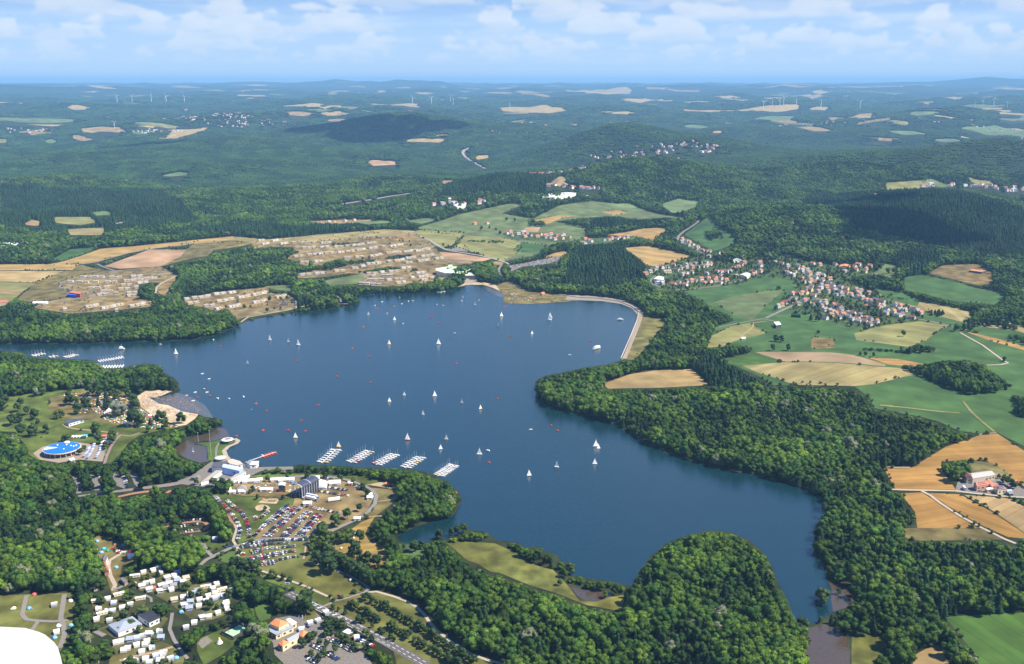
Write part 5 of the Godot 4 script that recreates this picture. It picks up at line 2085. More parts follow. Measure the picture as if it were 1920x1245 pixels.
# ------------------------------------------------------------------ the plan of the place, in metres: x, z
const OUTLINES_LAKE := [
	[-993.3,-1708,-906.3,-1704.3,-793,-1704.3,-739.4,-1711.8,-685.3,-1719.2,-629.5,-1723,-575.8,-1734.4,-545.3,-1761.5,-524,-1826.7,-515,-1869.7,-501.1,-1896.5,-465.6,-1924,-428.2,-1947.5,-389.8,-1971.6,-351.5,-2001.2,-320.9,-2031.6,-321.8,-2068.3,-336.6,-2106.2,-336.2,-2134.1,-304.3,-2139.8,-234.1,-2139.8,-188.7,-2157,-143.3,-2186.2,-121,-2216.2,-97.6,-2234.6,-67.1,-2234.6,-42,-2198.1,-23.6,-2162.8,-17.2,-2095.2,-20.2,-2047.2,0,-2031.6,44.6,-2031.6,112.5,-2052.4,141.6,-2068.3,191.7,-2057.7,228.4,-2031.6,245.9,-1991.2,249.8,-1933.3,238.4,-1865.4,209.8,-1723,183.3,-1599.8,157.7,-1573.9,121.5,-1558.1,85.4,-1530.4,50.5,-1506.6,35.5,-1477.7,35.4,-1436.4,40.8,-1397.1,53.6,-1359.7,74.9,-1328.8,103.7,-1312.7,137.4,-1279.4,152,-1247.5,174.9,-1207.3,193.2,-1169.4,216.1,-1147.7,238.6,-1128.4,266.4,-1108,294.9,-1094.8,314.9,-1075.5,333.8,-1055.3,343.6,-1037.3,344.7,-1015.5,334.5,-987.6,318.1,-961.2,309.7,-942.1,301.7,-906,299.4,-872.3,293.3,-840.7,311.5,-838.7,313.6,-825.7,306.6,-806.4,294,-792.4,279.9,-785.1,269.7,-774.4,260.7,-767.4,251.5,-763.9,243.1,-770,245.5,-792.4,247.1,-815.9,246.2,-838.7,249.2,-870.1,247.2,-903.7,238.4,-929.8,223.1,-947.1,204.3,-949.7,180.2,-938.4,155.7,-920.2,135.6,-891.1,121.8,-863.7,111.1,-833.7,107.1,-832.7,92.7,-840.7,69.8,-846.9,54.8,-855.2,54.5,-876.7,46.5,-882.2,44,-894.5,32.7,-901.4,26.1,-913,12.7,-909.5,6.4,-920.2,-0.5,-922.6,-15.7,-926.2,-24.1,-940.9,-29.7,-947.1,-47,-950.9,-51.6,-943.4,-60,-937.2,-69.7,-927.4,-73.7,-937.2,-76.9,-937.2,-85.9,-920.2,-99,-916.6,-113,-922.6,-117.4,-933.5,-113.6,-943.4,-102.6,-954.8,-92.9,-963.8,-74.6,-975.6,-62.8,-986.3,-58.1,-1005.6,-55.5,-1022.6,-58.9,-1044.7,-67,-1059.9,-72.2,-1075.5,-91,-1094.8,-101.5,-1108,-121.4,-1116.4,-140.9,-1119.8,-166.7,-1121.5,-192.9,-1125,-208.9,-1128.4,-259.3,-1131.9,-264.7,-1126.7,-301.6,-1125,-307.8,-1137.1,-328.4,-1138.8,-337.2,-1142.4,-348.9,-1149.5,-361,-1178.7,-362.3,-1188.1,-354.6,-1207.3,-354.6,-1215.2,-361.6,-1223.1,-367,-1225.1,-374.8,-1223.1,-387.3,-1211.2,-396.1,-1213.2,-407.4,-1207.3,-405.6,-1201.5,-388.9,-1195.7,-374.5,-1149.5,-369.8,-1142.4,-379.3,-1137.1,-398.1,-1149.5,-419.6,-1171.2,-428.5,-1188.1,-427.6,-1195.7,-417.6,-1231.2,-400.1,-1245.5,-393.9,-1270.7,-393.3,-1283.7,-397.8,-1294.7,-411.3,-1305.9,-437.6,-1319.6,-448.7,-1326.5,-462.9,-1331.1,-493.5,-1359.7,-509.8,-1367,-524.3,-1384.4,-531.6,-1392,-517.1,-1402.2,-517.5,-1412.5,-497.9,-1420.4,-499,-1433.7,-504.9,-1444.5,-513.7,-1469.3,-531.4,-1497.8,-557.3,-1527.4,-581.7,-1570.7,-604.3,-1580.3,-622.5,-1567.5,-629.6,-1551.9,-669.4,-1551.9,-682.6,-1580.3,-702,-1599.8,-748.5,-1606.4,-773.2,-1609.7,-803.2,-1616.4,-822.5,-1623.1,-828.8,-1640.1,-850.9,-1654,-884.7,-1661,-967.7,-1661],
]

const WATERS := [
	["pond_water", "brown_water", [249.5,-757.1,258.3,-762.2,267,-765.7,278,-757.1,279.3,-744.6,276.7,-728.4,256.2,-666,227.4,-666,237.3,-712.9,243,-740.5], "brown pond below the weir at the lake end"],
	["pond_water", "brown_water", [50.6,-842.8,56.3,-829.7,73.9,-822.7,91.9,-817.9,86.2,-809.2,75.8,-804.5,65.4,-805.4,58.3,-815], "dark brown pool behind the reed bank"],
	["shallow_water", "shallow_water", [-517.1,-1402.2,-497,-1417.8,-470.7,-1397.1,-439.9,-1359.7,-421.8,-1324.2,-412.1,-1303.6,-424.5,-1308.2,-437.6,-1319.6,-448.7,-1326.5,-462.9,-1331.1,-493.5,-1359.7,-509.8,-1367,-524.3,-1384.4], "shallow murky water off the bathing beach"],
	["shallow_water", "brown_water", [-427.9,-1186.2,-427,-1195.7,-416.9,-1229.1,-399.5,-1243.4,-392.7,-1266.5,-380.5,-1255.9,-367,-1225.1,-374.8,-1223.1,-387.9,-1213.2,-397.4,-1215.2,-408.8,-1207.3,-405.7,-1199.6,-389,-1193.8,-375.1,-1149.5,-370.4,-1142.4,-379.3,-1137.1,-398.1,-1149.5,-419,-1169.4], "murky brown cove beside the grass spit"],
	["shallow_water", "brown_water", [293,-839.7,311.5,-838.7,313.6,-825.7,306.6,-806.4,294,-792.4,281.2,-786,285.6,-806.4,292.6,-825.7], "brown backwater beside the wooded islet"],
	["shallow_water", "shallow_water", [-18,-2157,-18,-2095,-29,-2106,-53,-2169,-67,-2222,-42,-2192,-24,-2157], "shallow brownish water by the small far beach"],
]

const SHEETS := [
	["pasture", "green", [341,-1684,385,-1835,430,-1878,424,-1952,410,-2021,380,-2161,443,-2194,518,-2234,592,-2311,634,-2403,700,-2430,684,-2081,706,-1886,831,-2079,835,-2003,866,-1909,904,-1843,954,-1801,1010,-1722,667.8,-1099.7,652.5,-1195.4,641.2,-1246.4,612.5,-1242.4,594.9,-1250.4,581.8,-1287.3,560.9,-1308,542.7,-1318.6,512.8,-1339.3,519.5,-1380.7,511.7,-1428.2,482.2,-1436.2,436.5,-1444.8,418.2,-1436.7,394.8,-1439.3,383.1,-1491.3,366,-1546,346,-1597,397,-1625,415,-1654,409,-1679,386,-1701], "wide green pasture between the village and the lakeside forest"],
	["farm_field", "ochre", [446.4,-1119.8,478.4,-1119.8,551,-1191.6,613.8,-1234.4,639.8,-1240.4,644.1,-1178.5,661.5,-1099.7,615.5,-1015.5,588,-1059.9,585.1,-1091.6,587.6,-1116.4,581.2,-1144.1,556.6,-1147.6,524.2,-1140.6,514.1,-1116.4,505,-1055.3,437,-1055.3,439.6,-1075.5], "ochre ripe grain field wrapped round the lone farm"],
	["farm_yard", "asphalt_light", [515.6,-1075.5,525.6,-1091.6,558.4,-1094.8,579.6,-1099.7,581.9,-1059.9,585.7,-1049.2,576.7,-1031.4,533.2,-1040.2,500.5,-1047.7], "grey paved yard of the lone farm"],
	["farm_meadow", "dry_grass", [550.2,-1130.1,568.1,-1144.1,584.4,-1137,589.2,-1113,585.8,-1086.7,568.7,-1089.9,560.7,-1099.7,540.1,-1103], "rough meadow behind the farm sheds"],
	["grain_field", "ochre", [439,-1044.7,463.1,-1047.7,476.3,-991.7,489.2,-954.8,421.1,-953.5,434.9,-994.5,436.6,-1022.6], "ochre grain field beside the woods along the farm track"],
	["grain_field", "ochre", [469.7,-1046.2,503.9,-1041.7,517.8,-994.5,526.2,-942.1,535.1,-927.4,505.6,-933.5,488.4,-967.7,477.7,-1008.4], "long ochre grain field beyond the pale farm track"],
	["stubble_field", "stubble", [508,-1040.2,554.1,-1031.4,559.3,-1008.4,573.5,-948.4,547.4,-900.2,527.7,-939.7,520.2,-997.2], "tan stubble field below the farm"],
	["crop_field", "green", [556.3,-1029.9,607.4,-1011.2,576.9,-954.8,560.7,-1011.2], "small green crop field at the farm road"],
	["rough_meadow", "dry_grass", [401.6,-954.8,488.7,-953.5,501.6,-927.4,412.5,-925,400.9,-929.8], "rough yellowed meadow above the dark pine wood"],
	["crop_field", "green_bright", [375.5,-777,418.6,-782.4,447.5,-784.2,494.6,-785.1,421.6,-652.7,358,-652.7,375,-716.7,375.3,-747,375.8,-763.9], "vivid green field below the dark pine wood"],
	["clearing", "tan", [326,-718.2,344.1,-730.8,351.3,-732.4,348.6,-705.3,337.9,-666,299.5,-666], "tan grass clearing among the lower right trees"],
	["pond_meadow", "reed", [284.6,-747,305.6,-752,309.6,-732.4,289.1,-705.3,269.1,-666,257.4,-666], "yellow green meadow beside the brown pond"],
	["fallow_field", "tan_pink", [414,-1638,538,-1617,567,-1594,598,-1535,594,-1522,517,-1548,444,-1563], "pale brown bare field above the yellow hay field"],
	["hay_field", "hay", [373,-1551,443,-1559,516,-1544,576,-1521,624,-1514,621.6,-1480.6,546.2,-1435.3,511,-1426,433.8,-1435,420.8,-1446.6,387,-1509], "large pale yellow hay field with mowing lines"],
	["grass_field", "green_bright", [342,-1597,397,-1625,442,-1563,380,-1553,357,-1564], "narrow bright green strip beside the hay field"],
	["grain_field", "orange", [584,-1579,630,-1573,671,-1541,641,-1525,602,-1536], "thin orange grain strip before the oval wood"],
	["hay_meadow", "hay_green", [630,-1777,703,-1842,793,-1877,838,-1843,795,-1800,736,-1716,688,-1672,641,-1704,616,-1725], "yellowed hay meadow under the village end"],
	["hay_meadow", "hay", [801,-2133,829,-2074,871,-2038,905,-1998,937,-1913,968,-1838,1007,-1769,972,-1703,942,-1797,879,-1843,862,-1886,833,-1955,793,-2054], "long yellowed meadow above the village end"],
	["rough_meadow", "brown_grass", [543,-1747,577,-1733,557,-1656,511,-1645], "square brownish meadow amid green pasture"],
	["pale_meadow", "hay_green", [365,-1761,415,-1835,458,-1861,469,-1779,407,-1731,368,-1682,337,-1677], "pale meadow cut by a sandy path"],
	["grass_field", "green_pale", [534,-2031,603,-2164,568,-2164,485,-2110,427,-2052,441,-1933,468,-1887], "pale green meadow before the village edge"],
	["grain_field", "orange", [840,-1800,876,-1740,899,-1671,928,-1605,913,-1578,885,-1653,857,-1720], "orange grain strip on the far right slope"],
	["ploughed_field", "brown_grass", [1072,-2438,1162,-2454,1155,-2360,1153,-2300,1107,-2242,1057,-2213,996,-2347], "brown ploughed slope below the hillside sheds"],
	["hill_meadow", "green", [921,-2300,976,-2329,1020,-2253,1038,-2185,1081,-2126,1004,-2022,934,-2053,883,-2132,874,-2187], "green hill meadow under the forest ridge"],
	["valley_meadow", "green_pale", [834,-2303,933,-2455,953,-2437,916,-2330,867,-2272,832,-2244], "narrow pale valley meadow behind the village"],
	["valley_meadow", "green", [813,-2188,855,-2143,865,-2063,835,-2003,797,-2080], "green strip along the brook trees"],
	["hill_meadow", "green_pale", [978,-1978,997,-1886,971,-1834,955,-1886], "meadow strip at the far right forest foot"],
	["village_ground", "garden", [320,-2385,406,-2497,486,-2563,519,-2589,524,-2506,581,-2490,654,-2568,635,-2435,592,-2311,518,-2234,443,-2194,380,-2161,322,-2167,317,-2278], "gardens and lanes of the hillside hamlet"],
	["village_ground", "garden", [637,-2466,707,-2561,755,-2486,796,-2442,865,-2451,898,-2432,864,-2349,803,-2304,786,-2217,799,-2117,812,-2028,813,-1932,805,-1886,750,-1864,698,-1834,658,-1808,622,-1851,592,-1923,563,-1971,527,-1956,582,-2082,638,-2163,646,-2279,604,-2311], "gardens and lanes along the long village street"],
	["valley_meadow", "green", [498,-2871,562,-2986,618,-3111,602,-2866,621,-2810,615,-2709,533,-2627,520,-2749], "green valley meadow beside the curved road"],
	["village_ground", "garden", [467,-2810,501,-2815,514,-2701,533,-2587,508,-2534,488,-2650], "gardens of the valley lane houses"],
	["grain_field", "wheat", [308,-2713,371,-2747,430,-2651,468,-2578,422,-2507,362,-2420,333,-2434,324,-2544], "rounded golden grain field above the hillside hamlet"],
	["grain_field", "wheat", [271,-2959,359,-3006,402,-3047,448,-3028,469,-2982,419,-2876,406,-2820,381,-2883,348,-2932], "golden grain field behind the valley wood"],
	["valley_pasture", "green_pale", [-296,-3061,-177,-3304,-19,-3465,47,-3482,-36,-3325,70,-3264,168,-3496,291,-3630,447,-3630,491,-3391,553,-3171,529,-3075,464,-3197,322,-3339,229,-3283,139,-3230,236,-3128,218,-2925,152,-2823,56,-2585,-21,-2523,-116,-2675,-175,-2947,-257,-2983], "broad pale pasture behind the holiday park"],
	["grain_field", "wheat", [75,-3240,152,-3329,215,-3340,158,-3277,120,-3191,86,-3189], "golden strip over the far pasture"],
	["grain_field", "wheat", [309,-3432,374,-3487,403,-3420,342,-3351], "small golden field left of the far pines"],
	["bare_field", "pink", [28,-3019,42,-3110,89,-3123,78,-3022,56,-2989], "pinkish bare field above the red roofed hamlet"],
	["hay_field", "hay_green", [-142,-2933,-31,-2918,38,-2820,7,-2593,-27,-2524,-78,-2614,-163,-2739], "yellowed sloping field with a dark hedge strip"],
	["grass_field", "green", [4,-2677,26,-2820,97,-2771,71,-2625], "green field below the red roofed hamlet"],
	["grain_field", "wheat", [80,-2556,121,-2635,158,-2662,132,-2558], "golden strip above the striped car park"],
	["village_ground", "garden", [-29,-2992,8,-3048,81,-3022,145,-2979,172,-2896,145,-2823,77,-2853,15,-2870,-16,-2909], "gardens of the red roofed hamlet"],
	["village_ground", "garden", [195,-2895,235,-2903,363,-2928,357,-2854,229,-2791,197,-2802], "gardens of the ridge houses"],
	["grassland", "hay_green", [-312,-2973,-277,-3021,-145,-2984,-164,-2756,-191,-2711,-220,-2750,-255,-2862], "mown grassland beside the curving park road"],
	["building_plot", "pink", [-198,-2655,-143,-2635,-53,-2561,-75,-2527,-137,-2528,-174,-2562], "bare pinkish building plot beside the park road"],
	["gravel_plot", "gravel", [-182,-2695,-163,-2739,-131,-2699,-119,-2659,-159,-2673], "grey gravel plot at the road bend"],
	["park_ground", "dry_tan", [-983,-2394,-877,-2446,-834,-2395,-800,-2344,-804,-2306,-812,-2257,-864,-2269,-832,-2168,-797,-2084,-761,-2058,-743,-2006,-807,-1972,-886,-1943,-986,-1996,-984,-2052,-954,-2100,-955,-2128,-1033,-2226,-1047,-2287,-1023,-2350], "dry grass terraces of the left hand holiday cottages"],
	["dry_slope", "dry_grass", [-1088,-2473,-983,-2394,-972,-2350,-1023,-2350,-1047,-2287,-1033,-2226,-955,-2128,-954,-2100,-1007,-2042,-1056,-2073,-1099,-2257], "dry grassy slope beside the golden fields"],
	["path_meadow", "dry_tan", [-788,-2168,-817,-2269,-800,-2350,-786,-2288,-770,-2197,-749,-2111,-768,-2128], "small dry meadow round the curving path"],
	["park_ground", "dry_tan", [-703,-2084,-661,-2139,-615,-2174,-562,-2198,-554,-2222,-534,-2145,-484,-2123,-446,-2016,-448,-1981,-503,-1933,-526,-1910,-535,-1888,-583,-1986,-599,-1962,-635,-2001,-678,-2026], "dry grass terraces of the lakeside cottages"],
	["park_ground", "dry_tan", [-730,-2757,-640,-2826,-506,-2932,-389,-3008,-313,-2983,-255,-2862,-220,-2750,-174,-2562,-75,-2527,-21,-2523,-24,-2476,-122,-2494,-147,-2460,-142,-2378,-173,-2259,-237,-2169,-272,-2210,-328,-2228,-355,-2259,-365,-2356,-394,-2375,-455,-2322,-510,-2309,-520,-2360,-473,-2419,-539,-2482,-630,-2526,-594,-2580,-684,-2632], "dry grass terraces of the upper holiday cottages"],
	["crest_field", "hay", [-804,-2869,-697,-2809,-616,-2856,-506,-2932,-390,-3020,-291,-2998,-314,-2911,-415,-2847,-513,-2794,-625,-2757,-730,-2757,-835,-2760,-924,-2713,-907,-2754], "mown golden crest field along the forest edge"],
	["green_meadow", "green_pale", [-441,-2278,-405,-2323,-360,-2362,-345,-2291,-356,-2247,-414,-2228], "green meadow inside the holiday park wood"],
	["green_meadow", "green_pale", [-556,-2215,-524,-2234,-497,-2222,-486,-2157,-540,-2186], "small green glade above the lake shore"],
	["wheat_field", "wheat", [-1407,-2492,-1293,-2481,-1091,-2480,-1080,-2408,-1256,-2405,-1362,-2408], "golden wheat field at the left hand road"],
	["wheat_field", "wheat_pale", [-1358,-2402,-1252,-2398,-1094,-2395,-1099,-2257,-1188,-2269,-1291,-2276], "paler wheat field below the golden one"],
	["field_strips", "hay_green", [-1287,-2270,-1185,-2263,-1096,-2251,-1084,-2168,-1062,-2073,-1057,-2006,-1131,-1981], "green and tan strip fields at the left hand edge"],
	["field_strip", "stubble", [-1248,-2197,-1149,-2191,-1084,-2168,-1076,-2134,-1126,-2145,-1223,-2151], "tan stubble strip at the left hand edge"],
	["green_field", "green", [-1189,-2544,-1199,-2670,-1133,-2705,-1131,-2610,-1153,-2515], "rounded green field before the left hand forest"],
	["crest_field", "wheat", [-1173,-2469,-1150,-2509,-1128,-2603,-1117,-2681,-1040,-2709,-955,-2764,-808,-2881,-789,-2813,-921,-2705,-994,-2662,-1043,-2565,-1066,-2486,-1088,-2473], "long golden field along the left hand crest"],
	["bare_plot", "pink", [-1019,-2452,-1006,-2524,-979,-2662,-878,-2659,-866,-2576,-877,-2446,-967,-2420], "bare pinkish building plot in the left hand park"],
	["dry_meadow", "dry_grass", [-878,-2659,-884,-2728,-787,-2803,-713,-2748,-756,-2687,-803,-2652,-796,-2577,-842,-2524,-877,-2446,-866,-2576], "dry meadow between bare plot and park wood"],
	["park_meadow", "dry_tan", [-479,-2058,-470,-2084,-447,-2016,-460,-1996,-497,-1967,-515,-1952,-501,-2006], "rubbly yard round the boathouse cottage"],
	["sand_beach", "sand", [-123,-2210,-108,-2253,-68,-2266,-36,-2228,-18,-2163,-26,-2163,-42,-2198,-67,-2235,-98,-2235], "small sandy beach before the green roofed hall"],
	["hall_forecourt", "plaza", [-110,-2247,-111,-2324,-89,-2337,-78,-2259], "pale forecourt between hall and beach"],
	["bathing_lawn", "dry_grass", [-36,-2222,-18,-2259,0,-2285,30,-2169,82,-2134,144,-2101,143,-2068,112,-2052,45,-2032,0,-2032,-20,-2047,-17,-2106], "dry bathing lawn beside the dam"],
	["car_park_ground", "asphalt_light", [-7,-2468,55,-2512,125,-2569,120,-2509,94,-2476,27,-2451,-6,-2389], "striped car park before the pine hill"],
	["dam_facing", "stone", [114,-2074,121,-2123,162,-2117,196,-2101,236,-2074,263,-1996,263,-1933,235,-1794,198,-1623,183,-1600,210,-1723,238,-1865,250,-1933,246,-1991,228,-2032,192,-2058,142,-2068], "pale stone facing of the dam above the water"],
	["dam_slope", "dry_green", [260,-1933,305,-1879,274,-1802,238,-1686,205,-1600,190,-1603,231,-1802], "dry grass slope on the valley side of the dam"],
	["forest_clearing", "tan", [139.2,-1463.6,186,-1515,232,-1539,291,-1543,294,-1502,300.4,-1450.4,226.1,-1441.6,177.5,-1440.5,145.1,-1438.5], "cut forest clearing beside the dark spruces"],
	["bathing_lawn", "lawn", [-806.3,-1379.4,-750.5,-1392,-714.5,-1415.1,-671.7,-1433.7,-645,-1439,-578.5,-1423,-557.3,-1415.1,-547.8,-1415.1,-534,-1359.7,-477.4,-1279.4,-454.3,-1275,-441.4,-1268.6,-468.6,-1253.8,-489.5,-1233.2,-492.4,-1203.4,-488.3,-1165.7,-487.6,-1130.1,-498.2,-1142.4,-534.3,-1156.6,-556.7,-1147.7,-582.9,-1147.7,-606.2,-1169.4,-620.9,-1197.6,-644,-1227.1,-657.3,-1247.5,-740.7,-1258], "wide bathing lawn scattered with trees"],
	["lawn_patch", "dry_grass", [-678.6,-1397.1,-640.6,-1428.3,-576.5,-1417.8,-534,-1359.7,-496,-1301.4,-516.8,-1268.6,-568.6,-1290.3,-617.2,-1301.4,-660.2,-1347.7], "trampled dry part of the bathing lawn"],
	["sand_beach", "sand", [-553.8,-1397.1,-550.1,-1428.3,-540.7,-1433.7,-509.3,-1428.3,-518,-1404.8,-530.9,-1392,-523.5,-1384.4,-509.8,-1367,-493.5,-1359.7,-462.9,-1331.1,-437.6,-1319.6,-436.5,-1301.4,-440.6,-1275,-449.3,-1270.7,-469.5,-1288.1,-498.4,-1312.7,-529.9,-1352.5,-541.9,-1379.4], "crowded sandy bathing beach"],
	["restaurant_plaza", "plaza", [-598.2,-1169.4,-596.5,-1191.9,-585.5,-1197.6,-555.6,-1207.3,-515.2,-1191.9,-500.1,-1140.6,-530.5,-1147.7,-552,-1137.1,-579.6,-1147.7], "paved plaza round the blue disc roof"],
	["car_park_ground", "asphalt_light", [-519,-1096.5,-513.3,-1094.8,-495.7,-1072.4,-486,-1044.7,-490.7,-1043.2,-498.6,-1064.6], "first curved car park strip among trees"],
	["car_park_ground", "asphalt_light", [-500.9,-1101.4,-488.2,-1094.8,-473.5,-1072.4,-466.7,-1053.8,-474,-1052.3,-486,-1077.1], "second curved car park strip among trees"],
	["car_park_ground", "asphalt_light", [-476.3,-1104.7,-466.9,-1104.7,-445.8,-1075.5,-441.2,-1056.9,-453.9,-1066.1], "third curved car park strip among trees"],
	["car_park_ground", "asphalt_light", [-455.4,-1108,-445.3,-1104.7,-429,-1078.7,-423,-1055.3,-435.4,-1070.8], "fourth curved car park strip among trees"],
	["spit_lawn", "lawn_green", [-406.8,-1205.4,-386.7,-1209.3,-374.3,-1221.1,-355.9,-1217.1,-356.1,-1205.4,-361.8,-1186.2,-359.1,-1169.4,-349.6,-1149.5,-353.9,-1137.1,-372.1,-1145.9,-388.3,-1193.8], "grass spit with the round pavilion"],
	["promenade", "asphalt_light", [-565.1,-1008.4,-394.6,-1074,-377.7,-1094.8,-369.1,-1133.6,-364.5,-1151.2,-347.1,-1147.7,-335.4,-1140.6,-303.8,-1123.2,-263.7,-1125,-261.5,-1114.7,-298.9,-1111.4,-307.5,-1094.8,-308.5,-1081.9,-324.2,-1064.6,-342.6,-1064.6,-354.3,-1063,-381.3,-1070.8,-391.5,-1064.6], "grey lane and court of the sailing school"],
	["festival_ground", "dry_tan", [-328.5,-1049.2,-317.6,-1074,-305,-1085.1,-244,-1091.6,-219.9,-1093.2,-193.8,-1078.7,-173.4,-1053.8,-163.6,-1044.7,-154.6,-1022.6,-157.1,-998.6,-167,-976.9,-187.7,-943.4,-199.3,-932.3,-257.2,-925,-264.4,-929.8,-240.3,-1012.6,-242.6,-1031.4,-309.3,-1038.7], "trampled dry festival ground round the black stage"],
	["shore_lawn", "lawn", [-310.2,-1093.2,-290.6,-1103,-221.4,-1101.4,-198.3,-1094.8,-175.9,-1096.5,-151.7,-1078.7,-144.2,-1063,-167.3,-1070.8,-181.4,-1078.7,-200,-1089.9,-220.2,-1094.8,-244.4,-1093.2,-305,-1085.1], "lawn strip between hedge and festival road"],
	["sand_patch", "sand", [-163.6,-1070.8,-149.2,-1078.7,-133.9,-1069.2,-145.6,-1064.6,-157.4,-1066.1], "sandy patch with the orange kiosk"],
	["shore_meadow", "dry_grass", [-164.7,-1061.5,-130.9,-1053.8,-127.2,-1031.4,-133.3,-1012.6,-146.2,-982.3,-161.5,-974.3,-150.5,-1001.4,-147.9,-1025.5,-154.8,-1046.2], "dry meadow between curved road and shore wood"],
	["play_lawn", "lawn", [-343.1,-1047.7,-328,-1047.7,-308.9,-1037.3,-242.8,-1029.9,-240.6,-1011.2,-252.5,-974.3,-263.3,-929.8,-274.2,-917.8,-288.9,-952.2,-304.9,-990.4,-322.2,-1016.9], "lawn with playground between the car rows"],
	["sand_pit", "sand", [-279.8,-1018.3,-277.2,-1027,-258.5,-1028.4,-259.1,-1015.5], "sandy playground with climbing frames"],
	["sand_circle", "sand", [-280.1,-1005.6,-279.2,-1011.2,-274,-1014,-267.5,-1011.2,-262.9,-1004.2,-264.5,-998.6,-271.1,-997.2,-276.6,-998.6], "round sandy ball court"],
	["car_meadow", "lawn_dry", [-272.7,-908.4,-256.6,-922.6,-203.5,-928.6,-196.1,-907.2,-194.7,-881.1,-180.2,-861.5,-168.8,-862.6,-148.8,-841.7,-134.5,-824.7,-144.5,-814,-157.8,-807.3,-215.4,-848.9,-239.2,-862.6,-256.2,-873.4,-267,-888.9], "sloping parking meadow below the lane"],
	["verge_lawn", "lawn", [-240.2,-856.3,-214.2,-843.8,-188.1,-827.7,-158.2,-804.5,-166.5,-795.1,-185,-812.1,-211.3,-830.7,-227.9,-840.7], "grass verge below the terracotta path"],
	["gold_meadow", "gold_grass", [-146.2,-982.3,-151.1,-940.9,-145.2,-926.2,-132.4,-919,-116.5,-878.9,-135,-863.7,-152.5,-872.3,-179.5,-900.2,-179.4,-917.8,-171,-942.1,-158.5,-969], "tawny mown meadow with round bales"],
	["verge_lawn", "lawn", [-310.9,-922.6,-302.8,-929.8,-280.9,-913,-298.1,-899.1,-304,-908.4], "small triangular meadow at the lane fork"],
	["verge_lawn", "lawn_green", [-287.5,-887.8,-274.2,-906,-266,-883.3,-270.3,-874.5,-281.1,-880], "grass slope below the lane fork"],
	["wet_meadow", "reed", [-69.5,-923.8,-47.3,-922.6,-17.2,-919,7.8,-893.4,22,-872.3,39,-862.6,46.3,-845.8,53.2,-826.7,60.5,-804.5,75.7,-803.5,88.3,-811.1,102.2,-815,96.2,-786,66.2,-797,40.6,-817.9,15.2,-833.7,-9.6,-855.2,-20.7,-859.4,-33.9,-875.6,-43.9,-882.2,-55.4,-902.5], "yellow green wet meadow by the lake"],
	["reed_bank", "reed_green", [-113.5,-917.8,-90.6,-913,-83.7,-894.5,-98.3,-883.3,-108.9,-894.5], "pale reeds on the small bay"],
	["row_meadow", "lawn_dry", [-164.3,-796.1,-148.5,-809.2,-133.5,-817.9,-123,-818.8,-105,-810.2,-84.2,-792.4,-73.6,-772.6,-65,-755.4,-48.4,-734.8,-19.1,-706,-8,-659.3,-80.2,-659.3,-98.7,-731.6,-135.4,-767.4,-157.2,-785.1], "meadow striped by tree rows along the road"],
	["tent_meadow", "dry_grass", [-428.9,-935.9,-410.5,-933.5,-387.8,-916.6,-365.1,-891.1,-365.8,-878.9,-374.2,-872.3,-365.6,-845.8,-364.5,-832.7,-358,-820.8,-361.9,-815.9,-379.8,-848.9,-401.9,-886.6,-413,-903.7], "dry tent meadow beside the long barn"],
	["camp_ground", "camp", [-366.6,-845.8,-347.6,-859.4,-336.2,-869,-328.9,-855.2,-319.3,-862.6,-302.5,-851,-288.8,-835.7,-276.4,-838.7,-257,-827.7,-252.3,-810.2,-248.1,-781.5,-258.3,-771.8,-270.8,-767.4,-291.3,-786.9,-305.2,-800.7,-324.3,-815.9,-342.9,-824.7,-355.6,-833.7], "upper rows of the caravan site"],
	["camp_ground", "camp", [-374,-800.7,-356.9,-817.9,-329.3,-811.1,-324.9,-796.1,-330.7,-786,-338.2,-778.8,-342.3,-765.7,-357.8,-766.5,-367.1,-786], "middle rows of the caravan site"],
	["camp_ground", "camp", [-351.7,-757.1,-344.4,-763.9,-330.6,-783.3,-322.2,-792.4,-296.9,-774.4,-297.7,-758,-320.2,-742.9,-330.2,-741.3], "grass round the grey roofed camp hall"],
	["camp_ground", "camp", [-328.3,-730.8,-297.8,-755.4,-287.7,-736.4,-278.8,-730.8,-264.8,-715.9,-246.9,-666,-307.6,-666,-322.4,-709], "lower rows of the caravan site"],
	["pitch_meadow", "lawn_dry", [-499.8,-812.1,-462.3,-814,-395.4,-819.8,-382.7,-783.3,-369.1,-742.9,-367.6,-721.3,-383.9,-736.4,-463.3,-744.6], "half empty camping pitches at the forest edge"],
	["sports_lawn", "lawn", [-262.5,-740.5,-256.2,-746.2,-245.2,-758,-237.8,-767.4,-220.9,-751.2,-225.9,-738,-229,-731.6,-234.7,-717.5,-245,-703,-256.2,-722.9], "lawn round the small sports court"],
	["gravel_patch", "gravel", [-261.3,-738,-255.3,-746.2,-248.3,-738.8,-253.5,-726.8], "grey gravel square on the camp lawn"],
	["orchard_lawn", "lawn_green", [-229,-797.9,-215,-802.6,-210,-791.5,-209.1,-773.5,-216.3,-769.1,-222.1,-779.7], "bright lawn inside the trees by the gatehouse"],
	["gate_forecourt", "asphalt_light", [-209.8,-755.4,-205.1,-774.4,-192.3,-778.8,-181.6,-783.3,-172.8,-786,-163.7,-774.4,-158.5,-763.9,-142.6,-744.6,-127.6,-728.4,-116.2,-715.1,-110,-701.6,-96.3,-659.3,-166.5,-659.3,-181.9,-705.3,-192.2,-718.2,-197.3,-734.8], "paved forecourt and car park by the gatehouse"],
	["gate_verge", "lawn_dry", [-182.3,-791.5,-171.9,-786,-169.1,-776.2,-173.4,-770,-181.7,-772.6,-184.9,-781.5], "grass corner between forecourt and main road"],
	["quarry", "pink", [-856,-5921,-823,-5978,-763,-6005,-649,-6040,-693,-5943,-807,-5855], "pale bare quarry in the middle of the forest"],
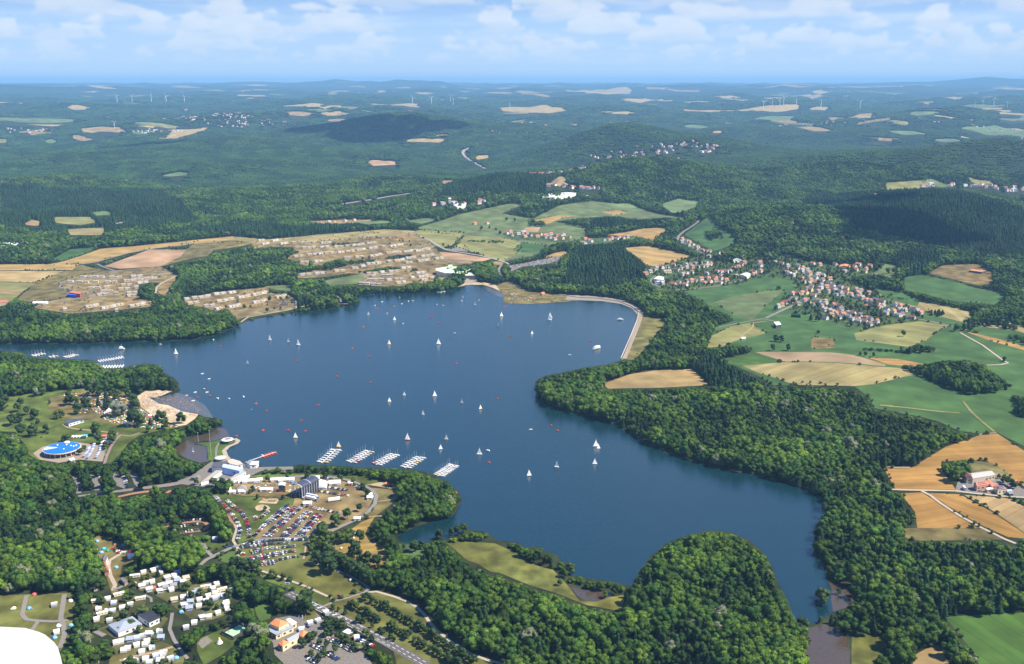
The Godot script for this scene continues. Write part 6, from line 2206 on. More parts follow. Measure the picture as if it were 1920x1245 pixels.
	["far_field", "wheat_pale", [-915,-7326,-680,-7295,-448,-7275,-517,-7160,-709,-7193], ""],
	["far_field", "stubble", [-565,-7400,-469,-7428,-464,-7344,-551,-7318], ""],
	["far_field", "wheat_pale", [-246,-6645,-131,-6697,-162,-6507,-229,-6453], ""],
	["far_field", "wheat_pale", [-182,-12885,212,-13518,627,-11421,431,-11277,177,-11305,-121,-11550], ""],
	["far_field", "stubble", [-326,-4607,-265,-4663,-291,-4436], ""],
	["hill_meadow", "hay_green", [1636,-4391,1825,-4474,1852,-4385,1662,-4228,1599,-4265], "meadow clearing in the right hand forest"],
	["far_meadow", "green_far", [1833,-4476,1887,-4510,1929,-4363,1854,-4350], ""],
	["far_field", "stubble", [1456,-4091,1549,-4148,1396,-3845], ""],
	["hill_meadow", "hay_green", [2065,-4556,2091,-4503,2155,-4486,2110,-4402,2037,-4397], "right hand hill meadow beside a red roofed hamlet"],
	["far_field", "stubble", [2659,-7858,2832,-7795,2976,-7710,2873,-7647,2792,-7715], ""],
	["far_meadow", "green_far", [2992,-8132,3300,-8339,3287,-7940,3055,-7880], ""],
	["far_field", "stubble", [2418,-8736,2632,-8748,2730,-8557,2526,-8476], ""],
	["far_meadow", "green_far", [2632,-11234,2907,-11565,3214,-11428,2477,-9081,2623,-8930,2666,-8754,2488,-8894,2350,-9200], ""],
	["far_field", "stubble", [2348,-9328,2560,-9213,2639,-8984,2468,-9047], ""],
	["far_field", "wheat_pale", [2100,-12555,2410,-12456,2865,-12259,3214,-12305,3541,-12482,3422,-12190,3107,-11948,2868,-11921,2485,-12272,1995,-11919], ""],
	["far_field", "wheat_pale", [3505,-12120,3641,-12331,4110,-13042,3682,-11992], ""],
	["far_field", "stubble", [3289,-9811,3840,-11066,3995,-11064,3431,-9733,3251,-9545], ""],
	["far_field", "stubble", [9201,-21208,9400,-20352,8501,-18755], ""],
	["far_meadow", "green_far", [5713,-13220,6039,-13291,6474,-13006,7249,-13873,5751,-12404], ""],
	["far_meadow", "green_far", [3765,-8564,4352,-9182,4535,-8992,4497,-8302,3975,-7327,3786,-7492,3999,-8323,3871,-8495], ""],
	["far_field", "stubble", [1685,-3555,2109,-4140,2190,-4092,1734,-3524], ""],
	["far_field", "wheat_pale", [-2877,-12718,-2644,-12984,-2493,-13260,-2402,-13211,-2485,-12850,-2669,-12769], ""],
	["far_field", "wheat_pale", [-2541,-12626,-2306,-12611,-2248,-13444,-2091,-12498,-1872,-10228], ""],
	["far_field", "stubble", [-2256,-10028,-2085,-10088,-1948,-10056,-2023,-9903,-2144,-9868], ""],
	["far_field", "wheat_pale", [-1903,-10102,-1727,-10314,-1683,-10043,-1810,-10020], ""],
	["far_meadow", "green_far", [-2130,-10181,-1932,-10267,-1740,-10398,-1907,-10121], ""],
	["far_field", "wheat_pale", [-3665,-8582,-3341,-8449,-3262,-8390,-3408,-8236,-3481,-8244], ""],
	["far_field", "stubble", [-3540,-8076,-3484,-8146,-3300,-8031,-3400,-7968], ""],
	["far_field", "wheat_pale", [-2865,-8613,-2666,-8956,-2583,-8284,-2519,-7630,-2638,-7477], ""],
	["far_field", "stubble", [-4363,-11161,-3676,-9928,-4209,-10860], ""],
	["far_field", "wheat_pale", [-4236,-8871,-3923,-9006,-4016,-8894], ""],
	["far_meadow", "green_far", [-5049,-9452,-4823,-9930,-3961,-9326,-4064,-9007,-4328,-8901,-4833,-9034], ""],
	["far_field", "wheat_pale", [-7521,-14127,-7237,-14443,-6827,-14861,-5939,-12362,-7452,-13989], ""],
	["far_field", "stubble", [-4080,-8528,-3878,-8478,-3939,-8319], ""],
	["far_field", "wheat_pale", [-3151,-8539,-3027,-8646,-3025,-8558], ""],
	["far_meadow", "green_far", [-3155,-8334,-2991,-8457,-2985,-8259], ""],
	["far_field", "stubble", [-4157,-12765,-3876,-12355,-3909,-12192], ""],
	["forest_field", "hay_green", [-1521,-3295,-1420,-3350,-1362,-3253,-1383,-3176,-1463,-3183], "pale field cut into the left hand forest"],
	["forest_field", "hay", [-1380,-3069,-1287,-3135,-1200,-2909,-1303,-2919], "second pale field in the left hand forest"],
	["far_field", "stubble", [-1535,-3113,-1551,-3208,-1505,-3184,-1486,-3104], ""],
	["far_meadow", "green_far", [-1717,-4895,-1674,-5030,-1574,-4996,-1668,-4904], ""],
	["far_meadow", "green_far", [-1495,-3530,-1444,-3545,-1375,-3427,-1420,-3393], ""],
	["far_meadow", "green_far", [326,-3581,431,-3667,459,-3570,374,-3487], ""],
	["far_meadow", "green_far", [554,-3702,641,-3812,700,-3742,601,-3400,542,-3372], ""],
	["far_field", "stubble", [145,-3888,198,-4136,224,-4021,184,-3837], ""],
	["far_meadow", "green_far", [648,-3788,706,-3774,665,-3599,619,-3558], ""],
	["far_meadow", "green_far", [-344,-3200,-280,-3263,-242,-3217,-287,-3137], ""],
	["far_field", "stubble", [-683,-3303,-571,-3322,-458,-3283,-465,-3201,-622,-3214], ""],
	["far_meadow", "green_far", [-523,-3241,-419,-3251,-376,-3183,-458,-3153], ""],
	["far_field", "wheat_pale", [7243,-18040,7995,-18479,8085,-17822,6254,-14442], ""],
	["far_field", "stubble", [5277,-13659,5712,-13680,5452,-13382], ""],
	["far_meadow", "green_far", [6662,-18808,7565,-19632,6698,-17852], ""],
	["far_field", "wheat_pale", [10807,-30563,12477,-31584,11566,-28156,8614,-22683], ""],
	["far_field", "wheat_pale", [5516,-20351,6029,-20663,5332,-17486,5016,-17173], ""],
	["far_meadow", "green_far", [2615,-15658,2913,-15954,2961,-15759,2250,-13058], ""],
	["far_field", "stubble", [3353,-16489,3874,-16503,3630,-15810], ""],
	["far_field", "wheat_pale", [1186,-22778,2676,-27070,2684,-22916,2212,-20222,1420,-19474], ""],
	["far_field", "stubble", [3108,-23907,3640,-23722,3340,-22517,3060,-23060], ""],
	["far_field", "wheat_pale", [1600,-15339,2520,-17259,2616,-16170,1897,-15138], ""],
	["far_field", "stubble", [-447,-28618,0,-28769,-134,-25796], ""],
	["far_field", "stubble", [-3082,-22772,-2599,-21242,-2753,-21143], ""],
	["far_field", "stubble", [-3115,-27216,-2727,-27596,-2518,-23605], ""],
	["far_field", "wheat_pale", [-1698,-13950,-1273,-14342,-1285,-13665,-1581,-13454], ""],
	["far_field", "stubble", [-1755,-10487,-1938,-13744,-1706,-11251], ""],
	["far_meadow", "green_far", [-2119,-12675,-1924,-13637,-1773,-11309], ""],
	["far_field", "stubble", [-6050,-22134,-5747,-22537,-5147,-19573], ""],
	["far_field", "stubble", [-5719,-22660,-5293,-23115,-4807,-20073], ""],
	["far_field", "wheat_pale", [4884,-10311,6002,-11948,5851,-10957,5123,-10190], ""],
	["far_meadow", "green_far", [4469,-9477,5107,-10157,5305,-9926,4652,-9438], ""],
	["far_field", "stubble", [2960,-9911,3163,-9979,3154,-9554,2844,-9041], ""],
	["far_meadow", "green_far", [3140,-7642,3395,-7767,3429,-7658,3233,-7573], ""],
	["far_meadow", "green_far", [3695,-9670,3907,-9575,4049,-9551,3687,-9264], ""],
	["far_field", "stubble", [5416,-17465,5954,-17852,5747,-17497], ""],
	["far_field", "wheat_pale", [12144,-25369,12427,-24882,12726,-24217,10071,-20154], ""],
]

const ROADS := [
	["main_road", "asphalt", 13, [-203.3,-818.8,-184.3,-803.5,-158.3,-783.3,-136.9,-765.7,-98.7,-731.6,-67.8,-703], "marked main road running past the gatehouse"],
	["footpath", "pale_path", 3.6, [-297.9,-972.9,-290.5,-962.5,-285.5,-952.2,-283.4,-935.9,-282,-925,-272.4,-907.2,-266.9,-886.6,-255.6,-871.2,-237.7,-860.5,-214.9,-846.9,-188.5,-829.7,-157.4,-805.4], "straight pale path with terracotta edge over the meadow"],
	["festival_lane", "path_grey", 6, [-299.4,-872.3,-296.6,-883.3,-289.4,-894.5,-278.1,-910.7,-257.5,-926.2,-227.8,-931,-199.8,-934.7,-187,-945.9,-173.4,-963.8,-163.1,-976.9,-155.3,-994.5,-150.7,-1015.5,-151.8,-1037.3,-157.8,-1050.8,-169.1,-1066.1,-187.8,-1080.3,-201,-1088.3,-219.9,-1093.2,-244.7,-1094.8,-287.1,-1088.3], "grey lane between the car rows and the parking meadow"],
	["camp_lane", "path_grey", 5, [-290.1,-887.8,-298,-896.8,-305.1,-908.4,-311.3,-920.2], "lane forking into the caravan wood"],
	["gravel_track", "path_grey", 4, [-189.5,-900.2,-183,-882.2,-174.7,-870.1,-166.6,-861.5,-149.8,-847.9,-137.5,-835.7,-130.8,-826.7,-133.7,-819.8,-146.3,-810.2,-157.3,-804.5,-166.8,-794.2], "gravel track between big tree and tawny meadow"],
	["footpath", "pale_path", 4, [-133.6,-818.8,-123.2,-820.8,-105.1,-811.1,-92.8,-802.6,-84.3,-793.3,-76.7,-781.5,-72.1,-770.9,-63.5,-754.6,-48.4,-734.8,-34.2,-719.8,-20.5,-710.6,-6.8,-704.5], "winding pale path along the tree rows and the wood"],
	["sandy_track", "sand_path", 3, [-162.9,-975.6,-147.9,-982.3,-139,-983.6], "sandy track crossing the shore meadow"],
	["sandy_track", "sand_path", 3, [-167.1,-1069.2,-149.7,-1063,-131.1,-1055.3], "sandy track to the orange kiosk"],
	["sandy_track", "sand_path", 2.5, [-148.5,-1021.2,-136,-1025.5,-128,-1032.8], "narrow reddish track across the dry meadow"],
	["meadow_track", "sand_path", 2.5, [-207.2,-920.2,-204.2,-900.2,-202.6,-884.4], "worn wheel track down the parking meadow"],
	["park_path", "path_pink", 4.5, [-494.8,-1133.6,-501.3,-1156.6,-509,-1188.1,-513.3,-1215.2,-514.1,-1235.2,-499.3,-1231.2,-491.8,-1243.4], "broad pinkish promenade from the lawn to the blue roof"],
	["park_path", "sand_path", 4, [-517.7,-1237.3,-534.2,-1245.5,-556.5,-1251.7,-581.2,-1258,-596,-1264.3,-608.1,-1277.2], "sandy path from the promenade to the lawn house"],
	["spit_path", "path_grey", 3.5, [-370.4,-1217.1,-376.1,-1203.4,-374.5,-1188.1,-368.7,-1165.7,-360.1,-1140.6], "grey path along the grass spit"],
	["spit_edge", "pale_path", 7, [-360.4,-1221.1,-353.4,-1213.2,-353.6,-1203.4,-360.6,-1191.9,-361.8,-1176.8,-354,-1158.4,-346.6,-1145.9], "pale stone edge of the spit bay"],
	["terracotta_loop", "terracotta", 6, [-364.4,-954.8,-352,-962.5,-342.5,-967.7,-332.6,-970.3,-324.3,-969,-318.1,-961.2,-316.9,-953.5,-319.8,-948.4,-326.8,-945.9,-340.9,-942.1], "terracotta car loop in the caravan wood"],
	["terracotta_path", "terracotta", 3.5, [-304.9,-990.4,-298.2,-974.3,-290.5,-962.5], "terracotta path along the wooded car park edge"],
	["terracotta_patch", "terracotta", 7, [-439.9,-1034.3,-426.5,-1043.2,-416.1,-1047.7,-402,-1052.3], "terracotta clearing under the car park trees"],
	["terracotta_patch", "terracotta", 6, [-389.7,-1044.7,-386.2,-1052.3], "small terracotta clearing near the lane"],
	["barn_drive", "pale_path", 5, [-363.6,-822.7,-365.5,-832.7,-377.1,-851,-386.6,-870.1,-389.9,-881.1,-386.6,-890,-384.2,-894.5], "pale drive curving past the long barn"],
	["barn_drive", "path_grey", 5, [-364.4,-824.7,-359.7,-827.7,-357,-833.7,-357,-838.7], "grey turning loop below the small shed"],
	["pitch_lane", "path_grey", 5, [-438.2,-814,-431.2,-794.2,-426.2,-780.6,-419.1,-772.6,-407.8,-770,-394.1,-769.1,-381.1,-770.9], "left grey lane of the camping pitches"],
	["pitch_lane", "path_grey", 5.5, [-404.9,-815.9,-396.5,-792.4,-389.6,-773.5,-383.1,-763.9,-375.9,-749.5,-372.3,-737.2,-370.8,-727.6], "right grey lane of the camping pitches"],
	["pitch_lane", "path_grey", 4.5, [-407.3,-770,-406.5,-762.2,-405.7,-753.7], "short slanting lane of the camping pitches"],
	["camp_path", "path_grey", 4, [-296.6,-783.3,-293.1,-770,-290.2,-757.1,-281.1,-740.5,-275.4,-732.4,-267.6,-720.6,-260.6,-712.1], "camp lane beside the tall trees"],
	["camp_path", "sand_path", 4, [-314.3,-709,-305.5,-715.1,-294.2,-719.8,-283.3,-726,-278.3,-729.2], "sandy lane through the lower caravans"],
	["camp_path", "path_grey", 3, [-332.2,-815,-324.3,-809.2,-321.2,-801.7], "short bent lane among the caravans"],
	["camp_path", "path_grey", 6, [-352.1,-753.7,-341,-746.2], "grey stub lane beside the camp hall"],
	["farm_road", "pale_path", 5, [429.7,-1055.3,442.5,-1053.8,466.1,-1052.3,501.8,-1050.8,522.6,-1043.2,549,-1035.8,576.7,-1031.4,609.2,-1025.5], "pale lane from the forest to the farm"],
	["farm_track", "pale_path", 5, [464.3,-1050.8,469.1,-1037.3,471.3,-1018.3,478.5,-983.6,488.1,-954.8,499.9,-927.4,507.5,-915.4], "pale diagonal track between ochre fields"],
	["field_wall", "pale_path", 3, [448.3,-1123.2,461.8,-1121.5,479.1,-1121.5], "pale low wall at the field corner"],
	["field_wall", "pale_path", 3, [614,-1236.4,629.2,-1240.4,639.3,-1242.4], "pale low wall above the ochre field"],
	["village_road", "path_grey", 7, [793,-1891,803,-1882,813,-1869,834,-1834,855,-1801], "grey road leaving the village end"],
	["pasture_track", "pale_path", 5, [828,-1784,827,-1735,826,-1688,818,-1634,812,-1591,811,-1567,795,-1555,768,-1549], "pale track curving over the green pasture"],
	["pasture_path", "sand_path", 4, [492,-1874,463,-1861,456,-1830,442,-1801,414,-1751,370,-1690], "sandy footpath over the pale meadow"],
	["village_road", "path_grey", 5, [390,-1826,424,-1852,463,-1878,491,-1896,510,-1869], "grey lane from the dam wood to the farm shed"],
	["pasture_path", "hay_green", 6, [524,-1349.7,558,-1339.2,597.4,-1324.9,624.7,-1318.9], "worn path over the lower pasture"],
	["pasture_path", "hay_green", 5, [650.2,-1368.9,642.5,-1325.5,640.1,-1287.4,638.4,-1246.4], "worn path towards the field corner"],
	["village_street", "path_grey", 8, [701,-2387,703,-2326,706,-2271,703,-2201,652,-2108,625,-2066,571,-2000,521,-1933,498,-1901], "grey main street of the long village"],
	["village_street", "path_grey", 6, [703,-2201,727,-2145,740,-2080,759,-2004,775,-1932,793,-1891], "village street along the lower house row"],
	["village_street", "path_grey", 6, [362,-2172,406,-2183,459,-2211,502,-2246,537,-2281], "street below the hillside hamlet"],
	["village_street", "path_grey", 5, [336,-2195,320,-2240,323,-2278,338,-2316,357,-2344,392,-2388], "lane bending round the hamlet edge"],
	["valley_road", "path_grey", 11, [471,-2816,484,-2866,506,-2915,537,-2965,564,-3016,580,-3070], "curved grey valley road above the hamlet"],
	["village_street", "path_grey", 6, [471,-2816,486,-2740,497,-2663,508,-2590], "valley lane between small houses"],
	["motorway", "path_pale", 24, [-621,-3628,-517,-3722,-417,-3907,-347,-4338,-291,-4482], "pale motorway cutting through the forest"],
	["motorway", "path_pale", 26, [-282,-6857,-319,-6782,-329,-6698,-307,-6595,-268,-6480,-212,-5971,-170,-5821,-143,-5723], "motorway bend emerging from the forest hill"],
	["valley_road", "sand_path", 16, [192,-4004,199,-3934,219,-3877,246,-3852], "pale bend of the valley road"],
	["park_road", "path_pale", 10, [-329,-2981,-274,-2908,-237,-2837,-199,-2727,-177,-2680,-143,-2650,-85,-2606,-49,-2561,-20,-2516,-7,-2481], "curving pale road behind the holiday park"],
	["park_road", "path_grey", 7, [-264,-2745,-231,-2699,-211,-2631,-193,-2575,-158,-2528,-125,-2501], "grey park road to the upper cottages"],
	["park_road", "path_grey", 7, [-27,-2476,-33,-2423,-28,-2357,-19,-2311], "road bend at the green hall"],
	["park_loop", "path_grey", 7, [-953,-2401,-963,-2375,-983,-2344,-1026,-2325,-1038,-2281,-1039,-2245,-1019,-2203,-986,-2168,-950,-2145,-914,-2128,-901,-2106,-936,-2084,-963,-2042,-986,-1996], "grey loop round the left hand cottages"],
	["park_road", "path_grey", 8, [-1088,-2473,-1058,-2499,-1048,-2532,-1019,-2613,-970,-2676,-899,-2728,-810,-2776], "grey road on the left hand crest"],
	["park_road", "path_grey", 7, [-1047,-2479,-1014,-2439,-970,-2394], "grey road entering the left hand park"],
	["park_path", "pale_path", 6, [-798,-2338,-802,-2306,-806,-2257,-803,-2209,-782,-2139], "pale curving path between park wood and meadow"],
	["park_lane", "pale_path", 5, [-828,-2369,-853,-2337,-882,-2312,-902,-2281], "pale lane along the left hand cottage rows"],
	["park_road", "path_grey", 6, [-373,-2381,-351,-2343,-339,-2304,-344,-2266], "grey lane at the central wood gap"],
	["shore_path", "pale_path", 5, [-524,-1857,-520,-1910,-490,-1938,-455,-1972,-426,-2016,-389,-2026,-334,-2032], "pale path along the far shore"],
	["shore_path", "pale_path", 4, [-477,-2101,-457,-2058,-442,-1991], "pale path from the cottages to the shore"],
	["shore_path", "pale_path", 4, [-360,-2052,-368,-2084,-386,-2123], "white path up from the shore point"],
	["plot_path", "pale_path", 5, [-614,-2845,-562,-2898,-490,-2932], "pale crest path over the mown field"],
	["dam_road", "plaza", 9, [105,-2128,144,-2101,189,-2090,231,-2058,253,-2006,261,-1952,248,-1879,221,-1754,198,-1651,188,-1606], "pale crest road of the dam"],
	["forest_road", "path_pale", 14, [-1302,-3228,-1291,-3290,-1281,-3322], "pale road stretch in the left hand forest"],
	["forest_road", "path_pale", 14, [-1124,-3433,-1087,-3460,-1062,-3484], "another pale road stretch in the western forest"],
	["road_line", "paint", 0.5, [-194.8,-815,-182.7,-805.4,-156.9,-786,-135.5,-768.3,-97.3,-734.8], "white edge line of the main road"],
	["road_line", "paint", 0.5, [-192.6,-804.5,-180.7,-795.1,-158.8,-777.9,-138,-760.5,-100.2,-729.2], "white lower edge line of the main road"],
]

const WOODS := [
	[614,-1537,633,-1536,659,-1543,713,-1577,757,-1582,768,-1556,762.1,-1495.1,762.7,-1450,750.2,-1429.2,716.4,-1403.3,676.4,-1389.9,660.9,-1402.7,647.8,-1434,622.5,-1480.7],
	[582,-1675,601,-1661,673,-1645,718,-1699,739,-1659,692,-1619,661,-1615,594,-1639],
	[815,-2333,882,-2349,897,-2254,871,-2148,832,-2160,798,-2234],
	[886,-2170,901,-2148,932,-2063,912,-2023,861,-2069],
	[928,-2048,971,-1988,1018,-1886,991,-1834,949,-1941,916,-2013],
	[848,-1979,879,-1988,869,-1922,840,-1904,827,-1927],
	[876,-1882,924,-1931,948,-1904,959,-1830,934,-1797,913,-1830,860,-1834],
	[845,-1860,865,-1834,871,-1792,855,-1780,835,-1796],
	[883,-1776,937,-1776,969,-1753,942,-1647,903,-1698,898,-1736],
	[521.5,-1137.1,541.3,-1142.3,558,-1138.8,541.2,-1109.7,524,-1083.5,516.3,-1091.6,510.1,-1111.4],
	[736.6,-1404.4,754.5,-1400.6,805.9,-1379.1,757.1,-1288.6,701.9,-1305.1],
	[1150,-2348,1145,-2271,1132,-2158,1093,-2078,1067,-2120,1103,-2242],
	[-701,-2702,-676,-2717,-594,-2712,-568,-2670,-564,-2615,-593,-2573,-637,-2553,-688,-2592],
	[-522,-2761,-430,-2793,-418,-2761,-507,-2716],
	[-674,-2592,-590,-2560,-493,-2522,-464,-2529,-446,-2570,-375,-2559,-334,-2547,-355,-2513,-408,-2465,-451,-2406,-518,-2379,-619,-2370],
	[-377,-2408,-308,-2468,-232,-2444,-222,-2397,-261,-2396,-335,-2369,-367,-2368],
	[-333,-2581,-307,-2640,-255,-2614,-278,-2564,-324,-2541],
	[-349,-2163,-312,-2198,-249,-2247,-211,-2278,-180,-2304,-141,-2285,-120,-2253,-130,-2163,-239,-2134,-332,-2129],
	[-246,-2377,-209,-2404,-204,-2337,-234,-2324],
	[131,-3247,250,-3325,359,-3350,401,-3246,505,-3246,548,-3141,531,-3071,459,-3051,359,-3026,243,-2963,228,-3088,203,-3142],
	[-136,-2872,-31,-2866,0,-2798,-122,-2816],
	[52,-3245,105,-3261,104,-3124,54,-3140],
	[-162,-2730,-146,-2953,-140,-2954,-151,-2731],
	[75,-2672,122,-2823,185,-2854,166,-2661,114,-2627,78,-2624],
	[291,-2917,327,-2890,364,-2871,349,-2809,291,-2838],
	[555,-2905,601,-2902,599,-2762,550,-2754],
	[-172,-2688,-186,-2753,-167,-2764,-158,-2714],
	[-190,-2324,-175,-2364,-170,-2259,-181,-2247],
	[-103,-2528,-48,-2554,-51,-2478,-97,-2487],
	[-313.8,-1119.8,-263.3,-1123.2,-205.8,-1125,-140.5,-1116.4,-164.7,-1106.4,-201.9,-1101.4,-252.3,-1101.4,-291,-1104.7],
	[-337.4,-1078.7,-323.2,-1083.5,-315.3,-1067.7,-325.6,-1058.4],
	[-339.1,-1063,-321,-1066.1,-318.8,-1049.2,-332.4,-1046.2],
	[-110.9,-913,-103.6,-894.5,-84.2,-900.2,-72.9,-888.9,-51.6,-881.1,-61.4,-872.3,-102.9,-877.8,-113.8,-906],
	[-93.3,-1268.6,-92.4,-1266.5,-92.6,-1268.6],
]

const GLADES := [
]

const CONIFERS := [
	[292,-1549,328,-1592,350,-1586,377,-1537,414,-1460.6,414.6,-1432.1,363.8,-1410.4,298.8,-1401.2,292.9,-1462.7],
	[108,-2197,173,-2661,261,-2841,346,-2661,320,-2305,272,-2168,188,-2151],
	[368.2,-994.5,435.1,-1083.5,448.2,-1037.3,421.6,-954.8,398.6,-923.8,514.1,-917.8,539.1,-894.5,479.6,-783.3,375.3,-778.8,351.6,-801.7,307.3,-783.3,310.5,-851,364.1,-917.8],
	[-1040,-2922,-838,-3246,-652,-3025,-432,-3087,-506,-2932,-640,-2826,-804,-2869],
	[920,-2419,1043,-2605,1118,-2548,1059,-2437,952,-2300,922,-2389],
	[1085,-3755,1662,-4209,1679,-3261,1300,-2496,1132,-2616,971,-2817],
	[-2180,-4263,-1515,-4303,-1018,-3266,-1216,-2815,-1559,-3017],
	[277,-3444,575,-3353,537,-3077,359,-3026,236,-3025],
	[-329,-4768,177,-4159,154,-3604,-257,-3695],
	[849,-1984,881,-1993,867,-1918,825,-1922],
]

const SHADES := [
	[1092, -2899, 250, 330, 1, "white cloud shading the dark forest hill"],
	[1178, -3494, 200, 160, 4, "smaller white cloud beside the shading cloud"],
	[-1035, -7580, 820, 380, 2, "long white cloud shading the far forest ridge"],
	[-2361, -6785, 420, 150, 3, "white cloud shading the left hand woods"],
]

const HOUSES := [
	["hillside hamlet", [317,-2331,0,331,-2352,1,342,-2374,1,353,-2389,1,366,-2401,0,342,-2230,4,365,-2347,1,379,-2407,2,376,-2355,1,399,-2430,0,367,-2223,0,400,-2376,2,381,-2237,2,413,-2420,1,381,-2216,2,414,-2396,1,406,-2329,1,393,-2216,0,427,-2406,1,432,-2436,1,416,-2344,3,401,-2251,2,443,-2446,2,431,-2353,3,414,-2258,0,443,-2413,0,460,-2465,1,426,-2258,1,456,-2418,1,474,-2470,1,440,-2280,0,473,-2428,2,441,-2237,0,490,-2480,1,465,-2340,1,485,-2437,1,459,-2295,0,511,-2558,4,456,-2252,0,496,-2455,0,476,-2299,0,470,-2262,0,495,-2365,0,477,-2241,3,488,-2285,0,504,-2365,0,496,-2322,1,547,-2555,0,560,-2583,0,496,-2266,0,517,-2366,1,528,-2374,0,542,-2402,0,529,-2312,1,558,-2423,0,586,-2550,3,574,-2450,3,585,-2478,3,577,-2335,0,583,-2362,0,621,-2467,0,615,-2436,1,600,-2369,0]],
	["valley lane", [421,-2756,4,475,-2768,1,482,-2803,5,490,-2770,1,486,-2716,0,494,-2750,5,498,-2721,3,499,-2666,1,505,-2683,3,509,-2638,0,518,-2619,0,524,-2622,0]],
	["long village", [624,-2474,0,617,-2441,1,602,-2375,0,649,-2472,2,660,-2466,1,546,-1996,1,557,-2009,0,674,-2454,3,655,-2362,3,571,-2031,0,681,-2431,1,675,-2404,1,659,-2345,3,661,-2328,4,587,-2044,1,609,-2119,0,666,-2320,4,596,-2063,1,680,-2360,3,604,-2076,2,697,-2397,2,592,-2017,2,621,-2119,0,709,-2429,1,677,-2290,0,702,-2375,4,711,-2402,0,634,-2128,0,669,-2243,0,617,-2053,0,641,-2128,5,716,-2380,1,656,-2172,3,618,-2031,1,711,-2348,1,677,-2227,1,708,-2332,5,690,-2263,5,660,-2157,5,673,-2192,1,749,-2448,0,649,-2099,3,625,-2013,3,693,-2232,0,710,-2289,1,718,-2310,1,643,-2053,3,671,-2142,0,728,-2331,1,647,-2048,3,763,-2436,0,689,-2181,4,698,-2206,1,635,-1995,0,718,-2263,3,735,-2315,4,658,-2048,0,633,-1964,1,611,-1891,2,652,-2026,1,705,-2191,0,694,-2142,3,722,-2226,2,739,-2278,0,639,-1953,1,631,-1919,0,722,-2201,1,711,-2166,3,642,-1943,1,663,-2004,0,712,-2151,1,802,-2436,3,643,-1927,0,736,-2216,1,702,-2108,1,669,-1999,0,639,-1896,2,654,-1937,0,672,-1991,2,719,-2137,1,666,-1969,2,736,-2185,1,712,-2108,1,655,-1922,0,802,-2362,4,656,-1911,0,742,-2167,5,729,-2124,0,672,-1942,1,660,-1901,1,732,-2106,0,661,-1886,1,679,-1932,3,841,-2408,3,832,-2374,0,761,-2160,1,754,-2130,0,738,-2082,3,672,-1886,0,858,-2434,0,668,-1866,4,750,-2105,1,687,-1916,2,767,-2148,1,746,-2076,1,846,-2354,5,678,-1861,3,858,-2380,0,749,-2058,0,728,-1996,0,693,-1896,0,776,-2123,3,881,-2416,0,751,-2041,1,680,-1839,3,696,-1881,1,749,-2018,3,767,-2052,1,701,-1861,0,757,-2013,5,752,-1990,0,776,-2041,3,763,-2001,1,757,-1963,2,745,-1932,4,765,-1947,0,791,-2007,3,781,-1963,1,764,-1916,1,797,-1996,0,772,-1921,3,791,-1958,4,782,-1896,3,811,-1963,2,814,-1952,1,813,-1931,0]],
	["red roofed hamlet", [-17,-2999,0,-5,-3020,0,0,-2948,1,19,-2976,4,38,-2924,0,44,-2991,3,56,-2945,2,75,-2926,0,86,-2966,5,97,-2940,0,98,-2907,1,105,-2953,3,112,-2907,3,117,-2973,0,124,-2875,0,133,-2940,3,145,-2940,0,148,-2888,5,154,-2966,4,170,-2914,0]],
	["ridge row", [199,-2810,1,206,-2797,0,213,-2874,0,223,-2848,0,227,-2828,4,266,-2858,1,281,-2863,0,291,-2880,0,305,-2865,1,315,-2900,0,324,-2880,0,330,-2896,2,338,-2894,1]],
	["forest edge hamlet", [-624,-3247,0,-599,-3252,4,-583,-3261,0,-596,-3389,0,-551,-3279,4,-521,-3285,0,-468,-3307,0,-319,-3325,0,-118,-3143,0,-79,-3158,0,-16,-2986,0,-4,-3000,0]],
	["far valley hamlet", [204,-3579,1,216,-3616,4,276,-3685,1,286,-3655,0,306,-3657,1,322,-3695,1,332,-3656,1,353,-3747,0,356,-3699,0,365,-3659,3,393,-3745,1,393,-3673,0,416,-3768,3,428,-3755,0,431,-3722,1,448,-3700,1]],
]

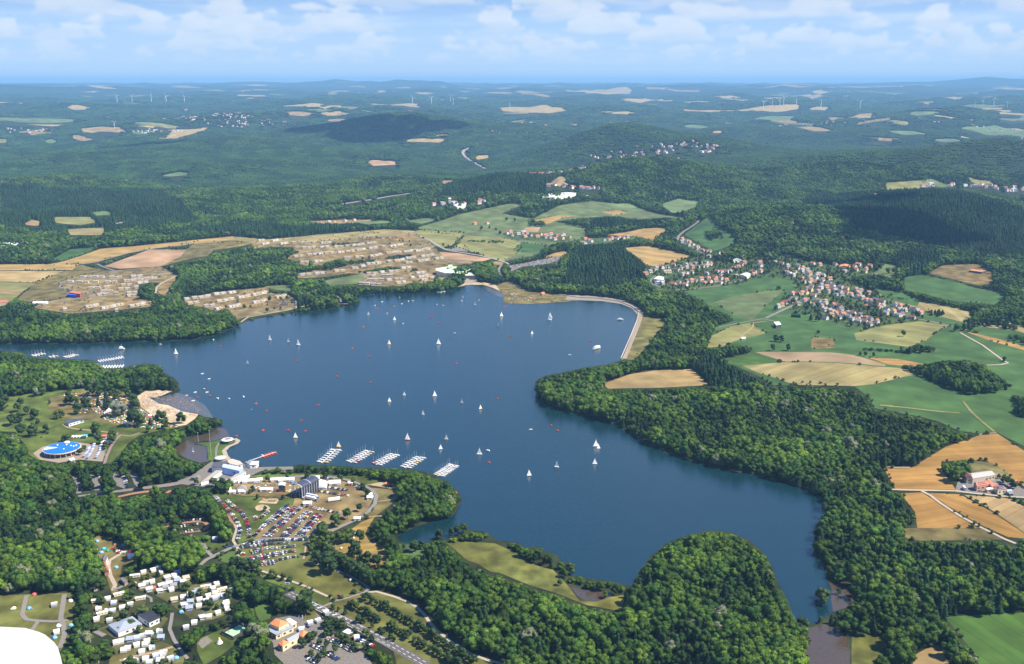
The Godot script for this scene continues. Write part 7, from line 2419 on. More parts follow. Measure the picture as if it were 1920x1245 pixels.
const COTTAGES := [
	["left hand cottage terraces", [-1021,-2311,-963,-2315,4,-950,-2307,-922,-2315,2,-904,-2320,-878,-2333,2,-1027,-2258,-1013,-2260,1,-1003,-2253,-975,-2255,2,-966,-2253,-953,-2255,1,-939,-2253,-911,-2258,2,-901,-2268,-836,-2307,5,-949,-2186,-923,-2191,2,-917,-2193,-904,-2200,1,-889,-2219,-866,-2230,2,-860,-2242,-841,-2261,2,-908,-2150,-881,-2157,2,-878,-2175,-854,-2186,2,-849,-2193,-839,-2197,1,-901,-2115,-879,-2125,2,-869,-2129,-860,-2132,1,-843,-2132,-823,-2146,2,-832,-2104,-814,-2115,2,-876,-1994,-858,-2019,2,-838,-1981,-809,-2025,3,-788,-2000,-766,-2032,3,-754,-2028,-751,-2032,1,-803,-1963,-797,-1966,1,-913,-1972,-906,-1978,1]],
	["lakeside cottage terraces", [-697,-2068,-687,-2075,1,-685,-2082,-650,-2104,3,-649,-2120,-628,-2139,2,-621,-2135,-610,-2150,1,-678,-2028,-658,-2046,2,-622,-2046,-593,-2079,3,-587,-2086,-567,-2112,2,-563,-2112,-539,-2147,2,-542,-2035,-520,-2060,2,-506,-2086,-489,-2112,2,-636,-2004,-615,-2015,2,-582,-1994,-563,-2018,2,-603,-1974,-595,-1987,1]],
	["upper cottage terraces", [-690,-2722,-675,-2744,1,-715,-2778,-701,-2795,1,-673,-2771,-662,-2795,1,-641,-2728,-624,-2750,1,-612,-2745,-604,-2755,1,-614,-2749,-602,-2751,1,-590,-2750,-568,-2759,2,-558,-2751,-545,-2756,1,-532,-2745,-505,-2762,2,-591,-2684,-577,-2688,1,-570,-2677,-534,-2694,3,-524,-2687,-501,-2703,2,-486,-2693,-462,-2706,2,-458,-2708,-447,-2714,1,-441,-2717,-410,-2744,3,-405,-2752,-380,-2769,2,-569,-2563,-547,-2581,2,-539,-2588,-514,-2603,2,-511,-2596,-504,-2611,1,-498,-2611,-472,-2623,2,-464,-2619,-450,-2635,1,-444,-2631,-423,-2651,2,-419,-2651,-398,-2675,2,-390,-2679,-367,-2693,2,-357,-2705,-347,-2710,1,-538,-2491,-517,-2502,2,-503,-2499,-485,-2516,2,-436,-2556,-418,-2560,1,-409,-2560,-389,-2579,2,-372,-2572,-344,-2606,3,-378,-2448,-367,-2458,1,-367,-2475,-347,-2493,2,-343,-2486,-335,-2500,1,-433,-2386,-409,-2403,2,-396,-2424,-382,-2434,1,-475,-2358,-453,-2372,2,-508,-2344,-481,-2355,2,-351,-2360,-324,-2370,2,-320,-2373,-310,-2384,1,-334,-2326,-323,-2329,1,-311,-2333,-283,-2336,3,-336,-2282,-298,-2286,3,-293,-2282,-281,-2289,1,-352,-2240,-325,-2240,2,-322,-2230,-297,-2233,2,-317,-2504,-307,-2508,1,-376,-2688,-368,-2699,1,-359,-2705,-347,-2711,1,-336,-2712,-306,-2753,2,-335,-2617,-298,-2643,3,-290,-2639,-267,-2661,2,-260,-2651,-225,-2690,3,-319,-2506,-308,-2515,1,-302,-2520,-278,-2544,2,-276,-2554,-251,-2573,2,-242,-2519,-213,-2543,2,-239,-2579,-206,-2604,3,-200,-2548,-180,-2568,2,-272,-2499,-254,-2509,1,-275,-2426,-252,-2445,2,-300,-2385,-276,-2399,2,-275,-2288,-255,-2297,2,-232,-2364,-212,-2382,2,-222,-2319,-199,-2341,2,-212,-2280,-200,-2293,1,-194,-2301,-182,-2310,1,-240,-2310,-231,-2319,1,-267,-2245,-255,-2254,1,-253,-2254,-246,-2262,1]],
]

const CAR_ROWS := [
	["shaded gatehouse car park row by the hedge", 8, [-165.4,-732.3,-155.3,-724.5]],
	["middle row of the gatehouse car park", 7, [-153.9,-742.2,-143.2,-733.7]],
	["long row of the gatehouse car park", 9, [-143.2,-733.7,-129,-721.7]],
	["lowest row of the gatehouse car park", 6, [-163.9,-711.9,-156.9,-706.6]],
	["tree shaded row of the gatehouse car park", 6, [-148.1,-718.1,-139.2,-710.1]],
	["row behind the flat roofed kiosk", 8, [-127.8,-740.3,-113.9,-729.5]],
	["row directly below the festival lane", 18, [-270.8,-912.7,-253.5,-919.6,-236.9,-925.8]],
	["lane side row before the gravel track", 14, [-236.1,-925.8,-205.4,-925.8]],
	["second row below the festival lane", 14, [-268.3,-907.6,-244.9,-916.7]],
	["short second row near the gravel track", 8, [-244.3,-917,-221.9,-918.4]],
	["third row of the parking meadow", 9, [-257.9,-900,-242.6,-906.7]],
	["third row middle part of the parking meadow", 6, [-241.2,-905.9,-230.4,-907.6]],
	["third row end part of the parking meadow", 7, [-228.3,-908.4,-215.8,-911.9]],
	["doubled third row of the parking meadow", 5, [-255.4,-896.3,-246.1,-902]],
	["fourth row of the parking meadow", 11, [-258.2,-883.5,-239.4,-893.3]],
	["fourth row end part of the parking meadow", 13, [-238.4,-894.2,-212.8,-900.8]],
	["doubled fourth row of the parking meadow", 9, [-255.1,-880.3,-235.9,-888.1]],
	["doubled fourth row end of the parking meadow", 6, [-234.1,-890,-224.4,-894.7]],
	["fifth row of the parking meadow", 11, [-244.5,-873.9,-226.7,-881.1]],
	["fifth row end of the parking meadow", 8, [-225.5,-882.7,-207.5,-890]],
	["doubled fifth row of the parking meadow", 7, [-240.7,-870.7,-227.7,-875.5]],
	["lone column beside the terracotta path", 2, [-264.7,-896.7,-262.4,-891.4]],
	["first double row of the festival ground", 26, [-252,-932.9,-235.6,-1005.5]],
	["second lane of the first double row", 26, [-247.2,-932.9,-229.1,-1007.1]],
	["second double row of the festival ground", 22, [-234.5,-932.9,-220.8,-995.3]],
	["second lane of the second double row", 22, [-229.8,-932.9,-216.2,-993.3]],
	["third double row of the festival ground", 20, [-219.5,-932.9,-208.4,-987.4]],
	["second lane of the third double row", 20, [-214.7,-932.9,-203.9,-985.4]],
	["short row by the big round tree", 6, [-205.9,-938.3,-201.1,-952.9]],
	["row between lawn and festival ground", 30, [-263.1,-932.9,-257.6,-969.9,-245.7,-1013.3]],
	["second lane beside the play lawn", 18, [-255.6,-963.2,-241.5,-1005.5]],
	["curved row along the wooded path", 34, [-332.2,-1034.8,-319,-1015.8,-306.2,-997.3,-295.5,-979.5,-285.4,-960.4,-280.8,-947.4,-277.8,-925.8]],
	["curved row across the play lawn", 34, [-316.2,-1024.1,-307.6,-1011.6,-298.9,-1001.4,-288.4,-987.4,-279.7,-969.9,-272.5,-951,-266.9,-929.3]],
	["slanting short row on the play lawn", 8, [-267.2,-975.6,-262.6,-994.3]],
	["little cluster on the play lawn", 4, [-273.9,-982.4,-270.9,-972.2]],
	["row right of the black stage", 11, [-211.6,-1060.1,-186.6,-1051.3]],
	["lower row right of the black stage", 12, [-223.7,-1049.8,-181.8,-1035.4]],
	["row at the lane behind the stage", 6, [-221,-1085.9,-206.8,-1086.8]],
	["trio beside a small white tent", 3, [-191,-1067.6,-183.7,-1066.1]],
	["angled row at the lane bend", 4, [-179.1,-1063.1,-171.4,-1054.8]],
	["row behind the white fence", 12, [-224.4,-1006.8,-183.3,-989]],
	["outer row of the terracotta loop", 12, [-362.3,-959.9,-346.1,-970.3,-324.8,-974.3]],
	["inner row of the terracotta loop", 10, [-356.5,-950.9,-328.5,-962.5]],
	["lower row of the terracotta loop", 7, [-339.8,-942.1,-320.6,-950.9]],
	["second curved car park strip", 9, [-489.5,-1099.7,-478,-1083.5,-466.1,-1056.9]],
	["third curved car park strip", 9, [-465.6,-1103,-453.7,-1088.3,-439.9,-1059.9]],
	["fourth curved car park strip", 9, [-448.5,-1108,-435.5,-1091.6,-423.8,-1067.7]],
	["first curved car park strip", 4, [-512,-1094.8,-496.4,-1074]],
	["tent meadow", 9, [-396.3,-907.1,-388,-898.8,-382.7,-896.9,-374.1,-897.9]],
]

const SINGLE_CARS := [
	[-158.9,-785.3, 0, "on the marked main road"],
	[-155.2,-812.1, 3, "parked alone by the pale path"],
	[-164,-774.4, 0, "at the mouth of the gatehouse forecourt"],
	[-173.5,-760.1, 0, "beside a white caravan on the forecourt"],
	[-286.5,-910.1, 5, "on the lane fork"],
	[-280.3,-910.7, 4, "on the festival lane"],
	[530.4,-1049.2, 1, "in the farm yard"],
	[553,-1044, 1, "before the farm dwelling"],
]

const CARAVANS := [
	[-405.2,-796.1,0,-383.4,-751.2,0,-352.4,-738.3,0,-332,-706.6,0,-358.1,-771.9,0,-369.7,-801.7,2,-364.2,-788,0,-379.1,-824.9,0,-356.4,-780.2,2,-354.5,-783.7,0,-382.2,-856.3,0,-362.1,-806.8,0,-346.1,-769.9,0,-349.5,-785.8,0,-353.7,-799.5,0,-327,-735.2,0,-354.6,-813.5,2,-323.6,-737,0,-343.2,-791.5,0,-316.3,-724,0,-307.5,-707.8,0,-314.1,-726.4,0,-338.1,-796.6,0,-317,-739.6,1,-302.2,-707.2,0,-352.5,-847.8,2,-308.8,-731.4,0,-312,-742.1,0,-332.4,-806.1,2,-339.7,-829.6,1,-300.8,-721.5,0,-308.8,-744.7,0,-347.9,-856.3,0,-302,-732.6,0,-294.1,-711.3,0,-337.8,-835,0,-302.2,-737,0,-305.3,-746.6,1,-330.6,-823.4,1,-289.2,-706,0,-295.5,-725.8,0,-333.5,-838.2,0,-340.4,-860.5,0,-287.5,-715.5,0,-298.1,-751.2,0,-337.1,-865.8,0,-320.7,-818.8,1,-332.6,-854.2,0,-293.2,-740.9,1,-283.9,-716.7,0,-281,-708.3,1,-322,-830.3,1,-282.2,-719.7,0,-317.5,-824.9,1,-321.7,-845.4,1,-316,-834.2,1,-274.3,-711.3,0,-310.9,-823.4,0,-310.9,-830.3,1,-317,-850.2,0,-301.7,-804.6,1,-313.5,-843,0,-315.7,-856.3,0,-310.1,-839.8,1,-305,-835.8,1,-290.7,-793.7,1,-295.5,-809.8,0,-303.9,-844.6,1,-276.6,-758.4,0,-291.8,-813.5,0,-287,-799.5,1,-283.7,-790.1,1,-288.7,-815.8,1,-272,-766.5,0,-285.5,-821.1,1,-276.6,-794.4,0,-279.5,-805.3,0,-268.1,-772.6,1,-273.3,-803.1,0,-280.1,-827.2,2,-273.7,-812,0,-262.3,-776.1,0,-273.5,-825.7,0,-267.3,-808.3,0,-301,-927.4,0,-268.6,-816.5,0,-272.6,-834.2,0,-256.5,-782.3,0,-264.3,-812,0,-264.1,-821.9,2,-259,-812,1,-254.2,-797.3,0,-251.2,-788,0,-254.3,-800.2,0,-256.4,-820.3,1,-178.2,-755.4,0,-173,-765.7,0,-166.8,-769.1,0,-162.3,-782.4,0,-129.4,-742.9,0],
]

const TENTS := [
	[-404.1,-897.9,0,-405.2,-906,1,-399.2,-901.4,2,-411.4,-904.9,3,-414.9,-908.4,4,-397,-915.4,5,-388.5,-914.2,0,-377.7,-866.9,0,-418.5,-922.6,0,-424.8,-790.6,0,-406.4,-799.8,2,-393.8,-803.5,4,-438.4,-790.6,6,-431.9,-815,7,-386.1,-761.4,4,-376,-762.2,0,-381.1,-742.9,0,-321.3,-738.8,2,-302.5,-749.5,0,-269.9,-712.9,0,-336.5,-709,3,-327.9,-827.7,7,-348.9,-835.7,6,-289,-784.2,0,-470.1,-830.7,4],
]

const SAILBOATS := [
	[-573,-1637,10,0,-436,-1580,6,0,-436,-1734,9,0,-399,-1719,7,0,-282.2,-1225.1,8,1,-377,-1697,10,0,-220.3,-1191.9,8,1,-286,-1933,7,0,-217,-1701,9,1,-178,-1376.9,7,0,-229,-1888,8,0,-159.5,-1407.3,6,0,-135.4,-1217.1,10,2,-124.3,-1319.6,6,0,-114.1,-1402.2,9,0,-130,-1704,11,0,-90.3,-1184.3,7,0,-85.1,-1219.1,7,1,-106,-2058,5,0,-72.5,-1372,6,0,-106,-2095,6,0,-77,-2021,8,0,-70,-2063,6,0,-40.5,-1165.7,9,0,-44.6,-1342.9,7,1,-26,-1839,6,1,-21,-1919,10,0,20.1,-1096.5,8,0,37,-1777,7,0,73,-1888,12,0,75,-1906,12,0,53.9,-1123.2,8,0,100.4,-1133.6,8,0,106.6,-1193.8,10,0,109.3,-1186.2,7,0],
]

const SMALL_BOATS := [
	[-621,-1701,1,-481,-1404.8,2,-463.6,-1379.4,1,-473.2,-1420.4,1,-462.8,-1397.1,0,-492,-1518,1,-464.4,-1436.4,2,-455.6,-1420.4,1,-472.8,-1489.2,1,-446.3,-1404.8,0,-537,-1734,1,-431.6,-1392,1,-513,-1690,0,-413.7,-1389.4,1,-361.3,-1232.2,0,-395.3,-1399.6,1,-368.5,-1340.5,3,-369.1,-1367,0,-331.6,-1253.8,0,-346.2,-1335.8,0,-298.2,-1253.8,0,-359,-1596,0,-288.4,-1292.5,0,-273.9,-1249.6,0,-277.7,-1359.7,0,-275,-1504,0,-278,-1675,0,-281,-1831,0,-242,-1623,0,-217.8,-1469.3,0,-284,-2016,1,-275,-1991,0,-274,-2052,1,-250,-1943,2,-244,-2006,2,-242,-2095,1,-230,-2032,1,-209,-1857,1,-219,-2058,1,-210,-2063,1,-160,-1910,0,-158,-1933,0,-156,-2026,1,-141,-1865,0,-143,-2016,1,-106,-1781,1,-92,-1580,0,-63.2,-1046.2,0,-100,-2169,3,-30.2,-1178.7,1,-28,-1138.8,0,-21.1,-1392,0,-17,-2006,0,-4,-1758,0,24.9,-1255.9,1,53.3,-1272.9,0,61,-1251.7,0,98,-1630,1,140,-1723,0],
]

const JETTIES := [
	["first jetty of the festival shore", 7, -231.5,-1135.3, -221.4,-1182.4],
	["second jetty of the festival shore", 8, -196.8,-1137.1, -178.2,-1176.8],
	["third jetty of the festival shore", 8, -164.7,-1130.1, -145.5,-1165.7],
	["fourth jetty of the festival shore", 7, -128.7,-1119.8, -112.1,-1156.6],
	["last jetty of the festival shore", 9, -87.2,-1094.8, -69.7,-1130.1],
	["first jetty of the far marina", 4, -811,-1623, -799,-1640],
	["second jetty of the far marina", 2, -777,-1613, -771,-1626],
	["third jetty of the far marina", 5, -751,-1613, -741,-1633],
	["long jetty of the far marina", 10, -687,-1590, -654,-1616],
	["nearest jetty of the far marina", 9, -672,-1555, -633,-1561],
	["small jetty of the distant beach", 4, -164,-2146, -137,-2174],
]

const TREES := [
	["bathing lawn", [-719.2,-1339,16,0,-729.6,-1366.8,14,0,-673.9,-1273.8,18,0,-693.6,-1328.8,16,0,-670.8,-1284.7,15,0,-702.1,-1354.5,14,0,-640.4,-1228.6,20,0,-675.1,-1317.1,14,0,-626.4,-1230,18,0,-637,-1253.8,12,0,-655.8,-1297.5,17,0,-701.7,-1401.2,14,2,-641.5,-1276.9,10,0,-694.9,-1408.7,18,0,-616,-1244.8,12,0,-665.5,-1365,6,0,-625.8,-1299.1,12,0,-625.5,-1310.5,10,0,-619.6,-1305.6,8,0,-634.4,-1359.7,22,0,-657,-1416.2,16,0,-625,-1359.7,14,0,-606.1,-1320.4,17,0,-613.7,-1358,14,0,-605.9,-1351,14,0,-597.6,-1339,11,0,-622.7,-1401.2,20,0,-589.4,-1351,16,1,-609.2,-1403.1,18,0,-579.3,-1349.3,14,1,-591,-1382.9,18,1,-569.9,-1340.7,16,0,-592.2,-1405.4,18,0,-548.3,-1307.2,26,2,-576.5,-1387.8,16,0,-543.1,-1310.5,24,2,-565.6,-1399.5,16,0,-541.6,-1353.9,20,0,-508.8,-1270.6,26,0,-532.4,-1343,16,0,-553.4,-1414.3,24,0,-498.4,-1268.1,20,0,-480.9,-1245.3,10,0,-486.5,-1269.4,13,1,-484.4,-1295.6,15,0,-476,-1291.8,14,0,-463.9,-1258.4,15,0,-448.6,-1280.5,18,0]],
	["blue roofed restaurant", [-577.3,-1209.9,10,0,-572.3,-1209.9,12,0,-535.9,-1163.4,10,0,-536.7,-1176.8,8,0,-544.9,-1233,20,0,-528.3,-1202.9,15,0,-512.7,-1182.2,12,0,-512.4,-1201.5,14,0,-515.8,-1212.8,16,0]],
	["festival ground", [-362.8,-1069.1,9,0,-342.2,-1063.1,12,0,-330.8,-1044,14,0,-332.2,-1063.1,12,0,-322.1,-1058.6,12,0,-295.1,-1042.6,6,0,-293.1,-1048.4,8,0,-282.6,-1026.9,7,0,-266.8,-996.9,6,0,-283.4,-1078.2,8,0,-246.6,-962.2,1,0,-254.4,-1026.9,6,0,-261.5,-1084.4,8,0,-238.4,-1085.9,12,0,-195.8,-937.8,12,0,-218.6,-1089,8,0,-184.2,-956,16,0,-199.3,-1078.2,10,0,-174.6,-976.1,14,0,-183.2,-1070.6,9,0,-164.4,-995.6,10,0,-169.7,-1054.2,9,0,-161.5,-1035.4,10,0]],
	["parking meadow", [-267.3,-871.5,10,0,-261.2,-870.3,10,0,-253.7,-864.2,12,0,-249.4,-865.4,9,0,-241.5,-856.9,14,0,-224.5,-846.1,10,0,-212.7,-841.5,8,0,-196.3,-894.4,12,0,-199.2,-915.7,12,0,-186.6,-871.5,16,0,-195.4,-937.8,14,0,-172.6,-855.7,24,0]],
	["tawny meadow", [-189.5,-909.3,14,0,-193.8,-941.4,14,0,-190.1,-926,16,0,-181.3,-900.2,14,0,-182.2,-914.8,16,0,-172.5,-916.7,15,0,-165.9,-922.3,15,0,-163.1,-926,14,0,-154.4,-891.3,17,0,-153.3,-920.4,15,0,-146.9,-879.1,14,0,-138.4,-870.6,16,0,-128.4,-867.2,14,0]],
	["gravel track", [-181.9,-894.9,14,0,-177.4,-887.8,14,0,-172.5,-882.6,13,0,-168.3,-877.4,13,0,-163.5,-872.3,14,0,-159.3,-866.6,13,0,-155,-861.5,14,0,-150.6,-856.6,15,0,-146.3,-850.7,14,0,-141.9,-845.2,15,0,-141.4,-852.3,14,0,-137.7,-840.1,15,0,-137.5,-847.5,14,0,-133.8,-835.3,14,0]],
	["gatehouse car park", [-171.8,-728.6,10,0,-167.2,-736.1,10,0,-162,-715,7,0,-164.3,-739.9,9,0,-154.2,-707.9,9,0,-158.3,-732.3,7,0,-151.4,-714.1,9,0,-157.7,-757.3,9,0,-155.4,-744.6,9,0,-151.3,-727.7,8,0,-156.1,-763.2,9,0,-152.8,-747.5,10,0,-153.8,-765.3,7,0,-142.9,-720.4,9,0,-149.4,-764.3,7,0,-145.4,-740.8,7,0,-144.3,-759.3,9,0,-140.5,-736.1,9,0,-137.1,-734.2,9,0,-134.6,-731.4,7,0,-130.4,-727.7,7,0,-132,-747.5,7,0,-127.3,-724,8,0,-122.2,-726.8,6,0,-122,-743.7,9,0,-116.1,-738,7,0]],
	["main road verge", [-184.8,-784.3,18,0,-182.2,-792.8,18,0,-178.6,-780.1,18,0,-157,-789.6,6,0,-151.9,-785.3,5,0,-145.1,-780.1,6,0,-131.2,-766.8,8,0,-126.8,-765.8,6,0,-118.4,-758.8,5,0,-111,-750.9,6,0,-107.5,-748,5,0,-100.9,-740.3,6,0,-97.5,-737.5,5,0]],
	["short tree row above the main road", [-144.2,-794.2,6,0,-140.1,-791,9,0,-135.9,-787.8,8,0,-131.9,-784.7,6,0,-127.8,-781.5,8,0,-124.5,-777.7,9,0,-121.2,-774,6,0,-117.9,-770.2,8,0,-114.7,-766.5,8,0]],
	["long tree row below the winding path", [-133.9,-807.3,6,0,-129.2,-803.4,10,0,-124.6,-799.5,8,0,-120,-795.7,6,0,-115.4,-791.9,8,0,-110.9,-788.1,10,0,-106.5,-784.2,6,0,-102.4,-779.9,8,0,-98.3,-775.6,8,0,-94.3,-771.4,6,0,-90.3,-767.2,8,0,-86.3,-763,8,0,-82.6,-759.1,6,0,-79.1,-755.6,10,0,-75.7,-752.1,8,0,-72.3,-748.7,6,0,-69,-745.2,8,0,-65.6,-741.8,10,0,-62.3,-738.1,6,0,-59,-734.2,8,0,-55.7,-730.4,8,0,-52.4,-726.5,6,0,-49.2,-722.7,8,0,-46,-719,8,0,-43.3,-716.1,6,0,-40.7,-713.5,10,0,-38.1,-710.8,8,0,-35.6,-708.2,6,0,-33,-705.6,8,0,-30.5,-703,10,0]],
	["middle tree row of the striped meadow", [-105.1,-758.8,6,0,-101.3,-755.4,10,0,-97.5,-752,8,0,-93.7,-748.7,6,0,-90,-745.4,8,0,-85.6,-741.1,10,0,-81,-736.5,6,0,-76.4,-732,8,0,-71.9,-727.5,8,0,-67.5,-723.1,6,0,-63,-718.9,8,0,-58.7,-714.7,8,0,-54.4,-710.6,6,0,-50.7,-707.1,10,0,-48.8,-705.3,8,0,-46.9,-703.6,6,0,-45,-701.8,8,0,-43.1,-700.1,10,0]],
	["green pasture", [446,-1643,12,0,469,-1713,14,0,590,-2171,9,0,595,-2171,9,0,478,-1709,13,0,591,-2109,9,0,471,-1640,13,0,580,-1881,14,1,591,-1873,14,0,562,-1772,8,0,573,-1711,4,0,576,-1589,8,0,655,-1794,10,0,584,-1587,8,0,597,-1585,8,0,877,-2361,14,0,897,-2390,16,0,897,-2338,15,0,820,-2106,7,0,912,-2345,14,0,659,-1627,10,0,710,-1752,13,0,667,-1613,14,1,877,-2079,10,0,716,-1633,9,0,825,-1795,15,0,808,-1574,10,0]],
	["pale valley pasture", [-385,-2535,9,0,-367,-2527,9,0,-340,-2747,7,0,-318,-2791,8,0,-309,-2792,8,0,-289,-2784,7,0,-280,-2723,9,0,-220,-2964,9,0,-190,-2732,10,0,-176,-2716,9,0,-156,-2977,8,0,-94,-3051,14,0,-70,-3080,10,0,-49,-3046,10,0,-36,-2970,13,0,-17,-3209,14,0,9,-3213,12,0]],
	["lakeside cottage terraces", [-585,-1987,8,0,-576,-2043,7,0,-547,-1987,10,0,-536,-1991,7,0,-491,-1948,12,0,-510,-2050,14,0,-483,-1974,7,0,-490,-2064,9,0,-471,-1977,7,0,-482,-2050,6,0,-479,-2075,9,0,-458,-2028,8,0]],
	["brook shore", [-107.5,-906,6,0,-96.3,-900.2,13,0,-90,-906,10,0,-74,-927.4,12,0,-62,-934.7,10,0,-55.7,-938.4,12,0,-49.3,-942.1,11,0,44.2,-832.7,7,0,54.3,-855.2,12,0,83.8,-809.2,7,0,246,-763.9,8,0,249.1,-758.8,9,0,276,-809.2,11,0,264.4,-767.4,6,0,274.2,-797,12,0,279,-803.5,12,0,295.3,-815.9,7,0]],
	["farm", [555,-1129.2,10,0,569.1,-1087.5,6,0,568.6,-1075.5,9,0,575.2,-1086.2,6,0,569.9,-1067.7,11,0,572,-1062.5,10,0,572.5,-1057.4,9,0]],
]

const PARASOLS := [
	[-528.2,-1154.8,-528.5,-1160.3,-529.1,-1165.7,-530,-1171.2,-531.4,-1176.8,-533,-1182.4,-521.4,-1149.5,-522.3,-1155.1,-523.3,-1160.7,-524.4,-1166.4,-525.7,-1172.2,-527.1,-1178,-528.8,-1183.8,-530.5,-1189.7,-532.3,-1195.7,-511.6,-1151.2,-512.6,-1156.9,-513.7,-1162.6,-514.9,-1168.3,-516.4,-1174.1,-518.1,-1180,-520,-1185.9,-522,-1191.9],
]

const TURBINES := [
	[-5638,-14595,150,-5276,-14196,140,-5025,-14240,165,-4854,-14348,150,-4712,-14700,150,-3286,-8397,80,-1325,-13637,150,-1106,-14029,140,-863,-14375,130,-807,-14040,150,-25,-11728,90,2961,-12020,140,3091,-12116,140,3216,-12260,140,3275,-12316,140,3436,-12339,140,3673,-12135,160,4019,-11786,150,5754,-12696,120,5969,-12951,120,6067,-12860,150,5952,-12270,120],
]

const WHITE_TENTS := [
	["white frame tent by the fence", -323.4,-1050.8, 12, 8],
	["white frame tent near the hut", -314.7,-1043.2, 8, 6],
	["long white tent above the festival ground", -273,-1078.7, 16, 7],
	["longest white tent above the festival ground", -261.9,-1078.7, 22, 8],
	["small white tent on the upper lawn", -292.8,-1078.7, 8, 6],
	["white tent with canopy behind the stage", -230,-1083.5, 14, 10],
	["big white marquee beside the stage", -219,-1061.5, 18, 22],
	["white tent far right of the stage", -204.2,-1070.8, 16, 12],
	["white tent left of the mixing tower", -281.1,-1050.8, 10, 6],
	["small white tent on the festival ground", -274.5,-1050.8, 8, 6],
	["white tent at the lane bend", -186.1,-1069.2, 6, 6],
	["white tent by the round trees", -157.7,-1028.4, 8, 7],
	["white tent near the lane bend", -159.3,-1035.8, 7, 6],
	["white pavilion at the lane side", -163.6,-972.9, 8, 6],
	["white tent at the tent meadow", -368.1,-887.8, 13, 9],
	["white marquee of the holiday park entrance", -985,-2032, 34, 16],
	["white tent on the bathing lawn edge", -520.4,-1203.4, 13, 8],
	["white tent beside the hut", -303.7,-1044.7, 10, 6],
	["cream open tent at the festival entrance", -301.9,-1075.5, 24, 8],
	["white tent by the long fence", -224,-1012.6, 11, 7],
]

const LORRIES := [
	["white articulated lorry with a grey cab", -195.9,-1022.6, 16, 0, 0.35],
	["blue and white lorry before the stage", -222.3,-1031.4, 17, 1, -0.45],
	["white lorry before the stage", -222.4,-1025.5, 16, 0, -0.45],
	["small white lorry near the fence corner", -223.7,-1014, 8, 0, 0.2],
	["white box van on the festival ground", -200.1,-959.9, 6, 0, -0.8],
	["white camper van on the festival ground", -195.4,-958.6, 6, 0, -0.8],
	["white camper under the big meadow trees", -186.4,-871.2, 7, 0, 0.1],
	["blue and white trailer in the farm yard", 514.4,-1055.3, 8, 1, 1.4],
]

const FENCES := [
	[-316.5,-1072.4,-307.9,-1091.6,-330.3,-1053.8,-310.1,-1037.3,-310.1,-1037.3,-237.5,-1029.9,-241.7,-1029.9,-236.7,-1043.2,-237.5,-1029.9,-240.3,-1012.6,-240.3,-1012.6,-228.9,-1008.4,-228.9,-1008.4,-177.7,-983.6,-229.6,-1094.8,-234,-1085.1],
]

const BALES := [
	[-161.1,-938.4,-155.7,-942.1,-160.7,-928.6,-169.4,-906,-150.1,-840.7],
]

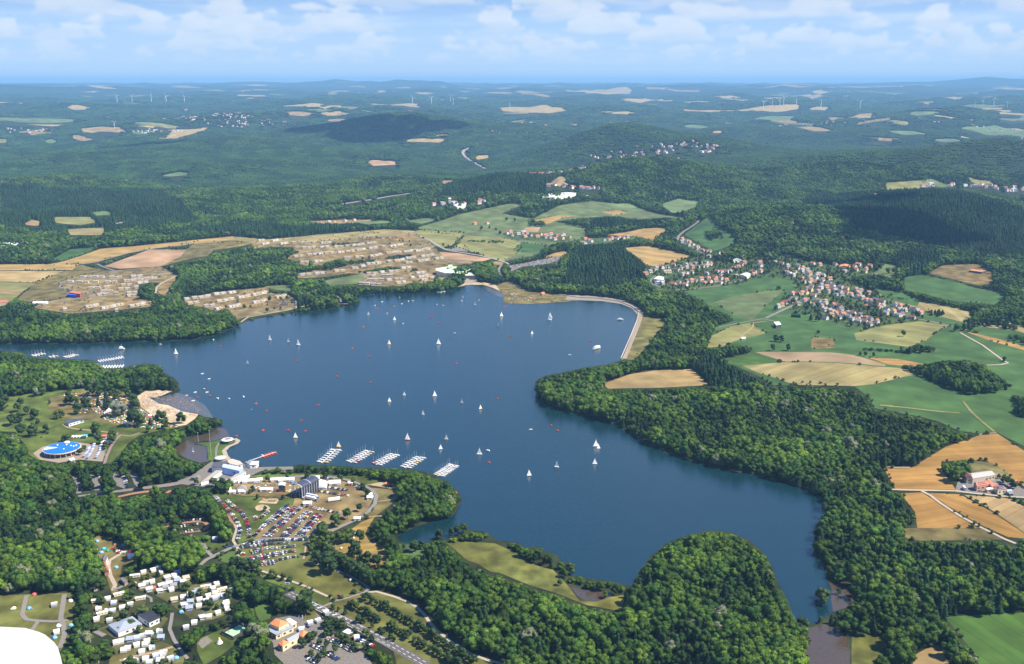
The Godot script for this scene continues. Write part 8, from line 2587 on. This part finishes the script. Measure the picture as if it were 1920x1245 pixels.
const PLACES := {"stage": Vector2(-231.6, -1044.7), "disc": Vector2(-562.4, -1171.2), "lawn_house": Vector2(-583.1, -1264.3), "hall": Vector2(-116.2, -2317.6), "school": Vector2(-331.3, -1094.8), "school_blue": Vector2(-334.7, -1109.7), "school_dark": Vector2(-347.4, -1109.7), "court": Vector2(-338.6, -1078.7), "boathouse": Vector2(-313.9, -1130.1), "pavilion": Vector2(-365.6, -1207.3), "pavilion_small": Vector2(-356.6, -1144.1), "dock": Vector2(-324.5, -1138.8), "dock_end": Vector2(-296, -1173.1), "camp_hall": Vector2(-327.3, -757.1), "sawtooth": Vector2(-311.2, -769.1), "barn": Vector2(-391.4, -874.5), "gate": Vector2(-195.7, -757.1), "gate_low": Vector2(-180, -736.4), "kiosk": Vector2(-137.6, -749.5), "shed": Vector2(-359.9, -838.7), "hut": Vector2(-307.1, -1050.8), "mixer": Vector2(-262.4, -1061.5), "sports": Vector2(-232.3, -752), "teepee": Vector2(-241.4, -734.8), "orange_kiosk": Vector2(-145.1, -1070.8), "farm_barn": Vector2(539.7, -1086.7), "farm_red": Vector2(545.7, -1064.6), "farm_long": Vector2(559.4, -1075.5), "farm_home": Vector2(554.3, -1049.2), "farm_shed": Vector2(560.4, -1043.2), "farm_hut": Vector2(584, -1080.3), "blue_house": Vector2(-954.5, -2111.4), "dark_cottage": Vector2(-498.8, -2011.2), "beach_hut": Vector2(-502.1, -1310.4), "ship": Vector2(147.4, -1671.6), "launch": Vector2(211, -1887.5), "houseboat": Vector2(-677.3, -1668.1), "groin": Vector2(-526.4, -1397.1), "white_villa": Vector2(345.6, -2289.3), "grey_hall": Vector2(557.2, -2336.4), "grey_long": Vector2(578.7, -2522.5), "farm_hall": Vector2(815.7, -2405), "green_long": Vector2(534.9, -1942.2), "pasture_barn": Vector2(497, -1808.3), "pasture_hut": Vector2(417.5, -1739.1), "factory": Vector2(168.6, -3628.9), "tower": Vector2(-217.9, -3480), "works": Vector2(-174.9, -3438.5), "warehouse": Vector2(-1382.4, -2720.1), "left_farm": Vector2(-1067.9, -2041.9), "hill_shed": Vector2(1132.5, -2371.6), "hill_shed_red": Vector2(1185.4, -2435.7), "pink_hall": Vector2(29.2, -3008.4), "green_stall": Vector2(-568.3, -1326.5), "stall": Vector2(-533.8, -1251.7), "container": Vector2(-571.2, -1223.1), "slide": Vector2(-555.3, -1223.1), "red_kiosk": Vector2(-536.2, -1229.1), "mast_left": Vector2(-403.9, -1209.3), "mast_mid": Vector2(-386.5, -1201.5), "mast_right": Vector2(-372, -1156.6), "buoy_mast": Vector2(-399.5, -1173.1), "play_frame": Vector2(-264.3, -1022.6), "play_red": Vector2(-274.1, -1024.1), "signboard": Vector2(-206.8, -832.7), "flag": Vector2(-180.8, -768.3), "umbrella_stand": Vector2(-525.6, -1227.1), "lot_far": Vector2(-380.3, -2842.6), "lot_stripes": Vector2(54.2, -2498.2), "cottage_office": Vector2(-386.8, -719.8), "hall_side": Vector2(-69.8, -2330.7), "hangar": Vector2(438, -2699.7), "dam_kiosk": Vector2(61.2, -2151.2), "ridge_house": Vector2(57, -2327.3), "road_sign": Vector2(-166.6, -797.9), "solar_cottage": Vector2(605.5, -2065.9), "small_tent": Vector2(-258.3, -1056.9), "hedge_a": Vector2(576.1, -1956.2), "hedge_b": Vector2(593.8, -1946.6), "hedge_c": Vector2(560, -1909.5)}

const BEACH_ZONES := [
	[[-547.6,-1397.1,-526.7,-1423,-510,-1425.7,-520.4,-1404.8,-528.4,-1389.4,-504.9,-1359.7,-463.6,-1326.5,-437.7,-1315,-441.2,-1279.4,-466.6,-1290.3,-504,-1324.2,-531.7,-1359.7], 240, 0],
	[[-515.1,-1389.4,-496.7,-1404.8,-474.5,-1384.4,-446.2,-1347.7,-428.6,-1321.9,-450.1,-1331.1,-478.8,-1350.1,-503.6,-1367], 330, 1],
	[[-611.3,-1415.1,-555.9,-1404.8,-529.6,-1347.7,-477.4,-1279.4,-445,-1268.6,-476.5,-1255.9,-516.8,-1268.6,-554,-1290.3,-590.8,-1335.8], 900, 2],
	[[-670.3,-1423,-611.3,-1415.1,-578.6,-1324.2,-604.7,-1324.2,-642.7,-1359.7], 160, 2],
	[[-302.5,-1075.5,-248.6,-1083.5,-240.6,-1044.7,-288.7,-1044.7], 170, 0],
	[[-535.5,-1243.4,-517.9,-1243.4,-511,-1207.3,-506.3,-1169.4,-500.4,-1147.7], 60, 0],
	[[-121,-2216,-68,-2253,-24,-2169,-42,-2210,-67,-2241,-98,-2241], 60, 0],
	[[-97,-2222,-48,-2180,-23,-2106,-40,-2106,-83,-2169], 50, 1],
	[[-17,-2169,35,-2129,69,-2106,45,-2058,-6,-2052], 90, 2],
]

const TOWNS := [
	[-2520,-9242,700,260,110,-3057,-9410,900,200,70,-2922,-8421,260,100,25,-4235,-8571,400,160,30,397,-9467,850,330,150,100,-7612,300,60,20,849,-5740,420,110,60,3077,-8888,1500,130,90,7005,-21354,1400,220,60,2074,-4374,330,40,26,3651,-7295,300,110,30,187,-4394,180,40,16,1074,-5819,160,60,12,810,-5466,100,40,8,-4993,-16235,700,160,20,-2662,-21299,800,260,30,2192,-4375,220,60,14,-188,-3513,110,50,10,224,-3827,110,40,14],
]

const BLOCKS := [
	["camp_hall", "large camp hall with blue grey hipped roof", "hall", [[[-341.5,-757.1,-326.7,-770.6,-313.8,-758.3,-328.5,-744.5], 4, 3, 2, Color(0.24, 0.275, 0.34), Color(0.8, 0.8, 0.78)]]],
	["camp_washhouse", "white washhouse under dark sawtooth roof by the camp hall", "building", [[[-322.1,-771.9,-316.1,-779,-302,-767.5,-307.9,-759.7], 4.5, 1.8, 3, Color(0.06, 0.065, 0.08), Color(0.8, 0.8, 0.78)]]],
	["long_barn", "long barn with dark and red roof halves on the tent meadow", "barn", [[[-393.6,-870.2,-395.2,-880.1,-390.1,-879,-388.1,-868.6], 5, 3, 1, Color(0.1, 0.1, 0.12), Color(0.8, 0.8, 0.78)], [[-392.7,-868.3,-388.7,-870,-378.7,-852.8,-382.3,-851.3], 4, 2.5, 1, Color(0.3, 0.1, 0.065), Color(0.35, 0.2, 0.15)]]],
	["gatehouse", "gatehouse with orange hipped tower roof and grey wings", "gatehouse", [[[-203.3,-752.1,-200.4,-759.8,-188.3,-754.2,-194.6,-746.1], 8, 3, 2, Color(0.62, 0.2, 0.075), Color(0.72, 0.58, 0.38)], [[-208.3,-750.4,-204.9,-756.7,-192.4,-744.1,-195.9,-740.4], 4, 0.6, 0, Color(0.24, 0.275, 0.34), Color(0.72, 0.58, 0.38)], [[-193.9,-749.1,-188.9,-756.7,-184.1,-752.5,-192.2,-744.4], 4, 0.6, 0, Color(0.24, 0.275, 0.34), Color(0.72, 0.58, 0.38)], [[-192.6,-764.5,-190.1,-766.6,-183,-760.1,-186.5,-756.3], 4, 0.5, 0, Color(0.8, 0.8, 0.78), Color(0.72, 0.58, 0.38)]]],
	["forecourt_building", "long low building with orange ends and grey middle roof", "building", [[[-191.3,-727,-187.2,-731,-182.2,-728.2,-186.3,-722.3], 5, 2.5, 2, Color(0.62, 0.2, 0.075), Color(0.72, 0.58, 0.38)], [[-186.4,-731.6,-178.4,-741.2,-174.2,-739.2,-182.3,-728.6], 5, 2, 1, Color(0.24, 0.275, 0.34), Color(0.72, 0.58, 0.38)], [[-177.7,-740.4,-173.3,-744.1,-167.8,-740.8,-173.1,-734.6], 6, 2.5, 2, Color(0.62, 0.2, 0.075), Color(0.72, 0.58, 0.38)]]],
	["car_park_kiosk", "flat roofed brown kiosk among the car park trees", "kiosk", [[[-141.5,-746,-138,-750.6,-132.6,-746,-136.3,-742.7], 3.6, 0.4, 0, Color(0.5, 0.55, 0.6), Color(0.2, 0.12, 0.08)]]],
	["dark_shed", "dark flat shed at the camp turning loop", "shed", [[[-363,-839.2,-361.3,-841.7,-354.7,-834.6,-356,-831.1], 3, 0.3, 0, Color(0.12, 0.12, 0.13), Color(0.3, 0.22, 0.15)]]],
	["festival_hut", "white hut with steep grey brown roof at the festival", "hut", [[[-310.9,-1045.4,-312.1,-1059.1,-303.5,-1057.6,-297.4,-1043.1], 3.6, 3.6, 2, Color(0.24, 0.21, 0.19), Color(0.8, 0.8, 0.78)]]],
	["mixing_tower", "dark mixing tower with silver roof facing the stage", "tower", [[[-263.5,-1047.2,-264.1,-1054.9,-257.4,-1054.9,-256.3,-1047.2], 8, 1, 4, Color(0.55, 0.6, 0.66), Color(0.08, 0.08, 0.1)]]],
	["sailing_school", "sailing school with blue barrel roof and dark wing", "school", [[[-342.6,-1102.4,-340.9,-1110.9,-317,-1099.9,-319.3,-1090.8], 8, 2, 4, Color(0.42, 0.52, 0.7), Color(0.28, 0.42, 0.7)], [[-355.9,-1105.8,-357.1,-1118.5,-343,-1122.9,-340,-1114.3,-343,-1102.4], 7, 0.5, 0, Color(0.06, 0.065, 0.08), Color(0.8, 0.8, 0.78)]]],
	["court_wings", "low court building with brown grey flat roofs", "building", [[[-356.8,-1066,-349.9,-1101.5,-342.1,-1101.8,-349.3,-1073.9], 4, 0.4, 0, Color(0.31, 0.28, 0.25), Color(0.8, 0.8, 0.78)], [[-348.9,-1073.2,-346.5,-1079,-326.7,-1074.5,-328,-1066.1], 4.06, 0.4, 0, Color(0.31, 0.28, 0.25), Color(0.8, 0.8, 0.78)], [[-327.8,-1065.7,-326.7,-1075.2,-319.7,-1102,-313.2,-1096.2], 4.12, 0.4, 0, Color(0.31, 0.28, 0.25), Color(0.8, 0.8, 0.78)], [[-324.6,-1075.5,-321.3,-1090,-317,-1086.7,-322.9,-1071.5], 3, 0.4, 0, Color(0.16, 0.17, 0.2), Color(0.8, 0.8, 0.78)]]],
	["school_pavilion", "small dark hipped pavilion beside the court", "pavilion", [[[-373.3,-1081.5,-371.8,-1088.7,-364.1,-1087.1,-364.1,-1079.9], 3.5, 2, 2, Color(0.14, 0.15, 0.18), Color(0.3, 0.25, 0.2)]]],
	["boathouse", "white boathouse with dark roof at the red boat jetty", "boathouse", [[[-323.3,-1122.7,-320.8,-1130.5,-314.3,-1130.5,-314.9,-1120.1], 4, 2, 1, Color(0.14, 0.16, 0.2), Color(0.8, 0.8, 0.78)], [[-314.2,-1118.8,-313.7,-1129.2,-306.2,-1129.2,-306.5,-1119.7], 4.5, 0.4, 0, Color(0.8, 0.8, 0.78), Color(0.8, 0.8, 0.78)]]],
	["lawn_house", "white lawn house with dark solar roof", "house", [[[-604.5,-1276.6,-601.6,-1283.2,-591.9,-1287.6,-586.9,-1281,-595.7,-1268], 4, 0.4, 0, Color(0.05, 0.06, 0.12), Color(0.8, 0.8, 0.78)], [[-592,-1288.8,-588.3,-1290.3,-582.9,-1284.4,-587.1,-1282.2], 3.6, 0.4, 0, Color(0.05, 0.06, 0.12), Color(0.8, 0.8, 0.78)]]],
	["farm_barn", "big grey farm barn with rusty red end roof", "barn", [[[525.1,-1085.1,532.7,-1085.1,531.2,-1073,524.8,-1073], 7, 3, 1, Color(0.3, 0.13, 0.08), Color(0.5, 0.44, 0.34)], [[534.7,-1088.3,559.4,-1095.7,562.4,-1083.4,531.3,-1072.2], 6, 2.5, 1, Color(0.33, 0.32, 0.31), Color(0.5, 0.44, 0.34)]]],
	["solar_barn", "red roofed farm barn with solar panels", "barn", [[[526.9,-1059.6,540.8,-1063.5,542.7,-1055.8,526.3,-1050.4], 6, 3, 1, Color(0.42, 0.14, 0.08), Color(0.5, 0.3, 0.2)]]],
	["farm_wing", "long salmon roofed farm wing", "barn", [[[543.2,-1066.6,547.2,-1068.7,552.7,-1052.3,542.8,-1049.3], 5.5, 2.5, 1, Color(0.62, 0.25, 0.15), Color(0.55, 0.35, 0.25)]]],
	["farm_dwelling", "cream farm dwelling with solar panels on brown roof", "farmhouse", [[[545.8,-1048.1,556.6,-1051.1,554.9,-1042,545.1,-1039.7], 6, 2.5, 2, Color(0.25, 0.14, 0.1), Color(0.75, 0.66, 0.45)]]],
	["farm_shelter", "white canvas shelter in the farm yard", "shelter", [[[536.1,-1049.9,541.9,-1052.2,544,-1047.6,536.1,-1046.1], 3.6, 1, 1, Color(0.8, 0.8, 0.78), Color(0.45, 0.28, 0.2)]]],
	["farm_shed", "small blue grey shed at the farm lane", "shed", [[[557,-1045.2,562.4,-1045.9,561.4,-1040.7,555.6,-1039.2], 4, 1, 1, Color(0.3, 0.33, 0.5), Color(0.5, 0.44, 0.34)]]],
	["lane_carport", "low dark carport beside the farm lane", "carport", [[[556.7,-1041.2,562.2,-1042.7,561.1,-1036.7,556.2,-1035.2], 2.8, 0.2, 0, Color(0.2, 0.21, 0.23), Color(0.1, 0.1, 0.1)]]],
	["red_hut", "tiny red roofed hut in the farm meadow", "hut", [[[579,-1074.7,583.9,-1077.1,583.4,-1073.1,580.2,-1071.5], 3, 1, 1, Color(0.4, 0.1, 0.08), Color(0.3, 0.2, 0.15)]]],
	["market_hall", "sprawling park hall with pale green and yellow roofs", "hall", [[[-185,-2380.5,-155.5,-2405.6,-111.6,-2402,-109.7,-2359.3,-123,-2318.1,-157.3,-2321.5,-181.7,-2352.4], 10, 0.6, 0, Color(0.5, 0.68, 0.44), Color(0.6, 0.5, 0.38)], [[-108.9,-2364.1,-110.1,-2392.5,-42.6,-2410.5,-40.1,-2381.8,-62.8,-2357.2,-107.4,-2350.2], 9, 0.6, 0, Color(0.64, 0.66, 0.34), Color(0.6, 0.5, 0.38)], [[-125.8,-2311,-109.7,-2357.9,-63,-2364.2,-57.1,-2311,-123,-2305], 7, 0.6, 0, Color(0.56, 0.7, 0.52), Color(0.12, 0.12, 0.12)], [[-62.2,-2363.3,-54.4,-2382.2,-45.3,-2313.4,-56.4,-2310.1], 7.1, 0.6, 0, Color(0.4, 0.4, 0.4), Color(0.5, 0.45, 0.4)], [[-154.6,-2391.8,-146.1,-2391.8,-144.2,-2370.1,-153.1,-2368.7], 17, 0.4, 0, Color(0.55, 0.72, 0.48), Color(0.55, 0.7, 0.5)]]],
	["shore_cottage", "tan cottage with dark hipped roof on the far shore", "cottage", [[[-478.8,-2008.5,-478.3,-2031.6,-468.8,-2031.6,-462.3,-2008.5], 4, 3.5, 2, Color(0.05, 0.055, 0.08), Color(0.6, 0.42, 0.24)]]],
	["reception_building", "blue and red reception building of the holiday park", "building", [[[-955.2,-2106.9,-958.3,-2121,-934.5,-2112.6,-927.4,-2093,-938.2,-2096.9], 8, 0.5, 0, Color(0.55, 0.12, 0.08), Color(0.5, 0.1, 0.08)], [[-956.7,-2096.6,-961.6,-2110.5,-959.9,-2116.1,-943.6,-2107.7,-934.3,-2088.3], 5.5, 0.5, 0, Color(0.02, 0.08, 0.45), Color(0.02, 0.06, 0.4)]]],
	["warehouse", "long white roofed warehouse at the left forest edge", "warehouse", [[[-1435.6,-2711.7,-1361.2,-2739.8,-1320.4,-2754.1,-1312.5,-2721,-1346.1,-2684.1,-1412.4,-2666], 10, 0.5, 0, Color(0.7, 0.72, 0.75), Color(0.6, 0.6, 0.6)]]],
	["warehouse", "second white roofed warehouse before the long one", "warehouse", [[[-1412.5,-2665.6,-1377,-2652.2,-1334.6,-2683.5,-1338.3,-2643.4,-1394.5,-2630.3], 9, 0.5, 0, Color(0.62, 0.64, 0.68), Color(0.55, 0.55, 0.55)]]],
	["factory", "white factory hall in the forest valley", "factory", [[[100.1,-3535.9,136.3,-3647.9,201,-3692.9,235.3,-3674.8,221.3,-3604,151.1,-3535.9], 12, 0.5, 0, Color(0.8, 0.8, 0.8), Color(0.7, 0.7, 0.7)]]],
	["silo_tower", "pale silo tower beside the valley works", "tower", [[[-220.1,-3461.2,-211.7,-3461.2,-210.3,-3437,-218.6,-3437], 30, 0.5, 0, Color(0.75, 0.73, 0.7), Color(0.72, 0.7, 0.66)]]],
	["valley_works", "grey works sheds beside the silo tower", "works", [[[-255.7,-3542.3,-226.4,-3558.6,-220.1,-3518.1,-247.8,-3510.1], 8, 0.5, 0, Color(0.6, 0.6, 0.6), Color(0.6, 0.58, 0.55)], [[-202.2,-3436,-175.1,-3482.7,-157.4,-3420.7,-183.6,-3360.9], 9, 1.5, 1, Color(0.5, 0.5, 0.52), Color(0.7, 0.68, 0.64)]]],
	["village_hall", "pale grey roofed hall at the hamlet end", "hall", [[[538.3,-2312.9,557,-2340.1,565,-2319.7,548,-2286.4], 6, 1.5, 1, Color(0.5, 0.48, 0.45), Color(0.65, 0.6, 0.55)]]],
	["long_hall", "long blue grey roofed hall above the hamlet", "hall", [[[562.2,-2507.4,581.3,-2523.2,583.3,-2495.6,559.2,-2483.9], 6, 1.5, 1, Color(0.32, 0.36, 0.44), Color(0.8, 0.8, 0.78)]]],
	["white_villa", "large white terraced villa at the bending lane", "villa", [[[326.4,-2251.5,341.3,-2287.2,352.5,-2270.8,346.6,-2238.7], 8, 0.5, 0, Color(0.6, 0.6, 0.6), Color(0.8, 0.8, 0.78)], [[334.5,-2255.9,351.6,-2254.6,346.5,-2237,327,-2237], 4, 0.5, 0, Color(0.6, 0.6, 0.6), Color(0.8, 0.8, 0.78)]]],
	["village_barn", "long orange roofed barn under the dark forest", "barn", [[[798.2,-2392.8,807.7,-2418.3,831.4,-2414.6,821.8,-2385.6], 6, 3, 1, Color(0.62, 0.2, 0.075), Color(0.72, 0.58, 0.38)]]],
	["pasture_barn", "dark barn with pale flat roof on the pasture", "barn", [[[497.6,-1839.5,508.4,-1843.9,506.8,-1822.4,496.1,-1816], 6, 0.6, 0, Color(0.6, 0.7, 0.78), Color(0.08, 0.07, 0.07)]]],
	["pasture_hut", "little white hut beside the sandy path", "hut", [[[412.6,-1735,419.7,-1736.9,418.5,-1727.3,411.4,-1725.4], 3, 0.3, 0, Color(0.8, 0.8, 0.78), Color(0.4, 0.4, 0.4)]]],
	["hill_shed", "long rusty shed on the ploughed slope", "shed", [[[1099.2,-2358.7,1115.8,-2372.7,1136.7,-2348.2,1119.2,-2337.9], 4, 1, 1, Color(0.4, 0.18, 0.1), Color(0.08, 0.07, 0.07)]]],
	["hill_house", "red roofed house at the hillside clearing", "house", [[[1173.3,-2425,1188.6,-2432.4,1176.1,-2402.9,1162.7,-2399.3], 5, 2.5, 1, Color(0.5, 0.18, 0.1), Color(0.8, 0.8, 0.78)]]],
	["edge_farmhouse", "rusty roofed farmhouse at the left hand edge", "farmhouse", [[[-1087.4,-2035.4,-1061,-2040.6,-1046.3,-2019.8,-1074.3,-2009.5], 6, 3, 1, Color(0.35, 0.13, 0.08), Color(0.5, 0.4, 0.3)]]],
	["shore_kiosk", "orange roofed kiosk on the dam lawn", "kiosk", [[[63,-2134,70.2,-2139.7,72.1,-2125.5,64.9,-2117.1], 3, 1.5, 2, Color(0.62, 0.2, 0.075), Color(0.4, 0.25, 0.18)]]],
	["white_bungalow", "white bungalow in the wood behind the dam", "bungalow", [[[56.8,-2320,72.2,-2326.7,75.4,-2306.7,58.9,-2300.1], 4, 0.5, 0, Color(0.7, 0.68, 0.62), Color(0.8, 0.8, 0.78)]]],
	["chapel_tower", "white chapel tower above the hamlet", "tower", [[[538.2,-2569.3,543.7,-2573.6,541.7,-2556.7,536.7,-2552.6], 13, 4, 2, Color(0.12, 0.12, 0.15), Color(0.8, 0.8, 0.78)]]],
	["pink_barn", "low dark sheds below the pinkish field", "shed", [[[27.6,-3019.4,40.8,-3030.7,45.1,-2991.7,30.6,-2986.2], 5, 1, 1, Color(0.3, 0.3, 0.34), Color(0.55, 0.5, 0.45)]]],
	["container_hut", "red roofed white snack hut on the bathing lawn", "hut", [[[-539.6,-1226.4,-530,-1228.5,-526.5,-1221.4,-537.5,-1219.4], 3.2, 0.6, 1, Color(0.45, 0.12, 0.08), Color(0.8, 0.8, 0.78)]]],
	["beach_kiosk", "red and white beach kiosk on the sand", "kiosk", [[[-503.8,-1308.5,-500.5,-1310.8,-497.4,-1305.1,-500.7,-1302.9], 2.6, 0.8, 1, Color(0.8, 0.8, 0.78), Color(0.7, 0.06, 0.05)]]],
	["orange_kiosk", "orange roofed kiosk on the sandy patch", "kiosk", [[[-147,-1064.4,-145.5,-1069.1,-142.3,-1068.4,-142.2,-1062.9], 3, 1.2, 2, Color(0.65, 0.22, 0.1), Color(0.4, 0.25, 0.15)]]],
	["terrace_roof", "pale grey terrace roof below the blue disc", "shelter", [[[-541.4,-1140.4,-537.2,-1145.7,-532.2,-1138.6,-535.5,-1134.2], 3.2, 0.3, 0, Color(0.5, 0.52, 0.55), Color(0.35, 0.25, 0.2)]]],
	["roof_terrace", "round edged roof terrace with dark parasols", "terrace", [[[-344.5,-1132.2,-340.4,-1138.4,-329.2,-1130.5,-323.7,-1121.8,-330.4,-1118.4,-340.7,-1125.2], 4, 0.3, 0, Color(0.42, 0.36, 0.3), Color(0.8, 0.8, 0.78)]]],
]

const TURNS := {"stage": 1.007, "sports": 0.935, "dock": 0.876, "hedge_a": 1.069, "hedge_b": 1.005, "hedge_c": -0.260, "mooring": 1.526}
